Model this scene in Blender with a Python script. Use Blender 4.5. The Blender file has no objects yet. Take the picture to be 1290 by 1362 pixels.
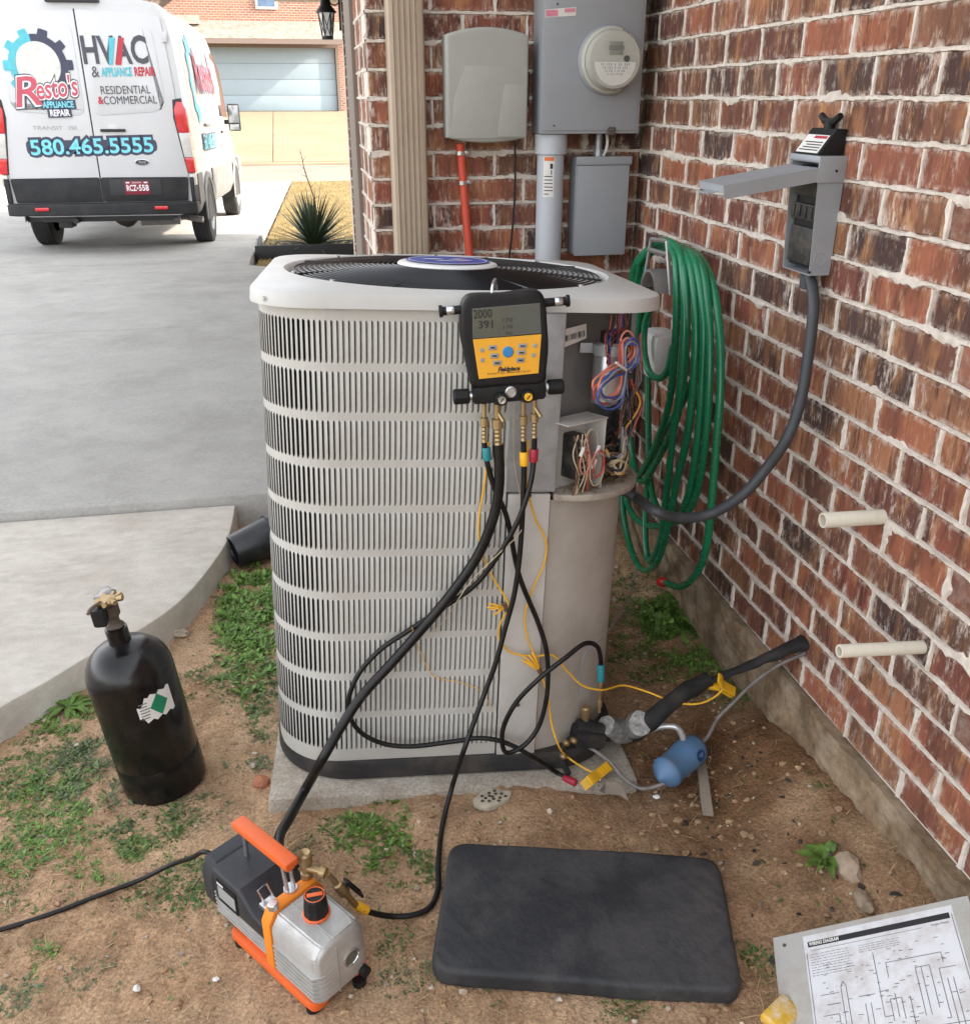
import bpy, bmesh, math, random
import numpy as np
from mathutils import Vector, Matrix, noise
random.seed(7); rng = np.random.default_rng(7)
R = math.radians
SC = bpy.context.scene
COL = SC.collection
# ------------------------------------------------------------------ camera, sky, sun, exposure
cam_d = bpy.data.cameras.new('camera'); cam = bpy.data.objects.new('camera', cam_d); COL.objects.link(cam)
_cr, _cu, _cb = ([0.981257, -0.192706, 0.0], [0.07959, 0.405271, 0.910726], [-0.175502, -0.893655, 0.413012])
cam.matrix_world = Matrix(((_cr[0], _cu[0], _cb[0], 0), (_cr[1], _cu[1], _cb[1], 0), (_cr[2], _cu[2], _cb[2], 1.6), (0, 0, 0, 1)))
cam_d.sensor_fit = 'HORIZONTAL'; cam_d.sensor_width = 36; cam_d.lens = 36 * 1215 / 1290
cam_d.clip_start = 0.02; cam_d.clip_end = 900
SC.camera = cam
SUN_EL, SUN_DIR = 29, Vector((-0.982, 0.19, 0)).normalized()      # direction the light travels over the ground
wd = bpy.data.worlds.new('World'); SC.world = wd; wd.use_nodes = True
nt = wd.node_tree; nt.nodes.clear()
sky = nt.nodes.new('ShaderNodeTexSky'); sky.sky_type = 'NISHITA'; sky.sun_disc = False
sky.sun_elevation = R(SUN_EL); sky.sun_rotation = math.atan2(-SUN_DIR.x, -SUN_DIR.y)
sky.air_density = 1.0; sky.dust_density = 2.5; sky.ozone_density = 1.0
hsv = nt.nodes.new('ShaderNodeHueSaturation'); hsv.inputs['Saturation'].default_value = 0.16
bg = nt.nodes.new('ShaderNodeBackground'); bg.inputs['Strength'].default_value = 0.15
out = nt.nodes.new('ShaderNodeOutputWorld')
nt.links.new(sky.outputs[0], hsv.inputs['Color']); nt.links.new(hsv.outputs[0], bg.inputs[0]); nt.links.new(bg.outputs[0], out.inputs[0])
sun_d = bpy.data.lights.new('sun', 'SUN'); sun = bpy.data.objects.new('sun', sun_d); COL.objects.link(sun)
sun_d.energy = 2.0; sun_d.angle = R(0.5); sun_d.color = (1.0, 0.88, 0.72)
_sd = Vector((SUN_DIR.x * math.cos(R(SUN_EL)), SUN_DIR.y * math.cos(R(SUN_EL)), -math.sin(R(SUN_EL))))
sun.rotation_euler = _sd.to_track_quat('-Z', 'Y').to_euler()
SC.view_settings.view_transform = 'Standard'; SC.view_settings.look = 'None'
SC.view_settings.exposure = 2.4; SC.view_settings.gamma = 1.0; SC.view_settings.use_curve_mapping = False
SC.render.engine = 'CYCLES'; SC.cycles.use_denoising = True
SC.cycles.max_bounces = 8; SC.cycles.diffuse_bounces = 4

# ------------------------------------------------------------------ materials
MATS = {}
def mat(name, col, rough=0.6, metal=0.0, var=0.12, vs=18.0, bump=0.0, bs=120.0, dirt=None, coat=0.0, spec=0.5, stretch=None, rand=0.0, island=0.0, tint=None):
    """procedural surface: colour broken up by two noises, optional dirt (colour, amount, scale), fine relief"""
    m = bpy.data.materials.new(name); m.use_nodes = True; MATS[name] = m
    n = m.node_tree.nodes; l = m.node_tree.links
    b = n['Principled BSDF']
    tc = n.new('ShaderNodeTexCoord'); src = tc.outputs['Object']
    if stretch:
        mp = n.new('ShaderNodeMapping'); mp.inputs['Scale'].default_value = stretch
        l.new(src, mp.inputs[0]); src = mp.outputs[0]
    def nz(scale, detail=4, rough_=0.6, s=None):
        t = n.new('ShaderNodeTexNoise'); t.inputs['Scale'].default_value = scale
        t.inputs['Detail'].default_value = detail; t.inputs['Roughness'].default_value = rough_
        l.new(s or src, t.inputs['Vector']); return t.outputs['Fac']
    def mixc(f, a, c):
        x = n.new('ShaderNodeMix'); x.data_type = 'RGBA'
        for sock, v in ((x.inputs[0], f), (x.inputs[6], a), (x.inputs[7], c)):
            if hasattr(v, 'is_output'): l.new(v, sock)
            else: sock.default_value = v if not isinstance(v, tuple) or len(v) == 4 else (*v, 1)
        return x.outputs[2]
    def ramp(f, lo, hi):
        x = n.new('ShaderNodeMapRange'); x.inputs[1].default_value = lo; x.inputs[2].default_value = hi
        l.new(f, x.inputs[0]); return x.outputs[0]
    def math_(op, a, c):
        x = n.new('ShaderNodeMath'); x.operation = op
        for sock, v in ((x.inputs[0], a), (x.inputs[1], c)):
            if hasattr(v, 'is_output'): l.new(v, sock)
            else: sock.default_value = v
        return x.outputs[0]
    m['_'] = 1
    lo = tuple(c * (1 - var) for c in col); hi = tuple(min(1, c * (1 + var)) for c in col)
    c = mixc(ramp(nz(vs), .3, .7), lo, hi)
    if tint: c = mixc(ramp(nz(tint[2], 5, .65), .5 - tint[3], .5 + tint[3]) if len(tint) > 3 else ramp(nz(tint[2]), .45, .65), c, tint[0]) if tint[1] >= 1 else mixc(math_('MULTIPLY', ramp(nz(tint[2], 5, .65), .42, .66), tint[1]), c, tint[0])
    if rand or island:
        g = n.new('ShaderNodeObjectInfo').outputs['Random'] if rand else n.new('ShaderNodeNewGeometry').outputs['Random Per Island']
        k = rand or island
        hs = n.new('ShaderNodeHueSaturation'); l.new(c, hs.inputs['Color'])
        v = n.new('ShaderNodeMapRange'); v.inputs[3].default_value = 1 - k; v.inputs[4].default_value = 1 + k; l.new(g, v.inputs[0])
        l.new(v.outputs[0], hs.inputs['Value']); c = hs.outputs[0]
    if dirt:
        f = math_('MULTIPLY', ramp(nz(dirt[2], 6, .7), .45, .75), dirt[1])
        c = mixc(f, c, dirt[0])
        l.new(math_('ADD', math_('MULTIPLY', f, .25), rough), b.inputs['Roughness'])
    else:
        l.new(math_('ADD', math_('MULTIPLY', nz(vs * 2.3), .12), rough - .06), b.inputs['Roughness'])
    l.new(c, b.inputs['Base Color'])
    b.inputs['Metallic'].default_value = metal; b.inputs['Specular IOR Level'].default_value = spec
    b.inputs['Coat Weight'].default_value = coat; b.inputs['Coat Roughness'].default_value = .08
    if bump:
        bp = n.new('ShaderNodeBump'); bp.inputs['Strength'].default_value = min(1, bump); bp.inputs['Distance'].default_value = .004
        l.new(nz(bs, 6, .65), bp.inputs['Height']); l.new(bp.outputs[0], b.inputs['Normal'])
    return m

# ------------------------------------------------------------------ mesh helpers
def V3(*a): return Vector(a)
def add_box(bm, c, s, bevel=0.0, rot=None, seg=2):
    r = bmesh.ops.create_cube(bm, size=1.0)
    vs = r['verts']
    M = Matrix.Translation(Vector(c)) @ (rot.to_4x4() if rot else Matrix.Identity(4)) @ Matrix.Diagonal((s[0], s[1], s[2], 1))
    bmesh.ops.transform(bm, matrix=M, verts=vs)
    if bevel > 0:
        es = list({e for v in vs for e in v.link_edges})
        bmesh.ops.bevel(bm, geom=es, offset=min(bevel, .49 * min(s)), segments=seg, profile=.6, affect='EDGES', clamp_overlap=True)
    return vs
def span(bm, a, b, bevel=0.0, seg=2):
    """box between two opposite corners"""
    a = Vector(a); b = Vector(b)
    return add_box(bm, (a + b) / 2, [abs(x) for x in (b - a)], bevel, None, seg)
def smooth_path(pts, step=None, closed=False, n=8):
    P = [Vector(p) for p in pts]
    if len(P) < 3 and not closed: return P
    out = []
    N = len(P)
    rngN = N if closed else N - 1
    for i in range(rngN):
        p0 = P[(i - 1) % N] if (closed or i > 0) else P[0] * 2 - P[1]
        p1 = P[i]; p2 = P[(i + 1) % N]
        p3 = P[(i + 2) % N] if (closed or i + 2 < N) else P[-1] * 2 - P[-2]
        k = max(2, int((p2 - p1).length / step)) if step else n
        d1 = (p1 - p0).length ** .5 or 1e-4; d2 = (p2 - p1).length ** .5 or 1e-4; d3 = (p3 - p2).length ** .5 or 1e-4
        m1 = ((p1 - p0) / d1 - (p2 - p0) / (d1 + d2) + (p2 - p1) / d2) * d2
        m2 = ((p2 - p1) / d2 - (p3 - p1) / (d2 + d3) + (p3 - p2) / d3) * d2
        for j in range(k):
            t = j / k
            out.append((2 * t**3 - 3 * t**2 + 1) * p1 + (t**3 - 2 * t**2 + t) * m1 + (-2 * t**3 + 3 * t**2) * p2 + (t**3 - t**2) * m2)
    if not closed: out.append(P[-1])
    return out
def add_tube(bm, pts, r, n=8, closed=False, cap=True, flat=1.0):
    P = [Vector(p) for p in pts]; N = len(P)
    rad = (lambda i: r) if not hasattr(r, '__len__') else (lambda i: r[0] + 0 if len(r) == 1 else r[min(len(r) - 1, int(i / (N - 1) * (len(r) - 1)))] * (1 - ((i / (N - 1) * (len(r) - 1)) % 1)) + r[min(len(r) - 1, int(i / (N - 1) * (len(r) - 1)) + 1)] * ((i / (N - 1) * (len(r) - 1)) % 1))
    rings = []; up = None
    for i in range(N):
        a = P[(i - 1) % N] if (closed or i > 0) else P[0]; b = P[(i + 1) % N] if (closed or i < N - 1) else P[-1]
        t = (b - a).normalized() if (b - a).length > 1e-9 else Vector((0, 0, 1))
        if up is None:
            up = Vector((0, 0, 1)) if abs(t.z) < .9 else Vector((0, 1, 0))
        up = (up - t * up.dot(t)); up = up.normalized() if up.length > 1e-6 else t.orthogonal().normalized()
        s = t.cross(up)
        rr = rad(i)
        rings.append([bm.verts.new(P[i] + (s * math.cos(2 * math.pi * k / n) * rr + up * math.sin(2 * math.pi * k / n) * rr * flat)) for k in range(n)])
    for i in range(N if closed else N - 1):
        A = rings[i]; B = rings[(i + 1) % N]
        for k in range(n): bm.faces.new((A[k], A[(k + 1) % n], B[(k + 1) % n], B[k]))
    if cap and not closed:
        bm.faces.new(rings[0][::-1]); bm.faces.new(rings[-1])
def add_lathe(bm, prof, n=24, M=None, cap=True):
    """profile [(r, z)] turned about z"""
    M = M or Matrix.Identity(4); rings = []
    for r, z in prof:
        rings.append([bm.verts.new(M @ Vector((r * math.cos(2 * math.pi * k / n), r * math.sin(2 * math.pi * k / n), z))) for k in range(n)])
    for A, B in zip(rings, rings[1:]):
        for k in range(n): bm.faces.new((A[k], A[(k + 1) % n], B[(k + 1) % n], B[k]))
    if cap:
        if prof[0][0] > 1e-6: bm.faces.new(rings[0][::-1])
        if prof[-1][0] > 1e-6: bm.faces.new(rings[-1])
def axis_M(p, d):
    """matrix whose z axis points along d, origin p"""
    return Matrix.Translation(Vector(p)) @ Vector(d).to_track_quat('Z', 'Y').to_matrix().to_4x4()
def add_cyl(bm, a, b, r, n=16, r2=None, bev=0.0):
    a = Vector(a); b = Vector(b); L_ = (b - a).length; r2 = r if r2 is None else r2
    pr = [(r - bev, 0), (r, bev), (r2, L_ - bev), (r2 - bev, L_)] if bev else [(r, 0), (r2, L_)]
    add_lathe(bm, pr, n, axis_M(a, b - a))
def add_poly(bm, pts): return bm.faces.new([bm.verts.new(Vector(p)) for p in pts])
def add_prism(bm, poly, d0, d1, plane='xz', bevel=0.0, seg=2):
    """2D outline extruded between d0 and d1 along the remaining axis"""
    def P(u, v, d): return {'xz': (u, d, v), 'xy': (u, v, d), 'yz': (d, u, v)}[plane]
    A = [bm.verts.new(P(u, v, d0)) for u, v in poly]; B = [bm.verts.new(P(u, v, d1)) for u, v in poly]
    n = len(poly); fs = [bm.faces.new(A[::-1]), bm.faces.new(B)]
    for k in range(n): fs.append(bm.faces.new((A[k], A[(k + 1) % n], B[(k + 1) % n], B[k])))
    bmesh.ops.recalc_face_normals(bm, faces=fs)
    if bevel:
        es = list({e for f in fs[:2] for e in f.edges})
        bmesh.ops.bevel(bm, geom=es, offset=bevel, segments=seg, profile=.6, affect='EDGES', clamp_overlap=True)
def rrect(w, d, r, n=6, cx=0, cy=0):
    pts = []
    for sx, sy, a0 in ((1, 1, 0), (-1, 1, 90), (-1, -1, 180), (1, -1, 270)):
        for k in range(n + 1):
            a = R(a0 + 90 * k / n); pts.append((cx + sx * (w / 2 - r) + r * math.cos(a), cy + sy * (d / 2 - r) + r * math.sin(a)))
    return pts
def rough_up(bm, amp, scale, seed=0):
    for v in bm.verts:
        q = v.co * scale + Vector((seed, seed * 1.7, seed * .3))
        v.co += Vector((noise.noise(q), noise.noise(q + Vector((31, 7, 3))), noise.noise(q + Vector((5, 51, 17))))) * amp
def blob(bm, c, s, amp=.25, seed=0, sub=2, rot=None):
    r = bmesh.ops.create_icosphere(bm, subdivisions=sub, radius=1.0)
    for v in r['verts']:
        d = 1 + amp * 1.6 * noise.noise(v.co * 1.3 + Vector((seed * 3.1, seed, 2))) + amp * .8 * noise.noise(v.co * 3 + Vector((seed, 9, 1)))
        co = Vector((v.co.x * s[0] * d, v.co.y * s[1] * d, v.co.z * s[2] * d))
        v.co = (rot @ co if rot else co) + Vector(c)
def setp(o, label=None, cat=None, group=None, kind=None):
    if label: o['label'] = label
    if cat: o['category'] = cat
    if group: o['group'] = group
    if kind: o['kind'] = kind
    return o
def obj(name, bm, m, parent=None, smooth=True, world=False, angle=38):
    """one mesh object; world=True: vertices are world coordinates, parent is a top-level Empty or a child of one"""
    me = bpy.data.meshes.new(name); bm.normal_update(); bm.to_mesh(me); bm.free()
    me.materials.append(m if not isinstance(m, str) else MATS[m])
    if smooth and len(me.polygons):
        me.polygons.foreach_set('use_smooth', [True] * len(me.polygons)); me.set_sharp_from_angle(angle=R(angle))
    o = bpy.data.objects.new(name, me); COL.objects.link(o)
    if parent:
        o.parent = parent
        if world:
            top = parent
            while top.parent: top = top.parent
            me.transform(top.matrix_basis.inverted())
    return o
def thing(name, label, cat, loc=(0, 0, 0), group=None, M=None):
    o = bpy.data.objects.new(name, None); COL.objects.link(o); o.empty_display_size = .05
    if M is not None: o.matrix_basis = M
    else: o.location = loc; o.matrix_basis = Matrix.Translation(Vector(loc))
    return setp(o, label, cat, group)
def solo(name, bm, m, label, cat, group=None, smooth=True, angle=38):
    """a thing that is one mesh: origin moved to its base"""
    o = obj(name, bm, m, None, smooth, False, angle)
    co = np.empty(len(o.data.vertices) * 3); o.data.vertices.foreach_get('co', co); co = co.reshape(-1, 3)
    c = Vector(((co[:, 0].min() + co[:, 0].max()) / 2, (co[:, 1].min() + co[:, 1].max()) / 2, co[:, 2].min()))
    o.data.transform(Matrix.Translation(-c)); o.location = c
    return setp(o, label, cat, group)
def struct(name, bm, m, parent=None, smooth=True):
    return setp(obj(name, bm, m, parent, smooth), kind='structure')
BM = bmesh.new
def lettering(s, size, m, parent, M, align='CENTER', offset=0.0, shear=0.0, width=None, name='lettering', space=1.0, z=0.0):
    """flat print: text in its local xy plane placed by matrix M; width forces the printed width"""
    cu = bpy.data.curves.new('t', 'FONT'); cu.body = s; cu.size = size; cu.align_x = align; cu.align_y = 'CENTER'
    cu.offset = offset; cu.shear = shear; cu.space_character = space; cu.resolution_u = 3; cu.space_line = .9
    to = bpy.data.objects.new('t', cu); COL.objects.link(to)
    dg = bpy.context.evaluated_depsgraph_get()
    me = bpy.data.meshes.new_from_object(to.evaluated_get(dg)); bpy.data.objects.remove(to); bpy.data.curves.remove(cu)
    if width and len(me.vertices):
        xs = [v.co.x for v in me.vertices]; w0 = max(xs) - min(xs)
        me.transform(Matrix.Diagonal((width / w0, 1, 1, 1)))
    me.transform(M); me.materials.clear(); me.materials.append(MATS[m])
    o = bpy.data.objects.new(name, me); COL.objects.link(o); o.parent = parent
    return o
def grid_mesh(name, X, Y, Z, m, smooth=True):
    ny, nx = Z.shape
    co = np.stack([X, Y, Z], -1).reshape(-1, 3)
    i = np.arange(ny * nx).reshape(ny, nx)
    q = np.stack([i[:-1, :-1], i[:-1, 1:], i[1:, 1:], i[1:, :-1]], -1).reshape(-1, 4)
    me = bpy.data.meshes.new(name); me.vertices.add(len(co)); me.vertices.foreach_set('co', co.ravel())
    me.loops.add(q.size); me.loops.foreach_set('vertex_index', q.ravel()); me.polygons.add(len(q))
    me.polygons.foreach_set('loop_start', np.arange(0, q.size, 4)); me.polygons.foreach_set('loop_total', np.full(len(q), 4))
    me.update(); me.validate()
    if smooth: me.polygons.foreach_set('use_smooth', [True] * len(q))
    me.materials.append(MATS[m]); o = bpy.data.objects.new(name, me); COL.objects.link(o); return o
def mesh_np(name, co, faces, m, parent=None):
    me = bpy.data.meshes.new(name); me.from_pydata([tuple(c) for c in co], [], faces); me.materials.append(MATS[m])
    o = bpy.data.objects.new(name, me); COL.objects.link(o)
    if parent: o.parent = parent
    return o
# ------------------------------------------------------------------ the setting: ground, slabs, street
def soil_mat():
    m = mat('soil', (.45, .29, .175), .96, 0, .24, 13, 1.0, 150, dirt=((.21, .125, .072), .85, 4.2), spec=.10, tint=((.54, .385, .25), .8, 3.1))
    n = m.node_tree.nodes; l = m.node_tree.links; b = n['Principled BSDF']; src = b.inputs['Base Color'].links[0].from_socket
    at = n.new('ShaderNodeAttribute'); at.attribute_name = 'dark_soil'        # soil darkened around the line set and along the wall
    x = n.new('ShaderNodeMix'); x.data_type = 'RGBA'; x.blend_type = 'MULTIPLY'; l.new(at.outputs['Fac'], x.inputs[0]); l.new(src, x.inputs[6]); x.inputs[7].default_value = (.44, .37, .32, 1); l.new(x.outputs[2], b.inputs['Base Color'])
    bp = b.inputs['Normal'].links[0].from_node; b2 = n.new('ShaderNodeBump'); b2.inputs['Distance'].default_value = .010; b2.inputs['Strength'].default_value = .9
    v = n.new('ShaderNodeTexNoise'); v.inputs['Scale'].default_value = 42; v.inputs['Detail'].default_value = 5; v.inputs['Roughness'].default_value = .7; tc = n.new('ShaderNodeTexCoord'); l.new(tc.outputs['Object'], v.inputs['Vector'])
    l.new(v.outputs['Fac'], b2.inputs['Height'])
    s1 = n.new('ShaderNodeTexNoise'); s1.inputs['Scale'].default_value = 135; s1.inputs['Detail'].default_value = 6; s1.inputs['Roughness'].default_value = .75; l.new(tc.outputs['Object'], s1.inputs['Vector'])
    r1 = n.new('ShaderNodeMapRange'); r1.inputs[1].default_value = .36; r1.inputs[2].default_value = .64; r1.inputs[3].default_value = .62; r1.inputs[4].default_value = 1.34; l.new(s1.outputs['Fac'], r1.inputs[0])
    hs = n.new('ShaderNodeHueSaturation'); src2 = b.inputs['Base Color'].links[0].from_socket; l.new(src2, hs.inputs['Color']); l.new(r1.outputs[0], hs.inputs['Value']); l.new(hs.outputs[0], b.inputs['Base Color']); l.new(b2.outputs[0], bp.inputs['Normal'])
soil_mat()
mat('far_soil', (.22, .165, .085), .95, 0, .25, 1.5, .6, 30, spec=.1)
mat('concrete', (.40, .39, .37), .9, 0, .13, 70, .9, 340, dirt=((.285, .275, .258), .7, 1.5), spec=.12, tint=((.46, .448, .42), .7, 5.0))
mat('walk_concrete', (.55, .515, .46), .9, 0, .14, 12, .8, 320, dirt=((.40, .35, .295), .7, 5.0), spec=.12, tint=((.63, .595, .54), .85, 30.0), stretch=(.6, 1, 1))
mat('pad_concrete', (.50, .46, .395), .95, 0, .30, 150, 1.0, 260, dirt=((.27, .195, .13), .8, 7.0), spec=.1)
mat('pad_dirty', (.30, .225, .16), .92, 0, .25, 40, .9, 260, dirt=((.18, .12, .08), .8, 8.0), spec=.2)
mat('street_concrete', (.235, .205, .17), .9, 0, .10, .6, .3, 60, dirt=((.19, .165, .13), .7, .35), spec=.2)
mat('apron_concrete', (.27, .215, .145), .9, 0, .08, .6, .3, 60, dirt=((.21, .165, .11), .8, .5), spec=.2)
mat('lawn_soil', (.21, .155, .070), .95, 0, .3, 4, .8, 60, dirt=((.14, .105, .05), .6, 1.2), spec=.1)

def drive_z(y): return float(np.interp(y, [-5, 3.5, 12, 23, 60], [.14, .14, 0.0, -.17, -.17]))
def base_z(y): return float(np.interp(y, [-60, 3.0, 3.6, 12, 23, 30, 39, 250], [-.12, -.12, -.05, -.12, -.28, -.28, .98, 2.5]))
# one sheet out to the horizon, stepped in y
ys = [-250, -60, -10, 0, 3.0, 3.6, 6, 9, 12, 16, 20, 23, 26, 30, 33, 36, 39, 60, 120, 250, 420]
xs = [-400, -120, -40, -15, -6, 0, 6, 15, 40, 120, 400]
Xg, Yg = np.meshgrid(xs, ys); Zg = np.vectorize(base_z)(Yg)
setp(grid_mesh('ground', Xg, Yg, Zg, 'far_soil'), kind='structure')

# near bare soil: fine relief, clods, settled hollow by the line set
nx, ny = 300, 380
gx = np.linspace(-2.4, 1.20, nx); gy = np.linspace(-.9, 3.66, ny)
Xs, Ys = np.meshgrid(gx, gy); Zs = np.zeros_like(Xs)
for j in range(ny):
    for i in range(nx):
        p = Vector((Xs[j, i], Ys[j, i], 0))
        z = .016 * noise.noise(p * 2.1) + .010 * noise.noise(p * 6.5 + Vector((3, 1, 0))) + .008 * abs(noise.noise(p * 17)) + .006 * noise.noise(p * 38) + .0042 * noise.noise(p * 80) + .0025 * abs(noise.noise(p * 140))
        Zs[j, i] = z
def bumpz(cx, cy, r, h):
    global Zs
    Zs = Zs + h * np.exp(-(((Xs - cx) ** 2 + (Ys - cy) ** 2) / r ** 2))
bumpz(.80, 1.72, .16, -.022); bumpz(.62, 1.75, .10, -.012); bumpz(1.15, 1.3, .25, .02); bumpz(-.45, 1.98, .14, -.012)
for (cx_, cy_) in ((-.1, 1.35), (.45, 1.33)):                     # level where the pump and the pad lie
    w = np.exp(-(((Xs - cx_) / .22) ** 4 + ((Ys - cy_) / .22) ** 4)); Zs = Zs * (1 - .8 * w)
Zs = Zs + .075 * np.clip((Xs - .86) / .24, 0, 1) ** 1.5 * np.clip((2.05 - Ys) / .5, 0, 1) + .03 * np.clip((Xs - .92) / .22, 0, 1) ** 1.5
bumpz(-.15, 1.68, .16, .016); bumpz(.2, 1.70, .09, .030); bumpz(.40, 1.70, .09, .024); bumpz(.03, 1.70, .08, .020)
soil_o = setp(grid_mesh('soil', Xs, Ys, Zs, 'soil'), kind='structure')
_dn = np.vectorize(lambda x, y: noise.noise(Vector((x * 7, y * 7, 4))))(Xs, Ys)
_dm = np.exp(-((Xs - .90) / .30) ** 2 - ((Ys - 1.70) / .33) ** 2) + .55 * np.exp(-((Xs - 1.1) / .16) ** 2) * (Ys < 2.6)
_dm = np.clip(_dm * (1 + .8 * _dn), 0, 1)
_a = soil_o.data.attributes.new('dark_soil', 'FLOAT', 'POINT'); _a.data.foreach_set('value', _dm.astype(np.float32).ravel())
def soil_z(x, y):
    i = min(nx - 1, max(0, int(round((x - gx[0]) / (gx[1] - gx[0]))))); j = min(ny - 1, max(0, int(round((y - gy[0]) / (gy[1] - gy[0])))))
    return float(Zs[j, i])

# driveway slab, falling towards the street, with sawn joints between the pours
def slab(name, m, polys, zf, th, bevel=.008):
    bm = BM()
    for poly in polys:
        top = [bm.verts.new((x, y, zf(y))) for x, y in poly]; bot = [bm.verts.new((x, y, zf(y) - th)) for x, y in poly]
        n = len(poly); f = bm.faces.new(top); fs = [f]
        for k in range(n): fs.append(bm.faces.new((top[k], bot[k], bot[(k + 1) % n], top[(k + 1) % n])))
        bmesh.ops.recalc_face_normals(bm, faces=fs)
        if f.normal.z < 0: bmesh.ops.reverse_faces(bm, faces=fs)
        bmesh.ops.bevel(bm, geom=list(f.edges), offset=bevel, segments=2, profile=.5, affect='EDGES')
    return struct(name, bm, m)
dp = []
yb = [3.505, 6.9, 10.3, 12.0, 15.5, 19.2, 23.0]
for a, b in zip(yb, yb[1:]):
    right = lambda y: .27 if y < 8.9 else (.27 if y < 9.2 else -.49 + (y - 11.6) * .035)
    if a < 9 and b > 9.2:
        dp.append([(-4.6, a + .006), (.27, a + .006), (.27, 9.3), (-.53, 9.9), (-.53, b - .006), (-4.6, b - .006)])
        dp.append([(-9.5, a + .006), (-4.612, a + .006), (-4.612, b - .006), (-9.5, b - .006)])
    else:
        for x0, x1a, x1b in ((-9.5, -4.612, -4.612), (-4.6, right(a), right(b))):
            dp.append([(x0, a + .006), (x1a, a + .006), (x1b, b - .006), (x0, b - .006)])
slab('driveway', 'concrete', dp, drive_z, .26, .006)
# curved walkway slab lower left
wk = [(-9.5, 3.497), (-.338, 3.497), (-.338, 3.44), (-.341, 3.30), (-.352, 3.15), (-.386, 3.00), (-.44, 2.82), (-.503, 2.68), (-.60, 2.55), (-.70, 2.453), (-.80, 2.33), (-.889, 2.232), (-1.0, 2.05), (-1.1, 1.8), (-1.15, 1.4), (-1.15, -.9), (-9.5, -.9)]
def walk_poly():
    p = smooth_path([(x, y, 0) for x, y in wk[2:15]], n=4)
    return [(-9.5, 3.497), (-.338, 3.497)] + [(q.x, q.y) for q in p] + [(-1.15, -.9), (-9.5, -.9)]
slab('walkway', 'walk_concrete', [walk_poly()], lambda y: .108, .24, .010)
# street with gutter, kerb lip and the neighbour's drive
bm = BM(); span(bm, (-120, 23.01, -.4), (120, 29.5, -.215)); struct('street', bm, 'street_concrete')
bm = BM(); span(bm, (-120, 29.51, -.4), (120, 30.3, -.165), .03); struct('kerb', bm, 'apron_concrete')
bm = BM()
for x0, x1 in ((-6.2, -.61), (-.59, 5.0)):
    a = [bm.verts.new(p) for p in ((x0, 30.32, -.16), (x1, 30.32, -.16), (x1, 39.2, 1.13), (x0, 39.2, 1.13))]; bm.faces.new(a)
struct('far_driveway', bm, 'apron_concrete')
bm = BM()
add_poly(bm, [(-.50, 9.95, -.055), (9, 9.95, -.055), (9, 22.95, -.17), (-.05, 22.95, -.17)]); struct('lawn', bm, 'lawn_soil')
# concrete pad under the condenser (settled a little, like the unit on it)
CMAT = Matrix([[1.041716, 0.067179, 0.048366], [-0.069914, 1.040931, 0.05999], [-0.044321, -0.063037, 1.042155]]).to_4x4(); CMAT.translation = Vector((0.3028, 2.2443, 0.0063))
bm = BM(); span(bm, (-.436, -.462, -.085), (.45, .47, -.004), .012); rough_up(bm, .004, 9)
pad_o = obj('concrete_pad', bm, 'pad_concrete'); pad_o.matrix_basis = CMAT.copy()
setp(pad_o, 'rough concrete equipment pad under the tall grey condenser', 'concrete pad')
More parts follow.
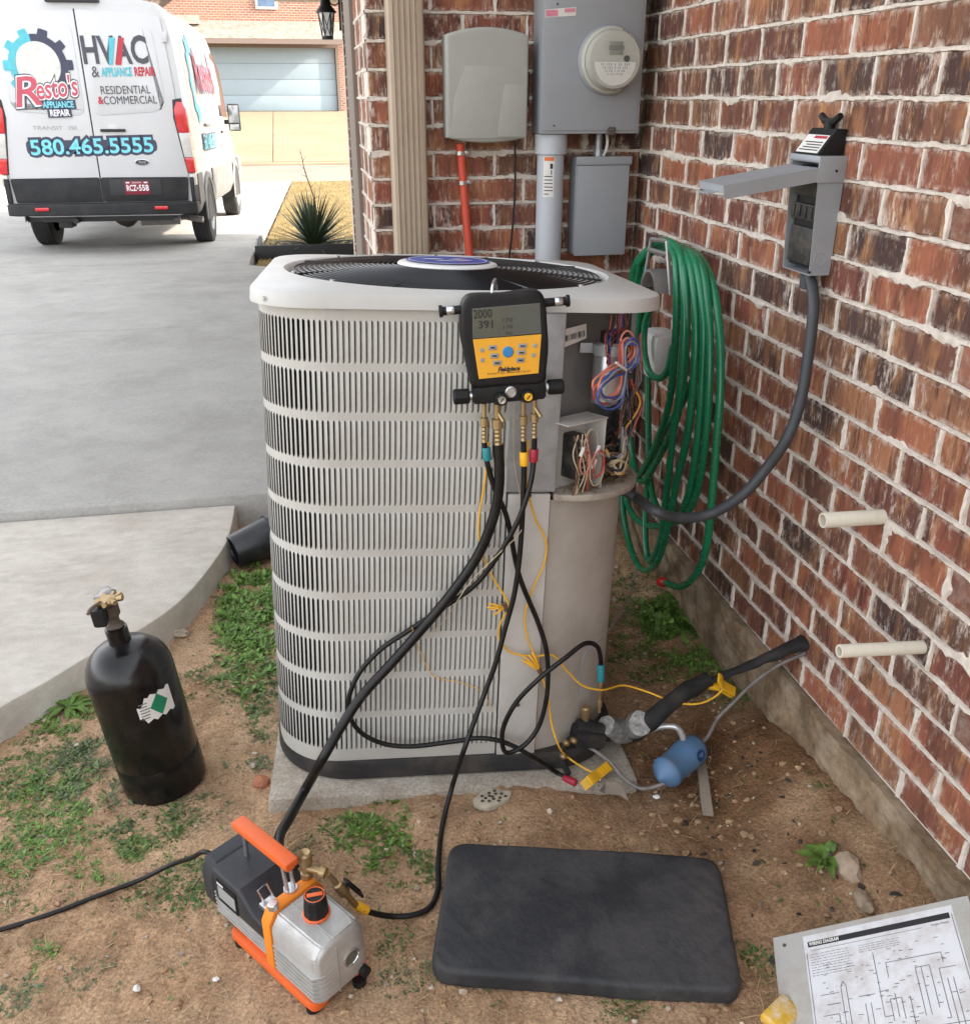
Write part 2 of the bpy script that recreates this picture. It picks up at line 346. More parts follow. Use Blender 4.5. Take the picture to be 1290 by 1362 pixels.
# ------------------------------------------------------------------ the brick house
def brick_mat():
    m = bpy.data.materials.new('brick'); m.use_nodes = True; MATS['brick'] = m
    n = m.node_tree.nodes; l = m.node_tree.links; b = n['Principled BSDF']
    tc = n.new('ShaderNodeTexCoord'); oi = n.new('ShaderNodeObjectInfo')
    ad = n.new('ShaderNodeVectorMath'); ad.operation = 'MULTIPLY_ADD'
    l.new(oi.outputs['Random'], ad.inputs[0]); ad.inputs[1].default_value = (41, 23, 17); l.new(tc.outputs['Object'], ad.inputs[2])
    def noise_(scale, stretch=(1, 1, 1), det=5, ro=.6):
        mp = n.new('ShaderNodeMapping'); mp.inputs['Scale'].default_value = stretch; l.new(ad.outputs[0], mp.inputs[0])
        t = n.new('ShaderNodeTexNoise'); t.inputs['Scale'].default_value = scale; t.inputs['Detail'].default_value = det; t.inputs['Roughness'].default_value = ro
        l.new(mp.outputs[0], t.inputs['Vector']); return t.outputs['Fac']
    def mr(f, a, c, lo=0., hi=1.):
        x = n.new('ShaderNodeMapRange'); x.inputs[1].default_value = a; x.inputs[2].default_value = c; x.inputs[3].default_value = lo; x.inputs[4].default_value = hi; l.new(f, x.inputs[0]); return x.outputs[0]
    def mx(f, a, c):
        x = n.new('ShaderNodeMix'); x.data_type = 'RGBA'
        for s, v in ((x.inputs[0], f), (x.inputs[6], a), (x.inputs[7], c)):
            if hasattr(v, 'is_output'): l.new(v, s)
            else: s.default_value = (*v, 1)
        return x.outputs[2]
    def mul(a, c):
        x = n.new('ShaderNodeMath'); x.operation = 'MULTIPLY'
        for s, v in ((x.inputs[0], a), (x.inputs[1], c)):
            if hasattr(v, 'is_output'): l.new(v, s)
            else: s.default_value = v
        return x.outputs[0]
    # body colour per brick: red, brown-red, orange-brown, plum-dark
    cr = n.new('ShaderNodeValToRGB'); cr.color_ramp.interpolation = 'LINEAR'
    e = cr.color_ramp.elements
    e[0].position = 0; e[0].color = (.33, .115, .068, 1); e[1].position = 1; e[1].color = (.070, .042, .040, 1)
    for p, c in ((.14, (.38, .138, .078)), (.26, (.26, .080, .055)), (.38, (.40, .18, .098)), (.48, (.20, .095, .062)), (.58, (.30, .102, .066)), (.68, (.135, .082, .056)), (.78, (.20, .070, .052)), (.88, (.085, .052, .046))):
        q = e.new(p); q.color = (*c, 1)
    l.new(oi.outputs['Random'], cr.inputs[0])
    big = noise_(9, (1, 1, .35)); col = mx(mr(big, .42, .66, 0, .8), cr.outputs[0], (.085, .043, .034))
    big2 = noise_(14, (1.4, 1, .5), 4); col = mx(mr(big2, .52, .72, 0, .7), col, (.47, .225, .095))
    bark = noise_(62, (1, 1, .13), 7, .72)
    pb = n.new('ShaderNodeMath'); pb.operation = 'FRACT'; q7 = mul(oi.outputs['Random'], 7.31); l.new(q7, pb.inputs[0])
    col = mx(mul(mr(bark, .515, .61, 0, .8), mr(pb.outputs[0], 0, 1, .25, 1.0)), col, (.045, .024, .021))
    bark2 = noise_(48, (1, 1, .22), 6, .7); col = mx(mr(bark2, .56, .66, 0, .6), col, (.56, .34, .21))
    # lime smears: streaks and rough edges caught by mortar
    sm = noise_(44, (1, 1, .30), 7, .78); sm2 = noise_(5, (1, 1, 1), 2)
    f = mul(mr(sm, .53, .64), mr(sm2, .42, .58)); col = mx(mul(f, .8), col, (.68, .58, .50))
    sx = n.new('ShaderNodeSeparateXYZ'); l.new(tc.outputs['Generated'], sx.inputs[0])
    def edge(o):
        a = n.new('ShaderNodeMath'); a.operation = 'SUBTRACT'; l.new(o, a.inputs[0]); a.inputs[1].default_value = .5
        c = n.new('ShaderNodeMath'); c.operation = 'ABSOLUTE'; l.new(a.outputs[0], c.inputs[0]); return c.outputs[0]
    ez = mr(edge(sx.outputs[2]), .30, .5); ex = mr(edge(sx.outputs[0]), .42, .5)
    mxm = n.new('ShaderNodeMath'); mxm.operation = 'MAXIMUM'; l.new(ez, mxm.inputs[0]); l.new(ex, mxm.inputs[1])
    sme = noise_(55, (1, 1, .8), 5, .7)
    f2 = mul(mxm.outputs[0], mr(sme, .46, .60)); col = mx(mul(f2, .85), col, (.72, .64, .56))
    l.new(col, b.inputs['Base Color']); b.inputs['Roughness'].default_value = .86; b.inputs['Specular IOR Level'].default_value = .25
    bp = n.new('ShaderNodeBump'); bp.inputs['Strength'].default_value = 1.0; bp.inputs['Distance'].default_value = .007; l.new(bark, bp.inputs['Height'])
    b2 = n.new('ShaderNodeBump'); b2.inputs['Strength'].default_value = .6; b2.inputs['Distance'].default_value = .002
    l.new(noise_(160, (1, 1, .4), 5, .7), b2.inputs['Height']); l.new(bp.outputs[0], b2.inputs['Normal']); l.new(b2.outputs[0], b.inputs['Normal'])
brick_mat()
mat('mortar', (.72, .65, .575), .95, 0, .14, 60, .9, 260, dirt=((.52, .43, .355), .5, 7), spec=.15)
mat('foundation', (.27, .19, .12), .95, 0, .4, 30, 1.0, 130, dirt=((.13, .085, .05), .9, 7), spec=.15, tint=((.46, .38, .29), .6, 13.0))
mat('trim_paint', (.175, .135, .108), .7, 0, .05, 5, .2, 90)
mat('downspout_paint', (.40, .315, .235), .5, 0, .05, 4, .1, 80, dirt=((.30, .23, .17), .35, 9))
mat('roof_shingle', (.20, .17, .14), .95, 0, .3, 6, .8, 60)
mat('garage_panel', (.42, .40, .37), .5, 0, .04, 3)
mat('soffit_paint', (.5, .44, .37), .7)

house = thing('brick_house', 'red brick house wall with pale smeared mortar behind and right of the condenser', 'house', (1.17, 3.194, 0))
COURSE, BL, JT = .0811, .206, .0085
Z0 = .221                                                        # underside of the lowest course
NROW = 31
def brick_variant(seed, L_=BL - JT, H_=COURSE - JT, D_=.05):
    rr = random.Random(seed); bm = BM()
    hw, hh = L_ / 2, H_ / 2; out = []
    for (x0, z0, x1, z1, k) in ((-hw, -hh, hw, -hh, 5), (hw, -hh, hw, hh, 3), (hw, hh, -hw, hh, 5), (-hw, hh, -hw, -hh, 3)):
        for j in range(k):
            t = j / k; c = j == 0
            out.append((x0 + (x1 - x0) * t + rr.uniform(-.0025, .0025), z0 + (z1 - z0) * t + rr.uniform(-.0025, .0025)))
    bev = .003
    fr = [bm.verts.new((x * (1 - bev / hw), -D_ / 2 + rr.uniform(-.0006, .0006), z * (1 - bev / hh))) for x, z in out]
    md = [bm.verts.new((x, -D_ / 2 + bev, z)) for x, z in out]
    bk = [bm.verts.new((x, D_ / 2, z)) for x, z in out]
    n = len(out)
    bm.faces.new(fr)
    for k in range(n):
        bm.faces.new((fr[k], md[k], md[(k + 1) % n], fr[(k + 1) % n])); bm.faces.new((md[k], bk[k], bk[(k + 1) % n], md[(k + 1) % n]))
    bmesh.ops.recalc_face_normals(bm, faces=bm.faces[:])
    me = bpy.data.meshes.new('brick'); bm.to_mesh(me); bm.free(); me.materials.append(MATS['brick'])
    me.polygons.foreach_set('use_smooth', [True] * len(me.polygons)); me.set_sharp_from_angle(angle=R(30))
    return me
FULL = [brick_variant(s) for s in range(10)]
# each wall: name, origin, u axis (along), outward normal, length, phase
WALLS = [
    ('right', Vector((1.17, -1.0, 0)), Vector((0, 1, 0)), Vector((-1, 0, 0)), 4.194, 1.652 + 1.0),
    ('back', Vector((.251, 3.194, 0)), Vector((1, 0, 0)), Vector((0, -1, 0)), .919, .10),
    ('pier', Vector((.251, 3.194, 0)), Vector((0, 1, 0)), Vector((-1, 0, 0)), .50, .0),
    ('far_pier', Vector((.49, 8.7, 0)), Vector((1, 0, 0)), Vector((0, -1, 0)), .32, .1),
]
def in_frame_px(p):
    q = cam.matrix_world.inverted() @ p
    if q.z > -.05: return None
    return (645 + 1215 * q.x / -q.z, 681 - 1215 * q.y / -q.z, -q.z)
cand = []; walls_o = {}
for wi, (wn, O, U_, N_, LEN, ph) in enumerate(WALLS):
    core = BM()
    # mortar bed: a plane 4 mm behind the brick faces, thick behind
    e0, e1 = O - N_ * .004, O + U_ * LEN - N_ * .004
    if wn == 'back': e1 = e1 - U_ * .006
    a = e0 + V3(0, 0, Z0); b = e1 - N_ * .16 + V3(0, 0, Z0 + NROW * COURSE)
    if wn in ('pier',): a = a + U_ * .008
    if wn in ('far_pier', 'pier'): b = e1 - N_ * .10 + V3(0, 0, Z0 + NROW * COURSE)
    span(core, a, b)
    # squeezed joints: irregular ribbons of mortar, a little proud and lapping over the brick edges
    def ribbon(p0, p1, side, w, seed):
        d = (p1 - p0); L_ = d.length; k = max(4, int(L_ / .010)); prev = None
        for j in range(k + 1):
            t = j / k; p = p0 + d * t; s = seed * 7.31 + t * L_ * 1.0
            nz = lambda o, f: noise.noise(Vector((s * f + o, seed * 1.9 + o, o)))
            w1 = w * (1.05 + .8 * nz(1, 26) + .9 * nz(2, 85)); w2 = w * (1.05 + .8 * nz(3, 24) + .9 * nz(4, 80)); w1 = max(w1, .0022); w2 = max(w2, .0022)
            if nz(9, 7) > .18: w1 *= 1.0 + 7 * (nz(9, 7) - .18)
            if nz(11, 7) > .20: w2 *= 1.0 + 6 * (nz(11, 7) - .20)
            h = .0015 + .0022 * (1 + nz(5, 50)); c = .0025 * nz(6, 9)
            row = [bmv(p + side * (c - w1) - N_ * .003), bmv(p + side * (c - w1 * .62) + N_ * h * .8), bmv(p + side * (c + w2 * .62) + N_ * h), bmv(p + side * (c + w2) - N_ * .003)]
            if prev:
                for q in range(3): core.faces.new((prev[q], prev[q + 1], row[q + 1], row[q]))
            prev = row
    bmv = core.verts.new
    up = V3(0, 0, 1)
    for r in range(NROW):
        z = Z0 + r * COURSE
        tone_w = .0046
        if r > 0: ribbon(O + V3(0, 0, z), O + U_ * LEN + V3(0, 0, z), up, tone_w, wi * 100 + r)
        off = (ph + (0 if r % 2 else .5 * BL)) % BL
        u = off - BL
        while u < LEN:
            u0, u1 = max(u, 0), min(u + BL, LEN)
            if u1 - u0 > .02:
                c = O + U_ * ((u0 + u1) / 2) + V3(0, 0, z + COURSE / 2) - N_ * .025 + N_ * random.uniform(-.0015, .0015)
                q = in_frame_px(c); sc = 0
                if q and -30 < q[0] < 1320 and -30 < q[1] < 1392:
                    view = abs((cam.matrix_world.translation - c).normalized().dot(N_))
                    sc = (u1 - u0) * COURSE * view / q[2] ** 2
                    if wn == 'right' and c.y > 2.0 and c.z < 1.1 and c.y > 2.75: sc *= .2
                    if wn == 'back' and c.z < 1.05: sc *= .02
                    if wn == 'pier' and c.z < 1.05: sc = 0
                cand.append((sc, wn, c, u1 - u0, N_, U_))
            if 0.01 < u < LEN - .01: ribbon(O + U_ * u + V3(0, 0, z + .005), O + U_ * u + V3(0, 0, z + COURSE - .005), U_, .0042, wi * 1000 + r * 40 + int(u * 10))
            u += BL
    w_o = obj('brick_wall', core, 'mortar', house, world=True); walls_o[wn] = w_o
cand.sort(key=lambda t: -t[0])
rest = {k: [] for k in walls_o}
for k, (sc, wn, c, L_, N_, U_) in enumerate(cand):
    ang = math.atan2(N_.x, -N_.y)
    if k < 300 and sc > 0:
        o = bpy.data.objects.new('brick', random.choice(FULL)); COL.objects.link(o); o.parent = walls_o[wn]
        o.location = c - house.location; o.rotation_euler = (random.uniform(-.006, .006), random.uniform(-.008, .008), ang + random.uniform(-.006, .006))
        o.scale = ((L_ - JT) / (BL - JT), 1, random.uniform(.97, 1.02))
    else: rest[wn].append((c, L_, ang))
for wn, lst in rest.items():
    if not lst: continue
    co = []; fc = []
    for c, L_, ang in lst:
        me = FULL[len(co) % 10]; M = Matrix.Translation(c - house.location) @ Matrix.Rotation(ang, 4, 'Z') @ Matrix.Diagonal(((L_ - JT) / (BL - JT), 1, 1, 1))
        k0 = len(co); co += [tuple(M @ v.co) for v in me.vertices]; fc += [[k0 + i for i in p.vertices] for p in me.polygons]
    o = mesh_np('brickwork', co, fc, 'brick_far', walls_o[wn]) if 'brick_far' in MATS else mesh_np('brickwork', co, fc, mat('brick_far', (.19, .075, .048), .9, 0, .35, 30, .9, 90, island=.35, dirt=((.5, .42, .36), .5, 22)).name, walls_o[wn])
    o['kind'] = 'stuff'
# foundation: rough slab edge below the bricks
def fslab(a, b, seed, t=.03):
    bm = BM(); span(bm, a, b); bmesh.ops.subdivide_edges(bm, edges=bm.edges[:], cuts=60, use_grid_fill=True)
    for v in bm.verts:
        q = v.co * 6 + Vector((seed, 0, 0)); v.co += Vector((noise.noise(q) * .012 + noise.noise(q * 4) * .006 + noise.noise(q * 11) * .004 + abs(noise.noise(q * 24)) * .004, noise.noise(q + Vector((9, 4, 1))) * .008, noise.noise(q + Vector((2, 8, 5))) * .006))
    return obj('foundation', bm, 'foundation', house, world=True)
def _noop(): pass
fslab((1.152, -1.0, -.15), (1.33, .9, Z0 - .004), 1); fslab((1.152, .9, -.15), (1.33, 2.1, Z0 - .004), 5); fslab((1.152, 2.1, -.15), (1.33, 3.19, Z0 - .004), 11)
fslab((.24, 3.178, -.15), (1.15, 3.34, Z0 - .004), 21)
# garage opening: casing, door, far pier
bm = BM(); span(bm, (.236, 3.70, .14), (.36, 4.05, 2.7), .004); obj('casing', bm, 'trim_paint', house, world=True)
bm = BM()
for k in range(4): span(bm, (.60, 4.06, .08 + k * .56), (.64, 8.69, .08 + k * .56 + .553), .01)
obj('garage_door', bm, 'garage_panel', house, world=True)
bm = BM(); span(bm, (.30, 4.06, 2.36), (.75, 8.69, 2.7)); obj('lintel', bm, 'trim_paint', house, world=True)
# mass of the house and its roof (unseen; wing and gable drawn out to throw shade on the drive)
bm = BM(); span(bm, (1.36, -9, -.1), (9.0, 3.0, 2.72)); span(bm, (.84, 3.36, -.1), (9.0, 11.3, 2.72)); obj('house_core', bm, 'soffit_paint', house, world=True)
bm = BM()
def roof_prism(x0, x1, y0, y1, ze, zr, xr, th=.14):
    P = [(x0, ze), (xr, zr), (x1, ze), (x1, ze - th), (xr, zr - th), (x0, ze - th)]
    add_prism(bm, P, y0, y1, 'xz')
roof_prism(.72, 9.6, -9.5, 3.3, 2.75, 5.9, 5.0)
roof_prism(-.12, 6.0, 3.302, 11.55, 2.75, 6.6, 2.9)
obj('roof', bm, 'roof_shingle', house, world=True, smooth=False)
bm = BM(); add_prism(bm, [(.3, 2.7), (2.9, 6.0), (5.6, 2.7)], 11.2, 11.3, 'xz'); add_prism(bm, [(-.06, 2.55), (5.9, 2.55), (5.9, 2.605), (-.06, 2.605)], 3.31, 11.5, 'xz')
obj('gable', bm, 'soffit_paint', house, world=True, smooth=False)

# downspout on the brick corner: ribbed front
xa, xb = (0.3105,3.11,1.846)[0], (0.4238,3.11,1.847)[0]
bm = BM(); w = xb - xa; yf = 3.112; pts = []
k = 5; pts.append((xa, yf + .072)); pts.append((xa, yf + .012)); pts.append((xa + .006, yf + .003))
for i in range(k):
    u = xa + w * (.20 + .60 * i / (k - 1)); pts += [(u - w * .045, yf), (u - w * .022, yf + .006), (u + w * .022, yf + .006), (u + w * .045, yf)]
pts += [(xb - .006, yf + .003), (xb, yf + .012), (xb, yf + .072)]
add_prism(bm, pts, .16, 2.6, 'xy')
ds = thing('downspout', 'tan ribbed metal downspout fixed to the brick corner by the utility boxes', 'downspout', ((xa + xb) / 2, 3.15, .16))
obj('pipe', bm, 'downspout_paint', ds, world=True, angle=25)
bm = BM(); 
for z in (.6, 2.2): span(bm, (xa - .02, yf - .002, z), (xb + .02, yf + .06, z + .03), .002)
obj('strap', bm, 'downspout_paint', ds, world=True)
# carriage lantern on the far garage pier
mat('black_metal', (.012, .012, .013), .45, .3, .1, 20); mat('lantern_glass', (.75, .76, .74), .25, 0, .05, 10, spec=.5)
ln = thing('wall_lantern', 'black iron carriage lantern with crossed bars on the far garage pier', 'lantern', (.362, 8.6, 2.042))
LT = Matrix.Translation((.362, 8.6, 2.042)) @ Matrix.Scale(.735, 4) @ Matrix.Translation((-.362, -8.6, -1.86))
def lo(nm, bm, m, **k): bmesh.ops.transform(bm, matrix=LT, verts=bm.verts[:]); return obj(nm, bm, m, ln, world=True, **k)
c = V3(.362, 8.6, 0)
bm = BM(); add_lathe(bm, [(.055, 1.895), (.085, 2.13)], 6, Matrix.Translation(c)); lo('glass', bm, 'lantern_glass', smooth=False)
bm = BM()
for k in range(6):
    a = R(60 * k); a2 = R(60 * k + 60)
    p = lambda ang, r, z: c + V3(math.cos(ang) * r, math.sin(ang) * r, z)
    add_tube(bm, [p(a, .058, 1.89), p(a, .089, 2.135)], .007, 4); add_tube(bm, [p(a, .058, 1.9), p(a2, .089, 2.13)], .004, 4); add_tube(bm, [p(a2, .058, 1.9), p(a, .089, 2.13)], .004, 4)
lo('bars', bm, 'black_metal')
bm = BM(); add_lathe(bm, [(.062, 1.86), (.066, 1.875), (.062, 1.895)], 12, Matrix.Translation(c)); lo('lantern_base', bm, 'black_metal')
bm = BM(); add_lathe(bm, [(.115, 2.125), (.112, 2.14), (.06, 2.20), (.05, 2.26), (.03, 2.28), (.034, 2.31), (0, 2.34)], 12, Matrix.Translation(c))
lo('cap', bm, 'black_metal')
bm = BM(); add_tube(bm, smooth_path([(.362, 8.6, 2.36), (.37, 8.62, 2.43), (.43, 8.7, 2.45), (.49, 8.78, 2.40)]), .007, 6); add_tube(bm, smooth_path([(.37, 8.6, 2.33), (.43, 8.68, 2.30), (.492, 8.78, 2.33)]), .006, 6); span(bm, (.474, 8.75, 2.12), (.489, 8.82, 2.52), .004); obj('arm', bm, 'black_metal', ln, world=True)
# ------------------------------------------------------------------ condenser (local frame: x right, y back, z up, origin = centre of its underside)
mat('unit_paint', (.47, .46, .43), .45, 0, .05, 5, .08, 200, dirt=((.34, .30, .25), .35, 7))
mat('unit_top', (.52, .515, .495), .38, 0, .04, 4, .06, 200, dirt=((.44, .43, .40), .4, 9))
mat('unit_taupe', (.43, .40, .36), .55, 0, .05, 5, .1, 160, dirt=((.27, .22, .175), .5, 6))
mat('post_paint', (.52, .50, .47), .42, 0, .05, 5, .05, 200, dirt=((.38, .34, .29), .45, 7))
mat('galvanised', (.40, .425, .45), .42, .55, .16, 22, .1, 90, dirt=((.25, .25, .25), .5, 8))
mat('inner_metal', (.26, .265, .265), .6, .25, .2, 12, .1, 90, dirt=((.16, .14, .12), .6, 6))
mat('base_black', (.022, .022, .024), .55, 0, .2, 20, .2, 90, dirt=((.14, .11, .085), .55, 9))
mat('coil', (.03, .032, .034), .6, .3, .3, 90, .8, 200)
mat('guard_black', (.010, .011, .014), .35, .2, .1, 20)
mat('fan_dark', (.012, .014, .02), .5, 0, .2, 20)
mat('white_plastic', (.72, .72, .70), .35, 0, .04, 10, dirt=((.5, .48, .44), .3, 14))
mat('badge_blue', (.025, .075, .40), .4, 0, .2, 30, coat=.3)
mat('silver', (.62, .63, .65), .25, .9, .06, 20)
mat('shelf_dirty', (.40, .355, .30), .7, .1, .15, 20, .4, 150, dirt=((.17, .12, .085), .85, 18))
mat('grey_tape', (.42, .43, .44), .5, .3, .1, 20)
mat('label_white', (.70, .69, .66), .6, 0, .05, 30, dirt=((.45, .42, .38), .4, 30))
mat('ink', (.02, .02, .022), .6); mat('wire_red', (.45, .07, .05), .45, 0, .2, 60); mat('wire_salmon', (.62, .22, .16), .45, 0, .15, 60)
mat('wire_blue', (.05, .09, .32), .45, 0, .2, 60); mat('wire_grey', (.22, .23, .27), .5, 0, .15, 60); mat('wire_black', (.015, .015, .016), .5, 0, .2, 60)
mat('wire_yellow', (.70, .40, .07), .5, 0, .15, 60); mat('wire_brown', (.14, .08, .05), .6, 0, .2, 60); mat('wire_tan', (.50, .42, .28), .6, 0, .15, 60)
mat('contactor_black', (.02, .02, .02), .5, 0, .3, 60, dirt=((.14, .11, .08), .6, 30)); mat('can_silver', (.55, .56, .57), .32, .8, .06, 12)
mat('debris', (.20, .145, .09), .95, 0, .35, 60, 1, 200)
CW, CD, CH = .8436, .803, 1.161
ac = thing('ac_condenser', 'tall grey outdoor air conditioning condenser with slotted sides and open wiring corner', 'air conditioner', M=CMAT)
# body outline as a path by arc length, starting at the front seam and running left, round the back to the right side
def outline(w, d, r, n=14):
    return rrect(w, d, r, n)
RB = .165
def body_path(w, d, r):
    """front seam x=.10 -> left -> back -> right side"""
    pts = []
    pts.append((.10, -d / 2)); x = .05
    while x > -w / 2 + r: pts.append((x, -d / 2)); x -= .05
    for k in range(13): a = R(270 - 90 * k / 12); pts.append((-w / 2 + r + r * math.cos(a), -d / 2 + r + r * math.sin(a)))
    pts.append((-w / 2, 0))
    for k in range(13): a = R(180 - 90 * k / 12); pts.append((-w / 2 + r + r * math.cos(a), d / 2 - r + r * math.sin(a)))
    pts.append((0, d / 2))
    for k in range(13): a = R(90 - 90 * k / 12); pts.append((w / 2 - r + r * math.cos(a), d / 2 - r + r * math.sin(a)))
    pts.append((w / 2, -.02))
    return pts
def resample(pts, step):
    P = [Vector((x, y)) for x, y in pts]; s = [0]
    for a, b in zip(P, P[1:]): s.append(s[-1] + (b - a).length)
    n = int(round(s[-1] / step)); out = []; j = 0
    for k in range(n + 1):
        t = s[-1] * k / n
        while j < len(P) - 2 and s[j + 1] < t: j += 1
        f = (t - s[j]) / (s[j + 1] - s[j]); p = P[j].lerp(P[j + 1], f)
        d = (P[j + 1] - P[j]).normalized(); a = max(0, j - 1); d = (P[min(j + 2, len(P) - 1)] - P[a]).normalized() * .5 + d * .5
        out.append((p, d.normalized()))
    return out
PITCH = .0115
path = resample(body_path(CW, CD, RB), PITCH / 4)
nrm = lambda d: Vector((-d.y, d.x)) * -1     # outward for clockwise-from-front-left travel
def Wp(i, off, z):
    p, d = path[min(i, len(path) - 1)]; o = Vector((d.y, -d.x)); o = -o if o.dot(p) < 0 else o
    q = p + o * off; return (q.x, q.y, z)
bm = BM()
ROWS = [(.075 + .1025 * k + .0085, .075 + .1025 * (k + 1) - .0085) for k in range(10)]
nb = (len(path) - 1) // 4
def strip(z0, z1, off=0.0):
    prev = None
    for i in range(len(path)):
        row = [bm.verts.new(Wp(i, off, z0)), bm.verts.new(Wp(i, off, z1))]
        if prev: bm.faces.new((prev[0], row[0], row[1], prev[1]))
        prev = row
edges = [.045] + [z for r_ in ROWS for z in r_] + [1.118]
for k in range(0, len(edges), 2): strip(edges[k], edges[k + 1])
# slats between the slots: pressed bars, one edge standing proud, bent in at the foot
for (z0, z1) in ROWS:
    for b in range(nb):
        i0 = b * 4
        cols = []
        for (di, o0, om) in ((0, 0, .0020), (1, 0, .0022), (2, 0, .0008), (3.3, 0, -.0048)):
            i = i0 + int(di); p = Vector(Wp(i, 0, 0)).lerp(Vector(Wp(i + 1, 0, 0)), di % 1)
            pn = Vector(Wp(i, 1, 0)) - Vector(Wp(i, 0, 0))
            cols.append([bm.verts.new((p.x + pn.x * o, p.y + pn.y * o, z)) for z, o in ((z0, .0), (z0 + .007, om), (z1 - .004, om), (z1, 0.0))])
        for A, B in zip(cols, cols[1:]):
            for q in range(3): bm.faces.new((A[q], B[q], B[q + 1], A[q + 1]))
lv = obj('louver_panel', bm, 'unit_paint', ac, angle=50); lv['kind'] = 'stuff'
# coil behind the slots
bm = BM(); inner = [(p.x * (1 - .05), p.y * (1 - .05)) for p, d in path[::4]]
prev = None
for x, y in inner:
    row = [bm.verts.new((x, y, .05)), bm.verts.new((x, y, 1.12))]
    if prev: bm.faces.new((prev[0], row[0], row[1], prev[1]))
    prev = row
obj('coil', bm, 'coil', ac)
# base pan
bm = BM(); add_prism(bm, outline(CW + .012, CD + .012, .19), 0, .052, 'xy', .006); obj('base_pan', bm, 'base_black', ac)
# corner post: galvanised above, painted below
bm = BM(); span(bm, (.104, -CD / 2 - .004, .046), (.198, -CD / 2 + .02, .722), .003); obj('corner_post', bm, 'post_paint', ac)
bm = BM(); span(bm, (.098, -CD / 2 - .001, .726), (.208, -CD / 2 + .02, 1.116), .002); span(bm, (.150, -CD / 2 - .005, .732), (.205, -CD / 2 - .002, 1.112), .001)
obj('post_plate', bm, 'galvanised', ac)
# taupe lower corner panel: curved sheet from the post to the right side
def corner_arc(inset, n=16, a0=262, a1=360):
    r = RB; cx, cy = CW / 2 - r, -CD / 2 + r
    return [(cx + (r - inset) * math.cos(R(a0 + (a1 - a0) * k / n)), cy + (r - inset) * math.sin(R(a0 + (a1 - a0) * k / n))) for k in range(n + 1)]
arcp = [(p.x, p.y) for p in smooth_path([(.2, -.396, 0), (.26, -.377, 0), (.32, -.338, 0), (.374, -.288, 0), (.406, -.235, 0), (.414, -.15, 0), (.415, -.02, 0)], n=5)]
bm = BM(); prev = None
for x, y in arcp:
    row = [bm.verts.new((x, y, .045)), bm.verts.new((x, y, .705))]
    if prev: bm.faces.new((prev[0], row[0], row[1], prev[1]))
    prev = row
obj('corner_panel', bm, 'unit_taupe', ac)
# shelf that closes the wiring corner from below, its rim rolled outward
arcs = corner_arc(-.012, 20)
sh = [(.205, -CD / 2 - .004)] + arcs + [(CW / 2 + .006, -.06), (.30, -.06), (.205, -.30)]
bm = BM(); add_prism(bm, sh, .706, .722, 'xy', .004); obj('shelf', bm, 'shelf_dirty', ac)
# sheet behind the wiring: diagonal back panel and right jamb
bm = BM(); add_prism(bm, [(.206, -CD / 2 + .012), (.206, -.335), (.41, -.125), (.417, -.13), (.212, -.34), (.211, -CD / 2 + .012)], .722, 1.116, 'xy'); obj('wiring_panel', bm, 'inner_metal', ac)
bm = BM(); span(bm, (.400, -.22, .722), (.412, -.02, 1.116), .002); obj('jamb', bm, 'inner_metal', ac)
# ---- lid: skirt, sloping top with a round opening
LW, LD, LR = .866, .8255, .128
bm = BM(); N = 96
def lid_ring(w, d, r, z):
    # points by angle so they pair with the circle
    P = []
    for k in range(N):
        a = 2 * math.pi * k / N; c, s = math.cos(a), math.sin(a)
        lo_, hi_ = 0, 1.0
        for _ in range(28):
            t = (lo_ + hi_) / 2; x, y = abs(c * t), abs(s * t); qx, qy = x - (w / 2 - r), y - (d / 2 - r)
            sd = math.hypot(max(qx, 0), max(qy, 0)) + min(max(qx, qy), 0) - r
            if sd > 0: hi_ = t
            else: lo_ = t
        P.append(bm.verts.new((c * lo_, s * lo_, z)))
    return P
def circ(r, z): return [bm.verts.new((r * math.cos(2 * math.pi * k / N), r * math.sin(2 * math.pi * k / N), z)) for k in range(N)]
rings = [lid_ring(LW - .03, LD - .03, LR - .012, CH - .043), lid_ring(LW + .003, LD + .003, LR, CH - .045), lid_ring(LW, LD, LR, CH - .022), lid_ring(LW - .004, LD - .004, LR - .002, CH - .0175), lid_ring(LW - .012, LD - .012, LR - .005, CH - .016),
         circ(.391, CH - .009), circ(.385, CH - .008), circ(.378, CH - .012), circ(.370, CH - .03), circ(.350, CH - .10), circ(.352, CH - .20)]
for A, B in zip(rings, rings[1:]):
    for k in range(N): bm.faces.new((A[k], A[(k + 1) % N], B[(k + 1) % N], B[k]))
bmesh.ops.recalc_face_normals(bm, faces=bm.faces[:])
lid = obj('top_lid', bm, 'unit_top', ac)
bm = BM()
for a in (45, 135, 225, 315, 90, 200):
    add_lathe(bm, [(.006, 0), (.006, .004), (0, .005)], 8, Matrix.Translation((.376 * math.cos(R(a)), .376 * math.sin(R(a)), CH - .010)))
add_cyl(bm, (-.392, -.372, CH - .032), (-.40, -.380, CH - .032), .0045, 8)
s_ = obj('screw', bm, 'silver', lid); s_['kind'] = 'stuff'
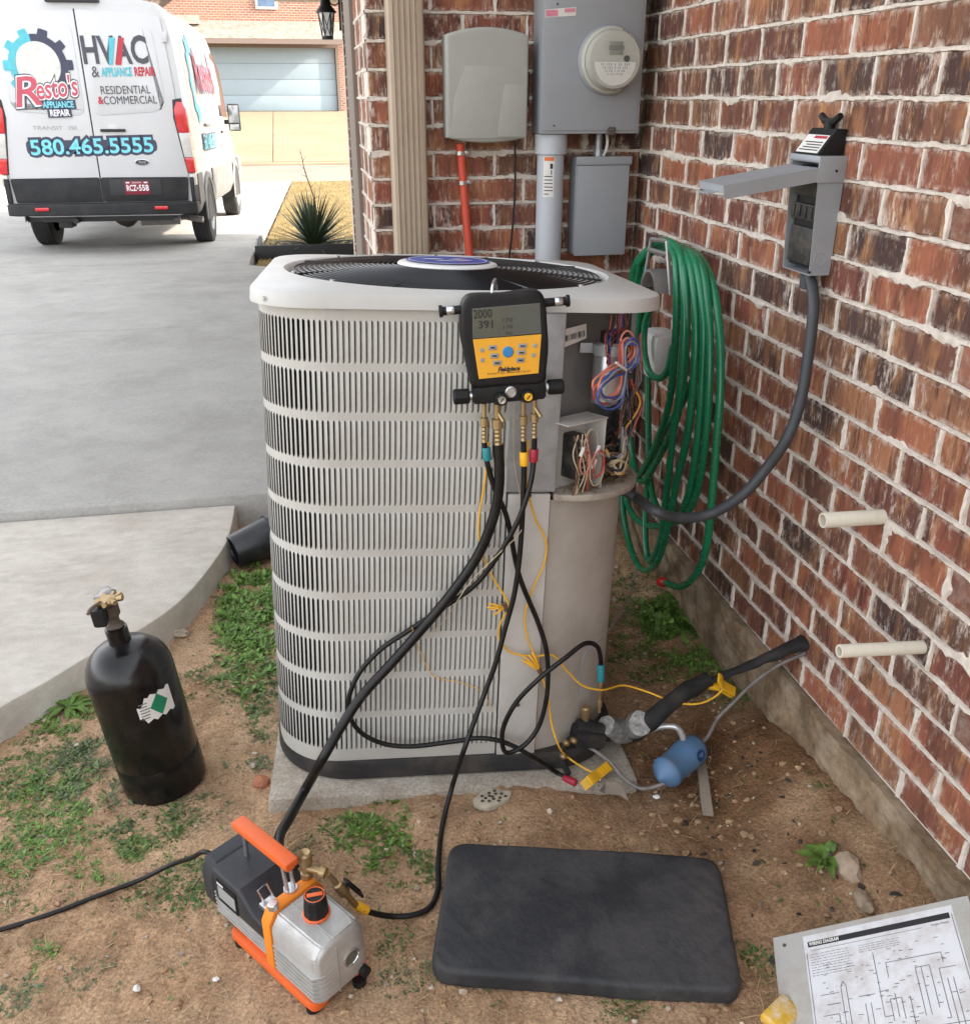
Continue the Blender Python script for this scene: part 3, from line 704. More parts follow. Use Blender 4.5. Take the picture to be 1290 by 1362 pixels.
# fan guard: rings of wire on radial stays
gd = BM()
GR = [.118 + .0122 * k for k in range(21)]
for k in range(8):
    a = R(22.5 + 45 * k); add_tube(gd, [(.11 * math.cos(a), .11 * math.sin(a), CH + .000), (.24 * math.cos(a), .24 * math.sin(a), CH - .003), (.372 * math.cos(a), .372 * math.sin(a), CH - .010)], .0028, 5)
guard = obj('fan_guard', gd, 'guard_black', ac); guard['kind'] = 'stuff'
for r_ in GR:
    g = BM(); z = CH + .002 - .014 * ((r_ - .118) / .25) ** 2
    add_tube(g, [(r_ * math.cos(2 * math.pi * k / 64), r_ * math.sin(2 * math.pi * k / 64), z) for k in range(64)], .0022, 5, closed=True)
    obj('ring', g, 'guard_black', guard)
hub = BM(); add_lathe(hub, [(.118, CH + .001), (.120, CH + .005), (.117, CH + .009), (.110, CH + .011), (0, CH + .014)], 48); hub_o = obj('hub_cap', hub, 'white_plastic', ac)
bm = BM(); MB_ = Matrix.Translation((0.0, .0, CH + .0142)) @ Matrix.Diagonal((1, 1, 1, 1))
add_poly(bm, [MB_ @ V3(.100 * math.cos(2 * math.pi * k / 40), .098 * math.sin(2 * math.pi * k / 40), .0004) for k in range(40)]); obj('badge', bm, 'badge_blue', hub_o, smooth=False)
bm = BM()
add_tube(bm, [MB_ @ V3(.093 * math.cos(2 * math.pi * k / 40), .091 * math.sin(2 * math.pi * k / 40), .0004) for k in range(40)], .0013, 4, closed=True, flat=.3)
for (x, y, a, b) in ((-.035, .012, .022, .010), (.03, -.006, .026, .009), (-.01, -.024, .018, .007), (.025, .026, .012, .006)):
    add_poly(bm, [MB_ @ V3(x + a * math.cos(2 * math.pi * k / 14) * (1 + .3 * (k % 2)), y + b * math.sin(2 * math.pi * k / 14), .0009) for k in range(14)])
obj('emblem', bm, 'white_plastic', hub_o, smooth=False)
# fan under the guard
bm = BM()
for k in range(4):
    a0 = R(90 * k + 20); prof = []
    for (r_, w0, w1, tw) in ((.06, -.05, .05, .05), (.16, -.10, .12, .04), (.26, -.13, .17, .03), (.335, -.12, .18, .025)):
        prof.append((bm.verts.new((r_ * math.cos(a0 + w0 / r_), r_ * math.sin(a0 + w0 / r_), CH - .075 - tw)), bm.verts.new((r_ * math.cos(a0), r_ * math.sin(a0), CH - .078)), bm.verts.new((r_ * math.cos(a0 + w1 / r_), r_ * math.sin(a0 + w1 / r_), CH - .075 + tw * .6))))
    for A, B in zip(prof, prof[1:]):
        for q in range(2): bm.faces.new((A[q], A[q + 1], B[q + 1], B[q]))
fan = obj('fan', bm, 'fan_dark', ac)
bm = BM(); add_lathe(bm, [(0, CH - .03), (.085, CH - .032), (.09, CH - .04), (.09, CH - .2), (0, CH - .2)], 24, cap=False); obj('motor', bm, 'fan_dark', fan)
bm = BM(); add_lathe(bm, [(.352, CH - .20), (.0, CH - .36)], 32, cap=False); obj('well', bm, 'fan_dark', ac)
# ---- wiring corner: capacitor, bracket, contactor, coiled leads
def Q(p, d=0.0): return p
bm = BM(); add_poly(bm, [(0.208,-0.386,1.077), (0.2704,-0.3236,1.08), (0.2736,-0.3204,1.048), (0.2112,-0.3828,1.039)]); lab = obj('sticker', bm, 'label_white', ac, smooth=False)
bm = BM()
pa, pb, pc = V3(*(0.2125,-0.3835,1.064)), V3(*(0.2667,-0.3294,1.067)), V3(*(0.2139,-0.3822,1.048))
for k in range(15):
    t0 = k / 15; t1 = t0 + random.choice((.018, .03, .045)); e = pb - pa; h_ = (pc - pa) * .8
    add_poly(bm, [pa + e * t0 + h_, pa + e * t1 + h_, pa + e * t1, pa + e * t0])
obj('barcode', bm, 'ink', lab, smooth=False)
cap0 = V3(*(0.3267,-0.3094,0.9635))
bm = BM(); add_lathe(bm, [(.030, 0), (.031, .004), (.031, .13), (.028, .134), (0, .134)], 24, Matrix.Translation((cap0.x, cap0.y, .905))); cap_o = obj('capacitor', bm, 'can_silver', ac)
bm = BM()
for k in range(9):
    a = R(40 * k); add_cyl(bm, (cap0.x + .016 * math.cos(a), cap0.y + .016 * math.sin(a), 1.039), (cap0.x + .016 * math.cos(a), cap0.y + .016 * math.sin(a), 1.062), .0035, 6)
t_ = obj('terminal', bm, 'wire_black', cap_o); t_['kind'] = 'stuff'
bm = BM(); add_lathe(bm, [(.0325, 1.012), (.0335, 1.012), (.0335, 1.034), (.0325, 1.034)], 24, Matrix.Translation((cap0.x, cap0.y, 0)), cap=False); span(bm, (cap0.x - .06, cap0.y + .012, 1.012), (cap0.x - .028, cap0.y + .016, 1.034), .001); obj('bracket', bm, 'grey_tape', cap_o)
def wire(pts, r, m, name='wire', parent=None, n=5): 
    b = BM(); add_tube(b, smooth_path(pts, n=5), r, n); return obj(name, b, m, parent or ac)
KK = .485
# hanging bundle of slack leads, tied at its waist
loop1 = [(0.3378,-0.3758,1.055), (0.3516,-0.3707,1.062), (0.3686,-0.3565,1.047), (0.3699,-0.3554,1.02), (0.3477,-0.3805,1.003), (0.3155,-0.414,1.005), (0.2859,-0.4389,0.9947), (0.2677,-0.4542,0.976), (0.2737,-0.4491,0.956), (0.2976,-0.4291,0.9417), (0.3265,-0.4049,0.9456), (0.3368,-0.3962,0.9664), (0.3421,-0.3852,0.9963), (0.3365,-0.3834,1.028)]
for k, (m, dx, dz, dd) in enumerate((('wire_salmon', 0, 0, 0), ('wire_grey', .006, -.006, .004), ('wire_blue', .010, -.002, -.002), ('wire_red', -.006, -.008, .002), ('wire_grey', .003, -.014, -.004), ('wire_salmon', -.003, .006, -.003), ('wire_blue', .006, -.016, .005))):
    c_ = sum((Vector(p) for p in loop1), Vector()) / len(loop1)
    b = BM(); sc_ = 1 + .05 * (k - 3) / 3
    add_tube(b, smooth_path([c_ + (Vector(p) - c_) * sc_ + V3(dx, -dd, dz) + V3(*[random.uniform(-.003, .003) for _ in range(3)]) for p in loop1], n=5, closed=True), .0026, 6, closed=True); obj('lead', b, m, ac)
wire([(0.3116,-0.4304,1.018), (0.3264,-0.4206,1.008), (0.3434,-0.4037,0.997)], .003, 'label_white', 'tie')
# leads dropping from the lid to the capacitor and down to the contactor
for k in range(16):
    x0 = 800 + random.uniform(-3, 45); m = random.choice(('wire_yellow', 'wire_red', 'wire_brown', 'wire_black', 'wire_blue', 'wire_black', 'wire_tan'))
    q0 = V3(*(0.3383,-0.3144,1.089)); q1 = V3(*(0.3251,-0.3397,1.068))
    e = V3(math.cos(R(42)), math.sin(R(42)), 0); s0 = (random.uniform(-28, 30)) * .0017
    wire([q0 + e * s0 + V3(0, 0, .01), q0 + e * (s0 + random.uniform(-.01, .01)) - V3(0, 0, .02), q1 + e * random.uniform(-.03, .045) - V3(0, 0, random.uniform(.0, .05)), q1 + e * random.uniform(-.02, .05) - V3(0, 0, random.uniform(.06, .1))], .0016, m, 'lead')
for k in range(30):
    e = V3(math.cos(R(42)), math.sin(R(42)), 0); q0 = V3(*(0.3934,-0.2513,0.8986)); q1 = V3(*(0.366,-0.2895,0.7477))
    m = random.choice(('wire_black', 'wire_brown', 'wire_brown', 'wire_black', 'wire_tan', 'wire_brown', 'wire_red'))
    wire([q0 + e * random.uniform(-.03, .03) + V3(0, 0, random.uniform(-.02, .05)), q0 + e * random.uniform(-.02, .035) - V3(0, 0, random.uniform(.03, .07)), q1 + e * random.uniform(-.03, .05) + V3(0, 0, random.uniform(.0, .05)), q1 + e * random.uniform(-.05, .03) + V3(0, 0, random.uniform(-.02, .03))], random.choice((.0018, .0026, .0034)), m, 'lead')
for k in range(9):
    e = V3(math.cos(R(42)), math.sin(R(42)), 0); q1 = V3(*(0.3347,-0.331,0.8004))
    wire([q1 + e * -.02 + V3(0, 0, -.012 * k + .03), q1 + e * .015 + V3(0, 0, -.012 * k + .04 + random.uniform(-.01, .01)), q1 + e * .05 + V3(0, 0, -.01 * k + random.uniform(0, .05)), q1 + e * .07 + V3(0, 0, random.uniform(0, .1))], .0035, random.choice(('wire_black', 'wire_brown', 'wire_black')), 'lead')
for k in range(26):
    e = V3(math.cos(R(42)), math.sin(R(42)), 0); q0 = V3(*(0.3939,-0.2643,1.005)); q1 = V3(*(0.4036,-0.2691,0.8499)); f_ = V3(e.y, -e.x, 0)
    wire([q0 + e * random.uniform(-.02, .03) + V3(0, 0, random.uniform(-.03, .05)), q0.lerp(q1, .4) + e * random.uniform(-.03, .04) + f_ * random.uniform(-.01, .025), q0.lerp(q1, .75) + e * random.uniform(-.04, .04) + f_ * random.uniform(-.01, .02), q1 + e * random.uniform(-.05, .03) + V3(0, 0, random.uniform(-.05, .03))], random.choice((.0016, .002, .0026)), random.choice(('wire_black', 'wire_brown', 'wire_black', 'wire_red', 'wire_grey', 'wire_yellow', 'wire_black', 'wire_brown')), 'lead')
for k in range(22):
    e = V3(math.cos(R(42)), math.sin(R(42)), 0); c_ = V3(*(0.3497,-0.3243,0.768)); f_ = V3(e.y, -e.x, 0)
    wire([c_ + e * random.uniform(-.035, .0) + V3(0, 0, random.uniform(-.03, .04)), c_ + e * random.uniform(-.02, .02) + f_ * random.uniform(.0, .03) + V3(0, 0, random.uniform(-.03, .04)), c_ + e * random.uniform(.02, .05) + f_ * random.uniform(.0, .02) + V3(0, 0, random.uniform(-.03, .05)), c_ + e * random.uniform(.03, .075) + V3(0, 0, random.uniform(-.01, .08))], random.choice((.002, .003, .0036)), random.choice(('wire_black', 'wire_brown', 'wire_black', 'wire_tan', 'wire_yellow', 'wire_grey')), 'lead')
for c_, s_2 in (((0.3871,-0.3243,1.004), (.012, .010, .016)), ((0.3731,-0.3369,0.9698), (.010, .010, .012)), ((0.3822,-0.3286,0.988), (.014, .008, .008))):
    b = BM(); add_box(b, c_, s_2, .002, Matrix.Rotation(R(42), 3, 'Z')); obj('wire_splice', b, random.choice(('contactor_black', 'label_white')), ac)
# contactor housing standing on the shelf: bent galvanised plate with the coil block in front
cA, cB = V3(*(0.2126,-0.4066,0.7384)), V3(*(0.3045,-0.3423,0.7078)); zt = 0.885
e = (cB - cA); e.z = 0; e.normalize(); f = V3(e.y, -e.x, 0)
bm = BM(); M_ = Matrix(((e.x, f.x, 0, cA.x), (e.y, f.y, 0, cA.y), (0, 0, 1, 0), (0, 0, 0, 1)))
w_ = (cB - cA).length
v0 = add_box(bm, M_ @ V3(w_ * .5, -.03, (.722 + zt) / 2), (w_, .003, zt - .722), .001, M_.to_3x3()); add_box(bm, M_ @ V3(w_ * .97, .0, (.722 + zt) / 2), (.003, .055, zt - .722), .001, M_.to_3x3()); add_box(bm, M_ @ V3(w_ * .45, .0, zt - .002), (w_ * 1.1, .06, .003), .001, M_.to_3x3())
ct = obj('contactor_plate', bm, 'post_paint', ac)
bm = BM(); add_box(bm, M_ @ V3(w_ * .45, -.005, .80), (.034, .045, .10), .004, M_.to_3x3()); obj('contactor', bm, 'contactor_black', ct)
bm = BM()
for k in range(6): add_box(bm, M_ @ V3(w_ * .46, .020, .765 + .015 * k), (.026, .008, .006), .002, M_.to_3x3())
t_ = obj('terminal', bm, 'can_silver', ct); t_['kind'] = 'stuff'
for k, (m, rr_, cx_, cz_) in enumerate((('wire_tan', .024, .55, .83), ('wire_red', .022, .72, .785), ('wire_tan', .026, .70, .775), ('wire_salmon', .018, .3, .80), ('wire_red', .02, .66, .79))):
    b = BM(); add_tube(b, [M_ @ V3(w_ * cx_ + rr_ * math.cos(2 * math.pi * q / 20) * .9, .030 + .004 * k, cz_ + rr_ * 1.5 * math.sin(2 * math.pi * q / 20)) for q in range(20)], .0017, 5, closed=True); obj('lead', b, m, ac)
for k in range(8):
    x = w_ * random.uniform(0, .5); wire([M_ @ V3(x, .03, .86), M_ @ V3(x + random.uniform(-.02, .02), .035, .82), M_ @ V3(x + random.uniform(-.01, .02), .038, .77), M_ @ V3(x + random.uniform(-.02, .03), .03, .725)], .0016, random.choice(('wire_red', 'wire_tan', 'wire_brown', 'wire_brown')), 'lead')
for (cx_, cz_) in ((.18, .815), (.62, .81), (.55, .78)):
    b = BM(); add_cyl(b, M_ @ V3(w_ * cx_, .040, cz_), M_ @ V3(w_ * cx_ + .006, .042, cz_ + .02), .004, 8); obj('wire_nut', b, 'label_white', ac)
# dry leaf litter drifted on the shelf
bm = BM()
for k in range(150):
    a = random.uniform(0, 1); p = V3(*(0.2439,-0.403,0.7333)).lerp(V3(*(0.4053,-0.29,0.7292)), a); p += V3(random.uniform(-.025, .02), random.uniform(-.02, .03), 0); p.z = .724 + random.uniform(0, .012)
    d = V3(random.uniform(-1, 1), random.uniform(-1, 1), random.uniform(-.3, .5)).normalized() * random.uniform(.006, .018); s = d.cross(V3(0, 0, 1)).normalized() * .0015
    add_poly(bm, [p - d - s, p + d - s, p + d + s, p - d + s])
l_ = obj('litter', bm, 'debris', ac, smooth=False); l_['kind'] = 'stuff'
# screw heads on the post and seam
bm = BM()
for z in (.19, .72): add_cyl(bm, (.15, -CD / 2 - .004, z), (.15, -CD / 2 - .007, z), .005, 8)
s_ = obj('bolt', bm, 'base_black', ac); s_['kind'] = 'stuff'
# ------------------------------------------------------------------ things on the brick walls
mat('enclosure_grey', (.345, .345, .315), .5, 0, .04, 4, .1, 300, dirt=((.27, .26, .235), .3, 6))
mat('meter_grey', (.30, .32, .345), .48, .1, .05, 4, .08, 200, dirt=((.24, .25, .265), .35, 6))
mat('pvc_grey', (.46, .49, .53), .5, 0, .04, 4, .05, 90, dirt=((.36, .38, .41), .3, 6))
mat('pvc_white', (.70, .66, .55), .45, 0, .05, 8, dirt=((.50, .42, .32), .55, 14))
mat('orange_duct', (.62, .085, .045), .5, 0, .06, 10)
mat('clear_glass', (.58, .60, .57), .15, 0, .05, 10, coat=.8); mat('meter_face', (.42, .41, .36), .6, 0, .05, 20); mat('lcd', (.17, .19, .15), .3, 0, .1, 20, coat=.4)
mat('dark_plastic', (.010, .010, .011), .5, 0, .15, 30, .1, 200, spec=.3); mat('label_pink', (.62, .22, .30), .5); mat('label_red', (.45, .03, .06), .5); mat('label_orange', (.65, .16, .04), .5)
mat('rust', (.14, .11, .09), .7, .5, .3, 30, .5, 90); mat('cable_black', (.014, .014, .015), .5, 0, .2, 30)
mat('whip_grey', (.042, .046, .052), .55, 0, .1, 20, .15, 120); mat('hose_green', (.010, .17, .075), .24, 0, .10, 8, dirt=((.02, .16, .09), .3, 30)); mat('connector_red', (.5, .015, .018), .35, 0, .1, 20)
mat('cast_alloy', (.33, .315, .30), .45, .6, .12, 20, .2, 120)

# telecom enclosure: shallow bowed cover with a raised field
YB = 3.194
bx = thing('utility_box', 'grey green plastic telecom enclosure with bowed cover left of the meter cabinet', 'utility box', (.63, YB, 1.47))
def P(x, y, b): return None
x0, zt_ = (0.4836,3.09,1.777)[0], (0.4836,3.09,1.777)[2]; x1, zb_ = (0.7475,3.09,1.479)[0], (0.7475,3.09,1.479)[2]
w = x1 - x0; pts = []
for k in range(13): t = k / 12; pts.append((x0 + w * t, zt_ + .022 * (1 - (2 * t - 1) ** 2)))
for k in range(13): t = 1 - k / 12; pts.append((x0 + w * t, zb_ - .016 * (1 - (2 * t - 1) ** 2) + .006))
bm = BM(); add_prism(bm, pts, 3.093, 3.135, 'xz', .012, 3); obj('cover', bm, 'enclosure_grey', bx, world=True)
bm = BM(); span(bm, (x0 + .004, 3.137, zb_ + .004), (x1 - .004, 3.192, zt_ - .004), .004); obj('back_box', bm, 'enclosure_grey', bx, world=True)
bm = BM(); add_prism(bm, [(x0 + w * .24, zt_ - .085), (x1 - .006, zt_ - .085), (x1 - .006, zb_ + .004), (x0 + w * .06, zb_ + .004), (x0 + w * .10, zb_ + .12)], 3.0895, 3.0925, 'xz', .002); obj('raised_field', bm, 'enclosure_grey', bx, world=True)
bm = BM(); add_prism(bm, [(x0 + w * .70, zb_ + .16), (x1 - .008, zb_ + .16), (x1 - .008, zb_ + .008), (x0 + w * .62, zb_ + .008)], 3.0865, 3.089, 'xz', .002); obj('access_flap', bm, 'enclosure_grey', bx, world=True)
bm = BM(); span(bm, (x1 + .002, 3.13, zt_ - .20), (x1 + .012, 3.15, zt_ - .10), .002); obj('latch', bm, 'dark_plastic', bx, world=True)
# orange conduit below it, with two straps
rc = thing('orange_conduit', 'bright orange red duct running down the bricks from the telecom enclosure', 'conduit', (.55, 3.17, .9))
pr = [(0.5383,3.16,1.466), (0.5456,3.165,1.374), (0.5547,3.165,1.255), (0.5665,3.165,1.12), (0.5918,3.165,0.8997), (0.6076,3.165,0.6242)]
bm = BM(); add_tube(bm, smooth_path(pr), .0135, 14); obj('duct', bm, 'orange_duct', rc, world=True)
for (px_) in (pr[0], pr[1]):
    q = V3(*px_) - V3(0, 0, .03); bm = BM(); add_lathe(bm, [(.0145, -.006), (.016, -.006), (.016, .006), (.0145, .006)], 16, Matrix.Translation(q)); span(bm, q + V3(.014, .012, -.006), q + V3(.032, .022, .006), .001); obj('strap', bm, 'silver', rc, world=True)
bm = BM(); add_tube(bm, smooth_path([(0.7237,3.17,1.469), (0.7268,3.175,1.323), (0.7194,3.18,1.176), (0.7122,3.18,1.113), (0.6983,3.18,0.8921)]), .0035, 6)
solo('cable', bm, 'cable_black', 'thin black cable hanging from the telecom enclosure beside the orange conduit', 'cable')
# meter cabinet
mc = thing('meter_cabinet', 'tall grey metal electric cabinet with a round glass meter on the back wall', 'electric cabinet', (.98, YB, 1.45))
YM = 3.064
xa, za = (0.7828,3.064,1.499)[0], (0.7829,3.064,1.495)[2]; xb = (1.111,3.064,1.493)[0]
bm = BM(); span(bm, (xa, YM, za), (xb, YB - .003, 2.28), .004); obj('cabinet', bm, 'meter_grey', mc, world=True)
bm = BM(); span(bm, (xa + .008, YM - .004, za + .010), (xb - .012, YM - .0005, 2.27), .002); obj('door', bm, 'meter_grey', mc, world=True)
bm = BM(); add_poly(bm, [(0.7866,3.059,1.845), (0.8833,3.059,1.853), (0.8842,3.059,1.83), (0.7872,3.059,1.823)][::-1]); lb = obj('sticker', bm, 'label_white', mc, world=True, smooth=False)
bm = BM(); add_poly(bm, [(0.7887,3.058,1.843), (0.8264,3.058,1.845), (0.8269,3.058,1.829), (0.7892,3.058,1.826)][::-1]); obj('print', bm, 'label_pink', lb, world=True, smooth=False); bm = BM(); add_poly(bm, [(0.8476,3.058,1.848), (0.8807,3.058,1.85), (0.8811,3.058,1.84), (0.8479,3.058,1.838)][::-1]); obj('print', bm, 'label_pink', lb, world=True, smooth=False)
c = V3(*(0.9942,3.05,1.707)); MX = axis_M((c.x, YM - .004, c.z), (0, -1, 0))
bm = BM(); add_lathe(bm, [(.098, 0), (.100, .004), (.098, .012), (.094, .014)], 40, MX); mt = obj('meter', bm, 'meter_grey', mc, world=True)
bm = BM(); add_lathe(bm, [(.094, .010), (.095, .030), (.088, .036)], 40, MX); obj('meter_ring', bm, 'meter_face', mt, world=True)
bm = BM(); add_lathe(bm, [(.086, .036), (.0845, .085), (.078, .098), (.066, .104), (0, .106)], 40, MX); obj('meter_dome', bm, 'clear_glass', mt, world=True)
bm = BM(); add_lathe(bm, [(.086, .04), (.080, .070), (0, .0705)], 40, MX, cap=False); obj('meter_body', bm, 'meter_face', mt, world=True)
bm = BM(); s_ = .1075
def mf(u, v, z=.1075): return MX @ V3(u, v, z)
ax = [(.066 * math.cos(R(a)), .066 * math.sin(R(a))) for a in range(180, 361, 12)]
xdir = (MX.to_3x3() @ V3(1, 0, 0)); ydir = (MX.to_3x3() @ V3(0, 1, 0))
fc = V3(c.x, YM - .004 - .0725, c.z)
_g = MATS['clear_glass'].node_tree.nodes['Principled BSDF']; _g.inputs['Alpha'].default_value = .16
add_poly(bm, [fc + V3(u, 0, v - .006) for u, v in ax]); obj('meter_label', bm, 'label_white', mt, world=True, smooth=False)
bm = BM(); span(bm, fc + V3(-.020, -.0015, .014), fc + V3(.022, .001, .050), .001); obj('meter_display', bm, 'lcd', mt, world=True)
FM = Matrix(((1, 0, 0, 0), (0, 0, -1, 0), (0, 1, 0, 0), (0, 0, 0, 1)))          # text upright, facing -y
lettering('00000', .020, 'ink', mt, Matrix.Translation(-mc.location) @ Matrix.Translation(fc + V3(.001, -.002, .032)) @ FM)
for k in range(4): lettering('|| ||| | || |||', .007, 'ink', mt, Matrix.Translation(-mc.location) @ Matrix.Translation(fc + V3(0, -.0006, -.012 - .009 * k)) @ FM, width=.09 - .014 * k)
bm = BM(); add_cyl(bm, fc + V3(.036, .002, .004), fc + V3(.036, -.003, .004), .009, 12); obj('meter_port', bm, 'dark_plastic', mt, world=True)
bm = BM()
for a in (62, -58): add_box(bm, (c.x + .090 * math.cos(R(a)), YM - .03, c.z + .090 * math.sin(R(a))), (.024, .014, .006), .001, Matrix.Rotation(-R(a + 90), 3, 'Y'))
s_ = obj('meter_clip', bm, 'dark_plastic', mt, world=True); s_['kind'] = 'stuff'
for (x, z) in ((mc.location.x - .155, 1.52), (mc.location.x + .150, 1.52), (mc.location.x - .155, 1.86)):
    bm = BM(); add_lathe(bm, [(.0035, 0), (.0035, .0015), (0, .002)], 8, Matrix.Translation((x, YM - .0042, z)) @ Matrix.Rotation(R(90), 4, 'X')); obj('screw', bm, 'rust', mc, world=True)
# lock hasp below
bm = BM(); p = V3(*(1.015,3.055,1.505)); add_tube(bm, [p + V3(-.012, 0, 0), p + V3(-.010, -.008, .008), p + V3(.010, -.008, .008), p + V3(.012, 0, 0)], .003, 6); span(bm, p + V3(-.014, -.004, -.014), p + V3(.014, .006, .0), .003); obj('hasp', bm, 'rust', mc, world=True)
# grey conduit with collar and warning label
cx_ = (0.8349,3.1,1.327)[0]; cy_ = 3.128
gc = thing('riser_conduit', 'wide pale grey plastic conduit with a warning label below the meter cabinet', 'conduit', (cx_, cy_, .2))
bm = BM(); add_cyl(bm, (cx_, cy_, .1), (cx_, cy_, za - .001), .0445, 32); obj('pipe', bm, 'pvc_grey', gc, world=True)
bm = BM(); zc = (0.8264,3.08,1.431)[2]; add_lathe(bm, [(.046, zc), (.0525, zc + .002), (.0535, za - .002), (.046, za - .001)], 32, Matrix.Translation((cx_, cy_, 0))); obj('collar', bm, 'pvc_grey', gc, world=True)
def wrap(parent, m, zlo, zhi, a0, a1, r, name='label'):
    bm = BM(); prev = None
    for k in range(9):
        a = R(a0 + (a1 - a0) * k / 8); row = [bm.verts.new((cx_ + r * math.cos(a), cy_ + r * math.sin(a), z)) for z in (zlo, zhi)]
        if prev: bm.faces.new((prev[0], row[0], row[1], prev[1]))
        prev = row
    return obj(name, bm, m, parent, world=True)
zl1, zl0 = (0.8163,3.08,1.431)[2] - .004, (0.8202,3.08,1.301)[2]
lb = wrap(gc, 'label_white', zl0, zl1, 225, 272, .0450); wrap(lb, 'label_orange', zl1 - .014, zl1 - .002, 229, 270, .0453, 'warning_band')
for k in range(6): wrap(lb, 'ink', zl0 + .008 + .011 * k, zl0 + .011 + .011 * k, 230, 250 + (k * 37) % 19, .0453, 'print')
wrap(lb, 'ink', zl1 - .038, zl1 - .022, 254, 266, .0453, 'symbol'); wrap(lb, 'ink', zl1 - .056, zl1 - .042, 258, 262, .0453, 'symbol')
# small grey box with its connector and bonding wires
xa, ztp = (0.9188,3.1,1.422)[0], (0.9188,3.1,1.422)[2]; xb, zbt = (1.106,3.1,1.109)[0], (1.106,3.1,1.109)[2]
sb = thing('bonding_box', 'small grey steel box with slip cover under the meter cabinet', 'junction box', ((xa + xb) / 2, YB, zbt))
bm = BM(); span(bm, (xa, 3.112, zbt), (xb, YB - .004, ztp), .003); obj('body', bm, 'meter_grey', sb, world=True)
bm = BM(); span(bm, (xa + .003, 3.104, zbt - .004), (xb - .003, 3.111, ztp - .026), .002); obj('cover', bm, 'meter_grey', sb, world=True)
bm = BM(); span(bm, (xa - .003, 3.102, ztp - .024), (xb + .003, 3.111, ztp + .002), .002); obj('cover_lip', bm, 'meter_grey', sb, world=True)
q = V3(*(1.004,3.145,1.44))
bm = BM(); add_cyl(bm, (q.x, 3.148, ztp - .004), (q.x, 3.148, ztp + .022), .016, 8); add_cyl(bm, (q.x, 3.148, ztp + .02), (q.x, 3.148, za + .002), .012, 12); obj('connector', bm, 'galvanised', sb, world=True)
bm = BM(); add_tube(bm, smooth_path([(q.x + .018, 3.12, za), (q.x + .02, 3.115, za - .03), (q.x + .018, 3.12, ztp + .02), (q.x + .014, 3.13, ztp + .004)]), .005, 6); obj('lug_wire', bm, 'label_white', sb, world=True)
bm = BM(); add_tube(bm, smooth_path([(q.x - .012, 3.14, ztp), (q.x - .03, 3.15, ztp + .012), (q.x - .045, 3.16, ztp + .004)]), .004, 6); obj('lug', bm, 'rust', sb, world=True)
# white hose-bib cover behind the hose
bm = BM(); a = (1.13,2.75,0.8436); M_ = Matrix.Translation((1.118, a[1], a[2]))
add_box(bm, M_ @ V3(0, 0, 0), (.095, .15, .15), .025); solo('faucet_cover', bm, 'white_plastic', 'pale insulated faucet cover half hidden behind the green hose', 'faucet cover')
# garden hose on its hanger
XH = 1.10
hg = thing('hose_hanger', 'cast grey metal hose hanger screwed to the brick wall', 'hose hanger', (1.14, 2.62, 1.1))
A, B, C_, D_ = V3(*(1.06,2.749,1.205)), V3(*(1.06,2.621,1.217)), V3(*(1.06,2.559,1.071)), V3(*(1.06,2.782,1.076))
bm = BM()
add_tube(bm, [A, B], .007, 6); add_tube(bm, [A, D_], .006, 6); add_tube(bm, [B, C_], .006, 6); add_tube(bm, [A.lerp(D_, .25), B.lerp(C_, .25)], .008, 6)
obj('bracket', bm, 'cast_alloy', hg, world=True)
bm = BM(); prev = None; ctr = (D_ + C_) / 2 
for k in range(11):
    a = R(10 + 160 * k / 10); yy = ctr.y + .066 * math.cos(a); zz = ctr.z - .02 + .075 * math.sin(a)
    row = [bm.verts.new((x, yy, zz)) for x in (1.03, 1.155)] + [bm.verts.new((x, ctr.y + .058 * math.cos(a), ctr.z - .02 + .067 * math.sin(a))) for x in (1.155, 1.03)]
    if prev:
        for i in range(4): bm.faces.new((prev[i], row[i], row[(i + 1) % 4], prev[(i + 1) % 4]))
    prev = row
obj('saddle', bm, 'cast_alloy', hg, world=True)
bm = BM(); add_tube(bm, [V3(1.03, ctr.y + .07, ctr.z - .01), V3(1.03, ctr.y - .075, ctr.z - .04)], .007, 6); obj('lip', bm, 'cast_alloy', hg, world=True)
gh = thing('garden_hose', 'green garden hose coiled in long loops over the wall hanger', 'garden hose', (1.08, 2.5, .1))
def X(x, y, a): return None
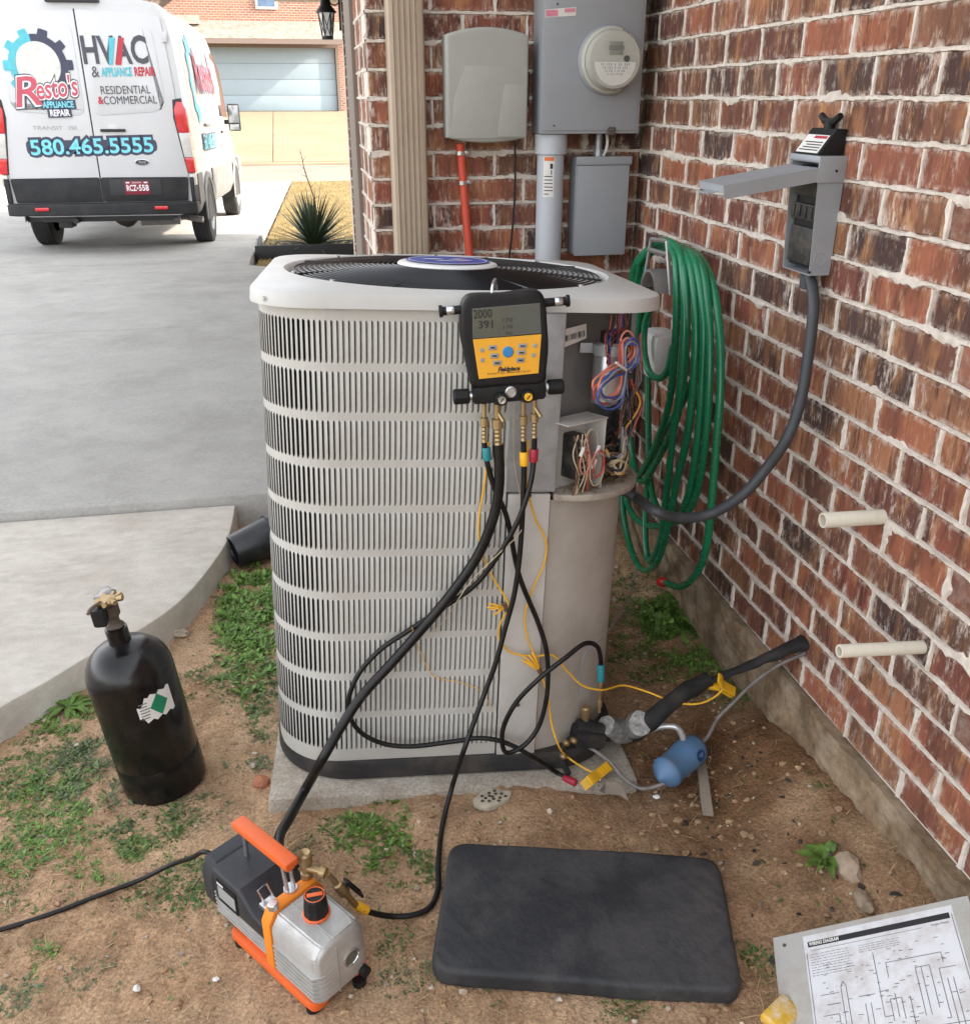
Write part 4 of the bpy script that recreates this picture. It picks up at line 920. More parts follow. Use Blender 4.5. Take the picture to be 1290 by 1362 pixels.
HP = [
 [(1.1,2.999,1.067), (1.09,2.846,1.158), (1.08,2.681,1.204), (1.05,2.523,1.179), (1.045,2.475,1.071), (1.05,2.47,0.9188), (1.06,2.504,0.7468), (1.07,2.625,0.5555), (1.09,2.807,0.3974), (1.11,2.955,0.46), (1.12,3.036,0.6886), (1.12,3.054,0.9013)],
 [(1.09,2.947,1.095), (1.09,2.809,1.173), (1.08,2.639,1.206), (1.05,2.461,1.174), (1.045,2.402,1.065), (1.05,2.39,0.9173), (1.055,2.412,0.7645), (1.07,2.56,0.5666), (1.09,2.76,0.3935), (1.11,2.919,0.4441), (1.12,3.013,0.695), (1.12,3.029,0.9329)],
 [(1.09,2.905,1.107), (1.09,2.784,1.179), (1.08,2.604,1.206), (1.06,2.437,1.177), (1.05,2.348,1.055), (1.05,2.32,0.893), (1.055,2.337,0.7089), (1.06,2.392,0.5451), (1.07,2.451,0.3661), (1.09,2.568,0.1703), (1.1,2.722,0.0719), (1.11,2.885,0.0997), (1.12,3.001,0.2009), (1.13,3.032,0.5188), (1.13,3.026,0.8541)],
 [(1.1,2.905,1.111), (1.1,2.771,1.178), (1.09,2.588,1.204), (1.07,2.42,1.18), (1.06,2.321,1.06), (1.06,2.288,0.9013), (1.06,2.278,0.7068), (1.07,2.324,0.5237), (1.09,2.445,0.3935), (1.1,2.619,0.2857), (1.11,2.827,0.2184), (1.12,2.975,0.2431), (1.13,3.019,0.5804), (1.13,2.986,0.8892)],
 [(1.1,2.879,1.12), (1.1,2.734,1.181), (1.09,2.548,1.203), (1.08,2.4,1.171), (1.07,2.3,1.044), (1.065,2.251,0.8902), (1.07,2.246,0.7176), (1.08,2.285,0.5634), (1.09,2.379,0.4282), (1.1,2.543,0.3478), (1.12,2.734,0.3738), (1.13,2.845,0.6353), (1.13,2.907,0.9322)],
 [(1.11,2.82,1.161), (1.11,2.663,1.189), (1.11,2.517,1.193), (1.1,2.379,1.145), (1.09,2.283,1.047), (1.08,2.214,0.9), (1.075,2.186,0.7167), (1.075,2.178,0.5623), (1.08,2.192,0.4013), (1.09,2.273,0.2754), (1.095,2.367,0.1923), (1.09,2.48,0.1457)],
 [(1.08,2.893,1.109), (1.08,2.772,1.185), (1.07,2.628,1.214), (1.05,2.487,1.195), (1.04,2.41,1.084), (1.04,2.384,0.8756), (1.05,2.427,0.6777), (1.06,2.461,0.4665), (1.07,2.5,0.2896), (1.085,2.623,0.1568), (1.1,2.711,0.2428), (1.115,2.754,0.394), (1.12,2.68,0.5842), (1.13,2.575,0.7202), (1.13,2.475,0.868)],
 [(1.05,2.67,1.021), (1.045,2.709,0.9544), (1.045,2.697,0.8613), (1.05,2.653,0.812), (1.055,2.575,0.8141), (1.06,2.534,0.8512), (1.07,2.533,0.9246)],
]
for k, p in enumerate(HP):
    bm = BM(); cl = k < 5
    add_tube(bm, smooth_path(p, n=7, closed=cl), .0112 if k != 2 else .0116, 12, closed=cl); obj('loop', bm, 'hose_green', gh, world=True)
e_ = V3(*HP[5][-1]); bm = BM(); d_ = (e_ - V3(*HP[5][-2])).normalized(); add_lathe(bm, [(.011, -.012), (.0145, -.008), (.0165, .004), (.0175, .028), (.015, .034), (0, .034)], 14, axis_M(e_, d_)); obj('end_cap', bm, 'connector_red', gh, world=True)
# fused disconnect: open steel box, lid swung out, pull-out handle on top
dsc = thing('disconnect_box', 'open grey electrical disconnect box on the right brick wall with its lid swung out', 'disconnect box', (1.14, 1.97, 1.235))
y0, y1, z0, z1, xf = 1.912, 2.035, 1.235, 1.475, 1.106
t = .002
bm = BM()
add_prism(bm, [(xf, z1), (1.168, z1), (1.168, z0), (xf + .012, z0)], y0, y0 + t, 'xz'); add_prism(bm, [(xf, z1), (1.168, z1), (1.168, z0), (xf + .012, z0)], y1 - t, y1, 'xz')
span(bm, (1.163, y0 + .003, z0), (1.167, y1 - .003, z1)); span(bm, (xf + .013, y0 + .0025, z0), (1.162, y1 - .0025, z0 + t)); span(bm, (xf + .001, y0 + .0025, z1 - t), (1.162, y1 - .0025, z1))
obj('box', bm, 'meter_grey', dsc, world=True, smooth=False)
bm = BM(); span(bm, (xf - .003, y0 - .004, z1 - .042), (1.168, y0 - .0008, z1 + .012), .001); span(bm, (xf - .003, y1 + .001, z1 - .042), (1.168, y1 + .004, z1 + .012), .001); span(bm, (xf - .003, y0 - .0035, z1 + .0005), (1.166, y1 + .0035, z1 + .012), .001); obj('hood', bm, 'meter_grey', dsc, world=True)
bm = BM(); span(bm, (1.128, y0 + .006, z0 + .012), (1.160, y1 - .006, z1 - .012), .003); ins = obj('interior', bm, 'dark_plastic', dsc, world=True)
bm = BM()
for (za_, zb2, xx) in ((z0 + .02, z0 + .10, 1.120), (z0 + .115, z0 + .15, 1.117), (z0 + .165, z0 + .21, 1.121)): span(bm, (xx, y0 + .014, za_), (1.1275, y1 - .012, zb2), .002)
for k in range(4): span(bm, (1.114, y0 + .02 + .026 * k, z0 + .12), (1.118, y0 + .03 + .026 * k, z0 + .145), .001)
o_ = obj('terminal_block', bm, 'contactor_black', ins, world=True); o_['kind'] = 'stuff'
# lid
LA, LBt = V3(xf - .004, 0, z1 - .012), V3(*(0.878,1.95,1.429)); LBt.y = 0
L_ = .215; dl = (V3(LBt.x, 0, LBt.z) - LA).normalized(); nl = V3(-dl.z, 0, dl.x)
if nl.z < 0: nl = -nl
Ml = Matrix(((dl.x, 0, nl.x, LA.x), (0, 1, 0, 0), (dl.z, 0, nl.z, LA.z), (0, 0, 0, 1)))
bm = BM()
ya, yb_ = y0 - .003, y1 + .003
v = add_box(bm, (L_ / 2, (ya + yb_) / 2, 0), (L_, yb_ - ya, .002)); add_box(bm, (L_ / 2, ya + .001, -.014), (L_, .002, .028)); add_box(bm, (L_ / 2, yb_ - .001, -.014), (L_, .002, .028)); add_box(bm, (L_ - .001, (ya + yb_) / 2, -.008), (.002, yb_ - ya - .005, .016))
add_box(bm, (L_ + .012, (ya + yb_) / 2 - .012, -.014), (.026, .05, .002), .0005)
bmesh.ops.transform(bm, matrix=Ml, verts=bm.verts[:]); obj('lid', bm, 'meter_grey', dsc, world=True, smooth=False)
# handle block sits on the hood
ph = thing('fuse_pullout', 'black pull-out handle with a white label lying on top of the disconnect box', 'pullout handle', (1.135, 1.97, z1 + .012))
zt2 = z1 + .013
bm = BM(); add_prism(bm, [(1.105, zt2), (1.166, zt2), (1.166, zt2 + .052), (1.142, zt2 + .052)], y0 + .012, y1 - .006, 'xz', .003); obj('body', bm, 'dark_plastic', ph, world=True)
bm = BM(); qy = (y0 + y1) / 2
add_tube(bm, smooth_path([(1.150, qy - .042, zt2 + .078), (1.150, qy - .018, zt2 + .066), (1.150, qy + .012, zt2 + .066), (1.150, qy + .036, zt2 + .078)]), [.007, .0085, .0085, .007], 8); add_cyl(bm, (1.150, qy - .003, zt2 + .045), (1.150, qy - .003, zt2 + .068), .012, 10)
obj('grip', bm, 'dark_plastic', ph, world=True)
n_ = V3(-.052, 0, .037).normalized(); pa, pb = V3(1.105, 0, zt2), V3(1.142, 0, zt2 + .052)
def pl(t, y, o=.0012): q = pa.lerp(pb, t) + n_ * o; return V3(q.x, y, q.z)
bm = BM(); add_poly(bm, [pl(.06, y0 + .018), pl(.06, y1 - .012), pl(.74, y1 - .012), pl(.74, y0 + .018)]); lb = obj('label', bm, 'label_white', ph, world=True, smooth=False)
bm = BM(); add_poly(bm, [pl(.60, y0 + .022, .0017), pl(.60, y0 + .075, .0017), pl(.70, y0 + .075, .0017), pl(.70, y0 + .022, .0017)])
obj('warning_band', bm, 'label_red', lb, world=True, smooth=False)
bm = BM()
for k in range(4): add_poly(bm, [pl(.14 + .1 * k, y0 + .024, .0017), pl(.14 + .1 * k, y1 - .02 - (k * 7 % 5) * .004, .0017), pl(.18 + .1 * k, y1 - .02 - (k * 7 % 5) * .004, .0017), pl(.18 + .1 * k, y0 + .024, .0017)])
obj('print', bm, 'ink', lb, world=True, smooth=False)
MK = Matrix.Translation((1.138, y0 - .0005, z0 + .035)) @ Matrix.Rotation(R(90), 4, 'X')
bm = BM(); add_lathe(bm, [(.013, 0), (.0145, .0008), (.016, 0)], 24, MK, cap=False); obj('knockout', bm, 'meter_grey', dsc, world=True)
for (x, z) in ((1.118, z0 + .008), (1.145, z1 - .018)):
    bm = BM(); add_lathe(bm, [(.003, 0), (.003, .0015), (0, .002)], 8, Matrix.Translation((x, y0 - (.0042 if z > 1.4 else 0), z)) @ Matrix.Rotation(R(90), 4, 'X')); obj('screw', bm, 'dark_plastic', dsc, world=True)
# flexible whip down to the condenser
wp = [(1.142, 1.955, 1.236), (1.13,1.897,1.182), (1.115,1.861,1.07), (1.09,1.824,0.9679), (1.06,1.803,0.8956), (1.03,1.824,0.8123), (0.98,1.838,0.7376), (0.92,1.881,0.6744), (0.84,1.876,0.6778), (0.78,1.865,0.704), (0.7816,2.001,0.6809), (0.7493,2.015,0.6984)]
fw = thing('flexible_conduit', 'dark grey flexible conduit sweeping from the disconnect box down to the condenser', 'conduit', (1.0, 2.0, .4))
bm = BM(); add_tube(bm, smooth_path(wp, n=10), .0128, 16); obj('tube', bm, 'whip_grey', fw, world=True)
bm = BM(); add_lathe(bm, [(.0155, -.035), (.0175, -.033), (.0175, -.004), (.014, 0)], 16, Matrix.Translation((1.142, 1.955, 1.234))); obj('fitting', bm, 'whip_grey', fw, world=True)
# two PVC stubs through the wall
for (px_, py_, wy, wz, tipx, lab, tilt) in ((0, 0, 1.566, .789, 1.03, 'upper of two short cream plastic pipe stubs sticking out of the bricks', .003), (0, 0, 1.368, .587, .985, 'lower and longer of two cream plastic pipe stubs sticking out of the bricks', .013)):
    a = V3(1.20, wy, wz); b = V3(tipx, wy + .004, wz + tilt); bm = BM(); d_ = (b - a); M_ = axis_M(a, d_); l_ = d_.length; r_ = .0165 if wz > .7 else .0135
    add_lathe(bm, [(r_, 0), (r_, l_ - .001), (r_ - .0005, l_), (r_ - .004, l_), (r_ - .0045, l_ - .09), (0, l_ - .092)], 20, M_, cap=False)
    solo('drain_pipe', bm, 'pvc_white', lab, 'pipe', 'pipe stubs through the right wall')
# ------------------------------------------------------------------ tools, hoses and line set
mat('rubber_black', (.008, .008, .009), .5, 0, .2, 20, .15, 160, dirt=((.04, .035, .03), .3, 25), spec=.3)
mat('hose_black', (.005, .005, .0055), .38, 0, .2, 30, .15, 300, dirt=((.05, .042, .035), .3, 40), spec=.35)
mat('brass', (.40, .29, .15), .40, .75, .15, 40, .1, 200, dirt=((.25, .16, .08), .4, 40))
mat('keypad_yellow', (.82, .40, .025), .5, 0, .05, 12, dirt=((.55, .28, .05), .35, 18)); mat('screen_grey', (.075, .085, .075), .18, 0, .08, 8, coat=.6)
mat('button_grey', (.30, .31, .31), .5); mat('button_blue', (.03, .22, .50), .4)
mat('collar_teal', (.02, .22, .25), .5); mat('collar_yellow', (.85, .45, .02), .5); mat('collar_red', (.35, .015, .04), .5)
mat('cord_yellow', (.78, .42, .03), .45, 0, .08, 40); mat('clamp_yellow', (.72, .40, .015), .42, 0, .1, 30, dirt=((.35, .20, .03), .5, 30))
mat('pump_orange', (.75, .125, .022), .42, 0, .06, 8, .05, 200, dirt=((.40, .12, .05), .3, 14)); mat('flange_orange', (.80, .24, .02), .42, 0, .06, 8)
mat('pump_cowl', (.020, .022, .029), .5, 0, .1, 10, .12, 300, dirt=((.09, .08, .075), .35, 14)); mat('cast_silver', (.50, .50, .49), .42, .5, .10, 14, .25, 240, dirt=((.26, .24, .22), .5, 20))
mat('tank_black', (.004, .004, .0045), .22, 0, .2, 10, .16, 45, dirt=((.022, .019, .016), .5, 11), spec=.45)
mat('label_green', (.01, .20, .10), .5); mat('foam_insulation', (.009, .009, .0095), .8, 0, .2, 30, .25, 150, dirt=((.09, .075, .06), .5, 14))
mat('pad_foam', (.022, .024, .029), .62, 0, .25, 7, .8, 40, dirt=((.085, .078, .072), .75, 6)); mat('drier_blue', (.085, .19, .35), .5, 0, .15, 12, .2, 120, dirt=((.14, .13, .12), .75, 22)); mat('drier_navy', (.01, .05, .14), .4)
mat('aluminium', (.68, .68, .66), .35, .6, .08, 30); mat('silver_tape', (.34, .33, .32), .5, .35, .4, 70, .8, 120, dirt=((.03, .03, .03), .8, 40))
mat('panel_paint', (.42, .41, .385), .45, 0, .05, 6, dirt=((.27, .19, .13), .75, 7)); mat('paper', (.66, .665, .69), .6, 0, .05, 10, dirt=((.36, .29, .23), .75, 14)); mat('ink_grey', (.14, .14, .15), .7)
mat('pot_black', (.010, .011, .014), .35, 0, .2, 20, dirt=((.08, .07, .06), .4, 12)); mat('rock', (.34, .26, .185), .95, 0, .3, 40, .8, 120); mat('terracotta', (.38, .15, .085), .9, 0, .2, 30, .4, 120)
mat('wrapper', (.70, .42, .03), .5, 0, .3, 40, tint=((.72, .68, .58), .95, 26.0), dirt=((.22, .10, .03), .6, 40)); mat('old_metal', (.22, .20, .19), .6, .3, .3, 40); mat('pitted', (.42, .38, .30), .9, 0, .2, 60, .6, 150); mat('pit_dark', (.07, .055, .04), .95)

def hose(name, label, pts, r, m, cat='hose', group=None, n=12, k=9):
    t = thing(name, label, cat, Vector(pts[-1]), group); bm = BM(); add_tube(bm, smooth_path(pts, n=k), r, n); obj('tube', bm, m, t, world=True); return t
# ---- digital manifold hung from the fan guard (condenser frame -> world through CMAT)
mani = thing('manifold_gauge', 'black and yellow digital refrigerant manifold gauge hooked on the condenser top', 'manifold gauge', M=CMAT @ Matrix.Translation(V3(*(0.0732,-0.4515,1.054))))
MI = Matrix.Translation(-V3(*(0.0732,-0.4515,1.054)))
def mo(name, bm, m, parent=None, **k):
    bmesh.ops.transform(bm, matrix=MI, verts=bm.verts[:]); return obj(name, bm, m, parent or mani, **k)
fy = -CD / 2
def Ly(off): return fy - off
body = [(-0.0137,1.142), (-0.0038,1.153), (0.0207,1.157), (0.0629,1.158), (0.0934,1.163), (0.1196,1.167), (0.136,1.164), (0.1457,1.149), (0.1528,1.104), (0.1577,1.06), (0.1566,1.015), (0.1536,0.9878), (0.0794,0.9814), (0.0101,0.9765), (0.002,0.9991), (-0.0081,1.044), (-0.0156,1.077), (-0.0173,1.113)]
bs = smooth_path([(x, z, 0) for x, z in body], n=3, closed=True)
bm = BM(); add_prism(bm, [(p.x, p.y) for p in bs], Ly(.085), Ly(.035), 'xz', .009, 3); mo('body', bm, 'rubber_black')
def quad(pts, off, th=.002):
    bm = BM(); add_prism(bm, pts, Ly(off + th), Ly(off), 'xz', .0006, 1); return bm
face = mo('screen', quad([(0.0035,1.131), (0.1347,1.144), (0.141,1.086), (0.0067,1.073)], .0845), 'screen_grey')
key = mo('keypad', quad([(0.0067,1.072), (0.1411,1.084), (0.1394,1.007), (0.021,0.9943)], .0846), 'keypad_yellow')
for (x, y, m, r_) in ((675.5, 468, 'button_blue', .0105),):
    pass
bm = BM(); c = (0.0761,1.049); add_lathe(bm, [(.0108, 0), (.0108, .0015), (.009, .003), (0, .0032)], 24, Matrix.Translation((c[0], Ly(.0866), c[1])) @ Matrix.Rotation(R(90), 4, 'X')); bb = mo('button', bm, 'button_blue', key); setp(bb, 'round blue button')
for c in ((0.0453,1.057), (0.0496,1.041), (0.0554,1.027), (0.1046,1.061), (0.103,1.048), (0.1015,1.033)):
    bm = BM(); add_box(bm, (c[0], Ly(.0876), c[1]), (.0165, .002, .0095), .002, Matrix.Rotation(R(-4), 3, 'Y')); b_ = mo('button', bm, 'button_grey', key)
    bm = BM(); add_box(bm, (c[0], Ly(.0888), c[1]), (.009, .0005, .003)); mo('legend', bm, 'ink', key)
for c in ((0.0248,1.052), (0.0262,1.032), (0.1292,1.062), (0.1272,1.043)):
    bm = BM(); add_lathe(bm, [(.0045, 0), (.0045, .0015), (0, .002)], 8, Matrix.Translation((c[0], Ly(.0866), c[1])) @ Matrix.Rotation(R(90), 4, 'X')); mo('button', bm, 'button_grey', key)
def mtxt(s, c, size, m, width, parent, off=.0872, rot=4.6, **k):
    return lettering(s, size, m, parent, MI @ Matrix.Translation((c[0], Ly(off), c[1])) @ Matrix.Rotation(R(-rot), 4, 'Y') @ Matrix.Rotation(R(90), 4, 'X'), width=width, **k)
mtxt('Fieldpiece', (0.0791,1.015), .012, 'ink', .044, key, shear=.25, offset=.0006)
mtxt('DIGITAL MANIFOLD', (0.0801,1.008), .005, 'ink', .085, key)
mtxt('2000', (0.0239,1.121), .023, 'ink', .036, face, off=.0869, offset=.0004); mtxt('391', (0.0319,1.101), .021, 'ink', .028, face, off=.0869, offset=.0004)
mtxt('170', (0.0712,1.11), .011, 'ink', .020, face, off=.0869); mtxt('170', (0.0732,1.097), .009, 'ink', .018, face, off=.0869); mtxt('85', (0.0767,1.085), .008, 'ink', .012, face, off=.0869)
blk = [(0.0102,0.975), (0.1551,0.9894), (0.1592,0.9587), (0.1542,0.9525), (0.0157,0.9414), (0.0118,0.946)]
bm = BM(); add_prism(bm, blk, Ly(.082), Ly(.042), 'xz', .004); mo('valve_block', bm, 'rubber_black')
def lv(x, y, off): return None
for nm, a, b in (('side_knob', (0.0068,-0.4635,0.9546), (-0.0265,-0.4635,0.9522)), ('side_knob', (0.1642,-0.4635,0.973), (0.1966,-0.4635,0.9755))):
    bm = BM(); a = V3(*a); b = V3(*b); d = b - a; add_lathe(bm, [(.0135, .001), (.0155, .003), (.0158, d.length - .003), (.0135, d.length), (0, d.length)], 14, axis_M(a, d)); kn = mo(nm, bm, 'rubber_black', angle=20)
    bm = BM(); add_lathe(bm, [(.010, -.004), (.010, .001)], 12, axis_M(a, d)); mo('stem', bm, 'silver', kn)
for a, b in (((-0.0082,-0.4615,1.126), (-0.0578,-0.4615,1.121)), ((0.1471,-0.4615,1.141), (0.1979,-0.4615,1.146))):
    a = V3(*a); b = V3(*b); d = b - a; l_ = d.length; bm = BM(); add_lathe(bm, [(.0085, 0), (.0085, l_ - .008), (.0118, l_ - .006), (.0118, l_), (0, l_)], 14, axis_M(a, d)); kn = mo('handle_rod', bm, 'rubber_black')
    bm = BM(); add_lathe(bm, [(.0088, l_ * .42), (.0092, l_ * .44), (.0092, l_ * .70), (.0088, l_ * .72)], 14, axis_M(a, d)); mo('sleeve', bm, 'silver', kn)
for c, m, off in (((0.0669,0.9547), 'silver', .0), ((0.1197,0.961), 'collar_yellow', .0)):
    Mv = Matrix.Translation((c[0], Ly(.080), c[1])) @ Matrix.Rotation(R(90), 4, 'X')
    bm = BM(); add_lathe(bm, [(.014, 0), (.0135, .012), (.0115, .016), (.009, .0165)], 12, Mv); kn = mo('front_knob', bm, 'rubber_black', angle=20)
    bm = BM(); add_lathe(bm, [(.0085, .0166), (.0075, .019), (0, .0185)], 14, Mv); mo('cap', bm, m, kn)
    bm = BM(); add_box(bm, (c[0], Ly(.0995), c[1]), (.002, .0008, .010), 0, Matrix.Rotation(R(35), 3, 'Y')); mo('arrow', bm, 'ink', kn)
c = (0.0859,0.9685); bm = BM(); add_lathe(bm, [(.0115, 0), (.0115, .006), (.009, .007), (.0075, .004), (0, .004)], 18, Matrix.Translation((c[0], Ly(.081), c[1])) @ Matrix.Rotation(R(90), 4, 'X')); mo('sight_glass', bm, 'can_silver')
bm = BM(); add_tube(bm, smooth_path([(0.0454,-0.4515,1.152), (0.0476,-0.4415,1.168), (0.0537,-0.4165,1.176), (0.0617,-0.3815,1.175), (0.068,-0.3515,1.162), (0.0693,-0.3465,1.149)]), .0028, 6); mo('hook', bm, 'silver')
# brass ports below the block
for (xt, yt, xb_, yb2, rr) in ((644, 537, 644, 588, .0062), (661, 537, 662.5, 592, .0088), (696, 534, 696, 586, .0065), (711, 532, 710.5, 582, .0062)):
    a = V3(*{644: (0.0363,-0.4635,0.9385), 661: (0.0624,-0.4635,0.9385), 696: (0.1162,-0.4635,0.9433), 711: (0.1393,-0.4635,0.9465)}[xt]); b = V3(*{644: (0.0391,-0.4635,0.858), 661: (0.0682,-0.4635,0.8514), 696: (0.1203,-0.4635,0.8609), 711: (0.1428,-0.4635,0.8673)}[xt]); d = b - a; l_ = d.length
    bm = BM(); add_lathe(bm, [(rr * .8, 0), (rr * .8, l_ * .34), (rr * 1.35, l_ * .36), (rr * 1.35, l_ * .58), (rr, l_ * .6)] + [(rr * (1.0 if k % 2 else .8), l_ * (.62 + .05 * k)) for k in range(7)] + [(rr, l_), (0, l_)], 12, axis_M(a, d)); bp_ = mo('port', bm, 'brass', angle=25)
    if xt in (661, 711):
        bm = BM(); q = a + d * .18; add_cyl(bm, q, q + V3(.012, -.012, -.018), .0045, 8); mo('side_port', bm, 'brass', bp_)
# ---- hoses
HG = 'refrigerant hoses on the manifold'
def collar(parent, a, b, r_, m, nm='collar'):
    bm = BM(); a = V3(*a); b = V3(*b); add_lathe(bm, [(r_ * .9, 0), (r_, .002), (r_, (b - a).length - .002), (r_ * .9, (b - a).length)], 14, axis_M(a, b - a)); return obj(nm, bm, m, parent, world=True)
vh = hose('vacuum_hose', 'thickest black hose from the manifold running down to behind the orange pump handle', [(0.3839,1.808,0.9215), (0.3859,1.804,0.8726), (0.3845,1.804,0.8109), (0.3717,1.806,0.7438), (0.3404,1.813,0.6569), (0.2774,1.816,0.5605), (0.2051,1.816,0.4727), (0.1312,1.81,0.3923), (0.0597,1.795,0.3237), (0.0074,1.774,0.261), (-0.0416,1.742,0.1999), (-0.0938,1.777,0.08), (-0.1277,1.669,0.1), (-0.1472,1.595,0.12), (-0.1448,1.522,0.14), (-0.1102,1.439,0.185)], .0118, 'hose_black', group=HG)
bh = hose('charging_hose', 'black hose with a teal collar looping to the brass port on the suction valve', [(0.3539,1.811,0.9279), (0.3599,1.807,0.882), (0.375,1.807,0.8228), (0.4032,1.809,0.7522), (0.4388,1.818,0.5878), (0.4874,1.812,0.4538), (0.5052,1.801,0.3822), (0.504,1.784,0.2655), (0.4792,1.775,0.1765), (0.4406,1.77,0.1336), (0.3999,1.766,0.1261), (0.3908,1.77,0.184), (0.4194,1.768,0.2642), (0.4768,1.759,0.3392), (0.5407,1.768,0.3824), (0.5989,1.796,0.3993), (0.6393,1.823,0.3687), (0.6573,1.84,0.3118), (0.6585,1.838,0.277)], .0060, 'hose_black', group=HG)
collar(bh, (0.3579,1.81,0.916), (0.36,1.808,0.8871), .0095, 'collar_teal'); collar(bh, (0.6576,1.839,0.3031), (0.6593,1.836,0.2552), .0095, 'collar_teal')
bm = BM(); a = V3(*(0.6593,1.836,0.2552)); b = V3(*(0.6585,1.831,0.1619)); d = b - a; l_ = d.length; add_lathe(bm, [(.005, 0), (.0065, l_ * .1), (.0065, l_ * .3), (.005, l_ * .35), (.005, l_ * .6), (.0072, l_ * .62), (.0072, l_ * .8), (.004, l_ * .82), (.004, l_)], 10, axis_M(a, d)); obj('coupler', bm, 'brass', bh, world=True)
rh = hose('charging_hose', 'black hose with a red collar sagging across the slotted side to the low valve', [(0.4632,1.804,0.933), (0.462,1.801,0.8821), (0.4515,1.788,0.8298), (0.4253,1.779,0.7549), (0.3844,1.783,0.6734), (0.3311,1.802,0.5863), (0.2606,1.826,0.5212), (0.1806,1.833,0.4654), (0.1082,1.834,0.4173), (0.0516,1.834,0.3511), (0.0259,1.828,0.2831), (0.03,1.823,0.238), (0.0544,1.819,0.1951), (0.1069,1.814,0.1597), (0.1724,1.809,0.1466), (0.2688,1.803,0.1503), (0.3427,1.793,0.1579), (0.4015,1.783,0.1428), (0.471,1.766,0.0994), (0.5417,1.787,0.02), (0.5709,1.75,0.02)], .0060, 'hose_black', group=HG)
collar(rh, (0.4626,1.802,0.9077), (0.4609,1.8,0.8792), .0095, 'collar_red'); collar(rh, (0.5523,1.768,0.02), (0.5761,1.741,0.022), .0095, 'collar_red')
yh = hose('charging_hose', 'black hose with yellow collars hanging straight down and curving over the dirt to the pump', [(0.4387,1.805,0.9273), (0.4405,1.802,0.8729), (0.4376,1.795,0.7647), (0.4315,1.791,0.655), (0.4195,1.786,0.5617), (0.3982,1.782,0.476), (0.3754,1.774,0.3913), (0.3383,1.76,0.295), (0.287,1.71,0.2021), (0.2534,1.715,0.075), (0.2206,1.649,0.028), (0.1965,1.55,0.014), (0.1837,1.475,0.014), (0.1594,1.432,0.014), (0.1204,1.418,0.016), (0.0758,1.416,0.025), (0.04,1.408,0.05), (0.0189,1.399,0.075)], .0062, 'hose_black', group=HG)
collar(yh, (0.4396,1.804,0.902), (0.4405,1.802,0.8712), .0098, 'collar_yellow'); collar(yh, (0.0279,1.403,0.065), (0.0058,1.403,0.085), .0098, 'collar_yellow')
# ---- yellow clamp leads
def clamp(name, label, c, d, up, L_=.085):
    t = thing(name, label, 'pipe clamp', Vector(c), 'yellow temperature clamps'); d = Vector(d).normalized(); up = Vector(up).normalized(); s = d.cross(up).normalized(); up = s.cross(d)
    M_ = Matrix(((d.x, s.x, up.x, 0), (d.y, s.y, up.y, 0), (d.z, s.z, up.z, 0), (0, 0, 0, 1)))
    for sg, nm in ((1, 'upper_jaw'), (-1, 'lower_jaw')):
        bm = BM(); P_ = [(-.040, .006), (-.034, .010), (.0, .009), (.012, .012), (.034, .026), (.044, .026), (.046, .022), (.030, .012), (.012, .004), (-.02, .003), (-.040, .003)]
        add_prism(bm, [(x * L_ / .085, sg * z) for x, z in P_], -.013, .013, 'xz', .0015); bmesh.ops.transform(bm, matrix=Matrix.Translation(Vector(c)) @ M_, verts=bm.verts[:]); j = obj(nm, bm, 'clamp_yellow', t, world=True)
        bm = BM()
        for k in range(4): add_box(bm, (-.030 + .008 * k, 0, sg * .0105), (.003, .022, .0015), .0005)
        bmesh.ops.transform(bm, matrix=Matrix.Translation(Vector(c)) @ M_, verts=bm.verts[:]); g_ = obj('grip_rib', bm, 'clamp_yellow', j, world=True); g_['kind'] = 'stuff'
    bm = BM(); add_cyl(bm, Vector(c) + d * .006 - s * .015, Vector(c) + d * .006 + s * .015, .004, 10); obj('pivot', bm, 'silver', t, world=True)
    return t
cl1 = clamp('pipe_clamp', 'yellow spring clamp lying open on the dirt below the suction valve', (0.637,1.748,0.035), V3(*(0.5851,1.713,0.03)) - V3(*(0.6886,1.772,0.045)), (0.1, -.55, .8), .085)
cl2 = clamp('pipe_clamp', 'yellow spring clamp gripping the insulated pipe near the wall', (0.9846,1.811,0.21), V3(*(0.9422,1.816,0.24)) - V3(*(1.014,1.807,0.19)), (.1, -.5, .85), .075)
def cord(label, pts, r=.0026, m='cord_yellow', name='clamp_lead'):
    return hose(name, label, pts, r, m, 'cord', None, 7, 8)
k1 = cord('yellow lead bunched by the louver seam and running to the clamp near the wall', [(0.3661,1.822,0.9229), (0.3599,1.833,0.8279), (0.3472,1.838,0.7349), (0.3486,1.838,0.6745), (0.3721,1.831,0.5976), (0.4052,1.817,0.5361), (0.4131,1.811,0.5163), (0.4014,1.814,0.4872), (0.3916,1.818,0.4551), (0.3921,1.819,0.4229), (0.421,1.815,0.3839), (0.479,1.808,0.3708), (0.5215,1.805,0.3694), (0.5553,1.805,0.3256), (0.6031,1.809,0.2678), (0.655,1.815,0.2432), (0.7321,1.861,0.2147), (0.7912,1.85,0.195), (0.8525,1.796,0.19), (0.9078,1.782,0.19), (0.9559,1.791,0.2), (0.9848,1.804,0.215)])
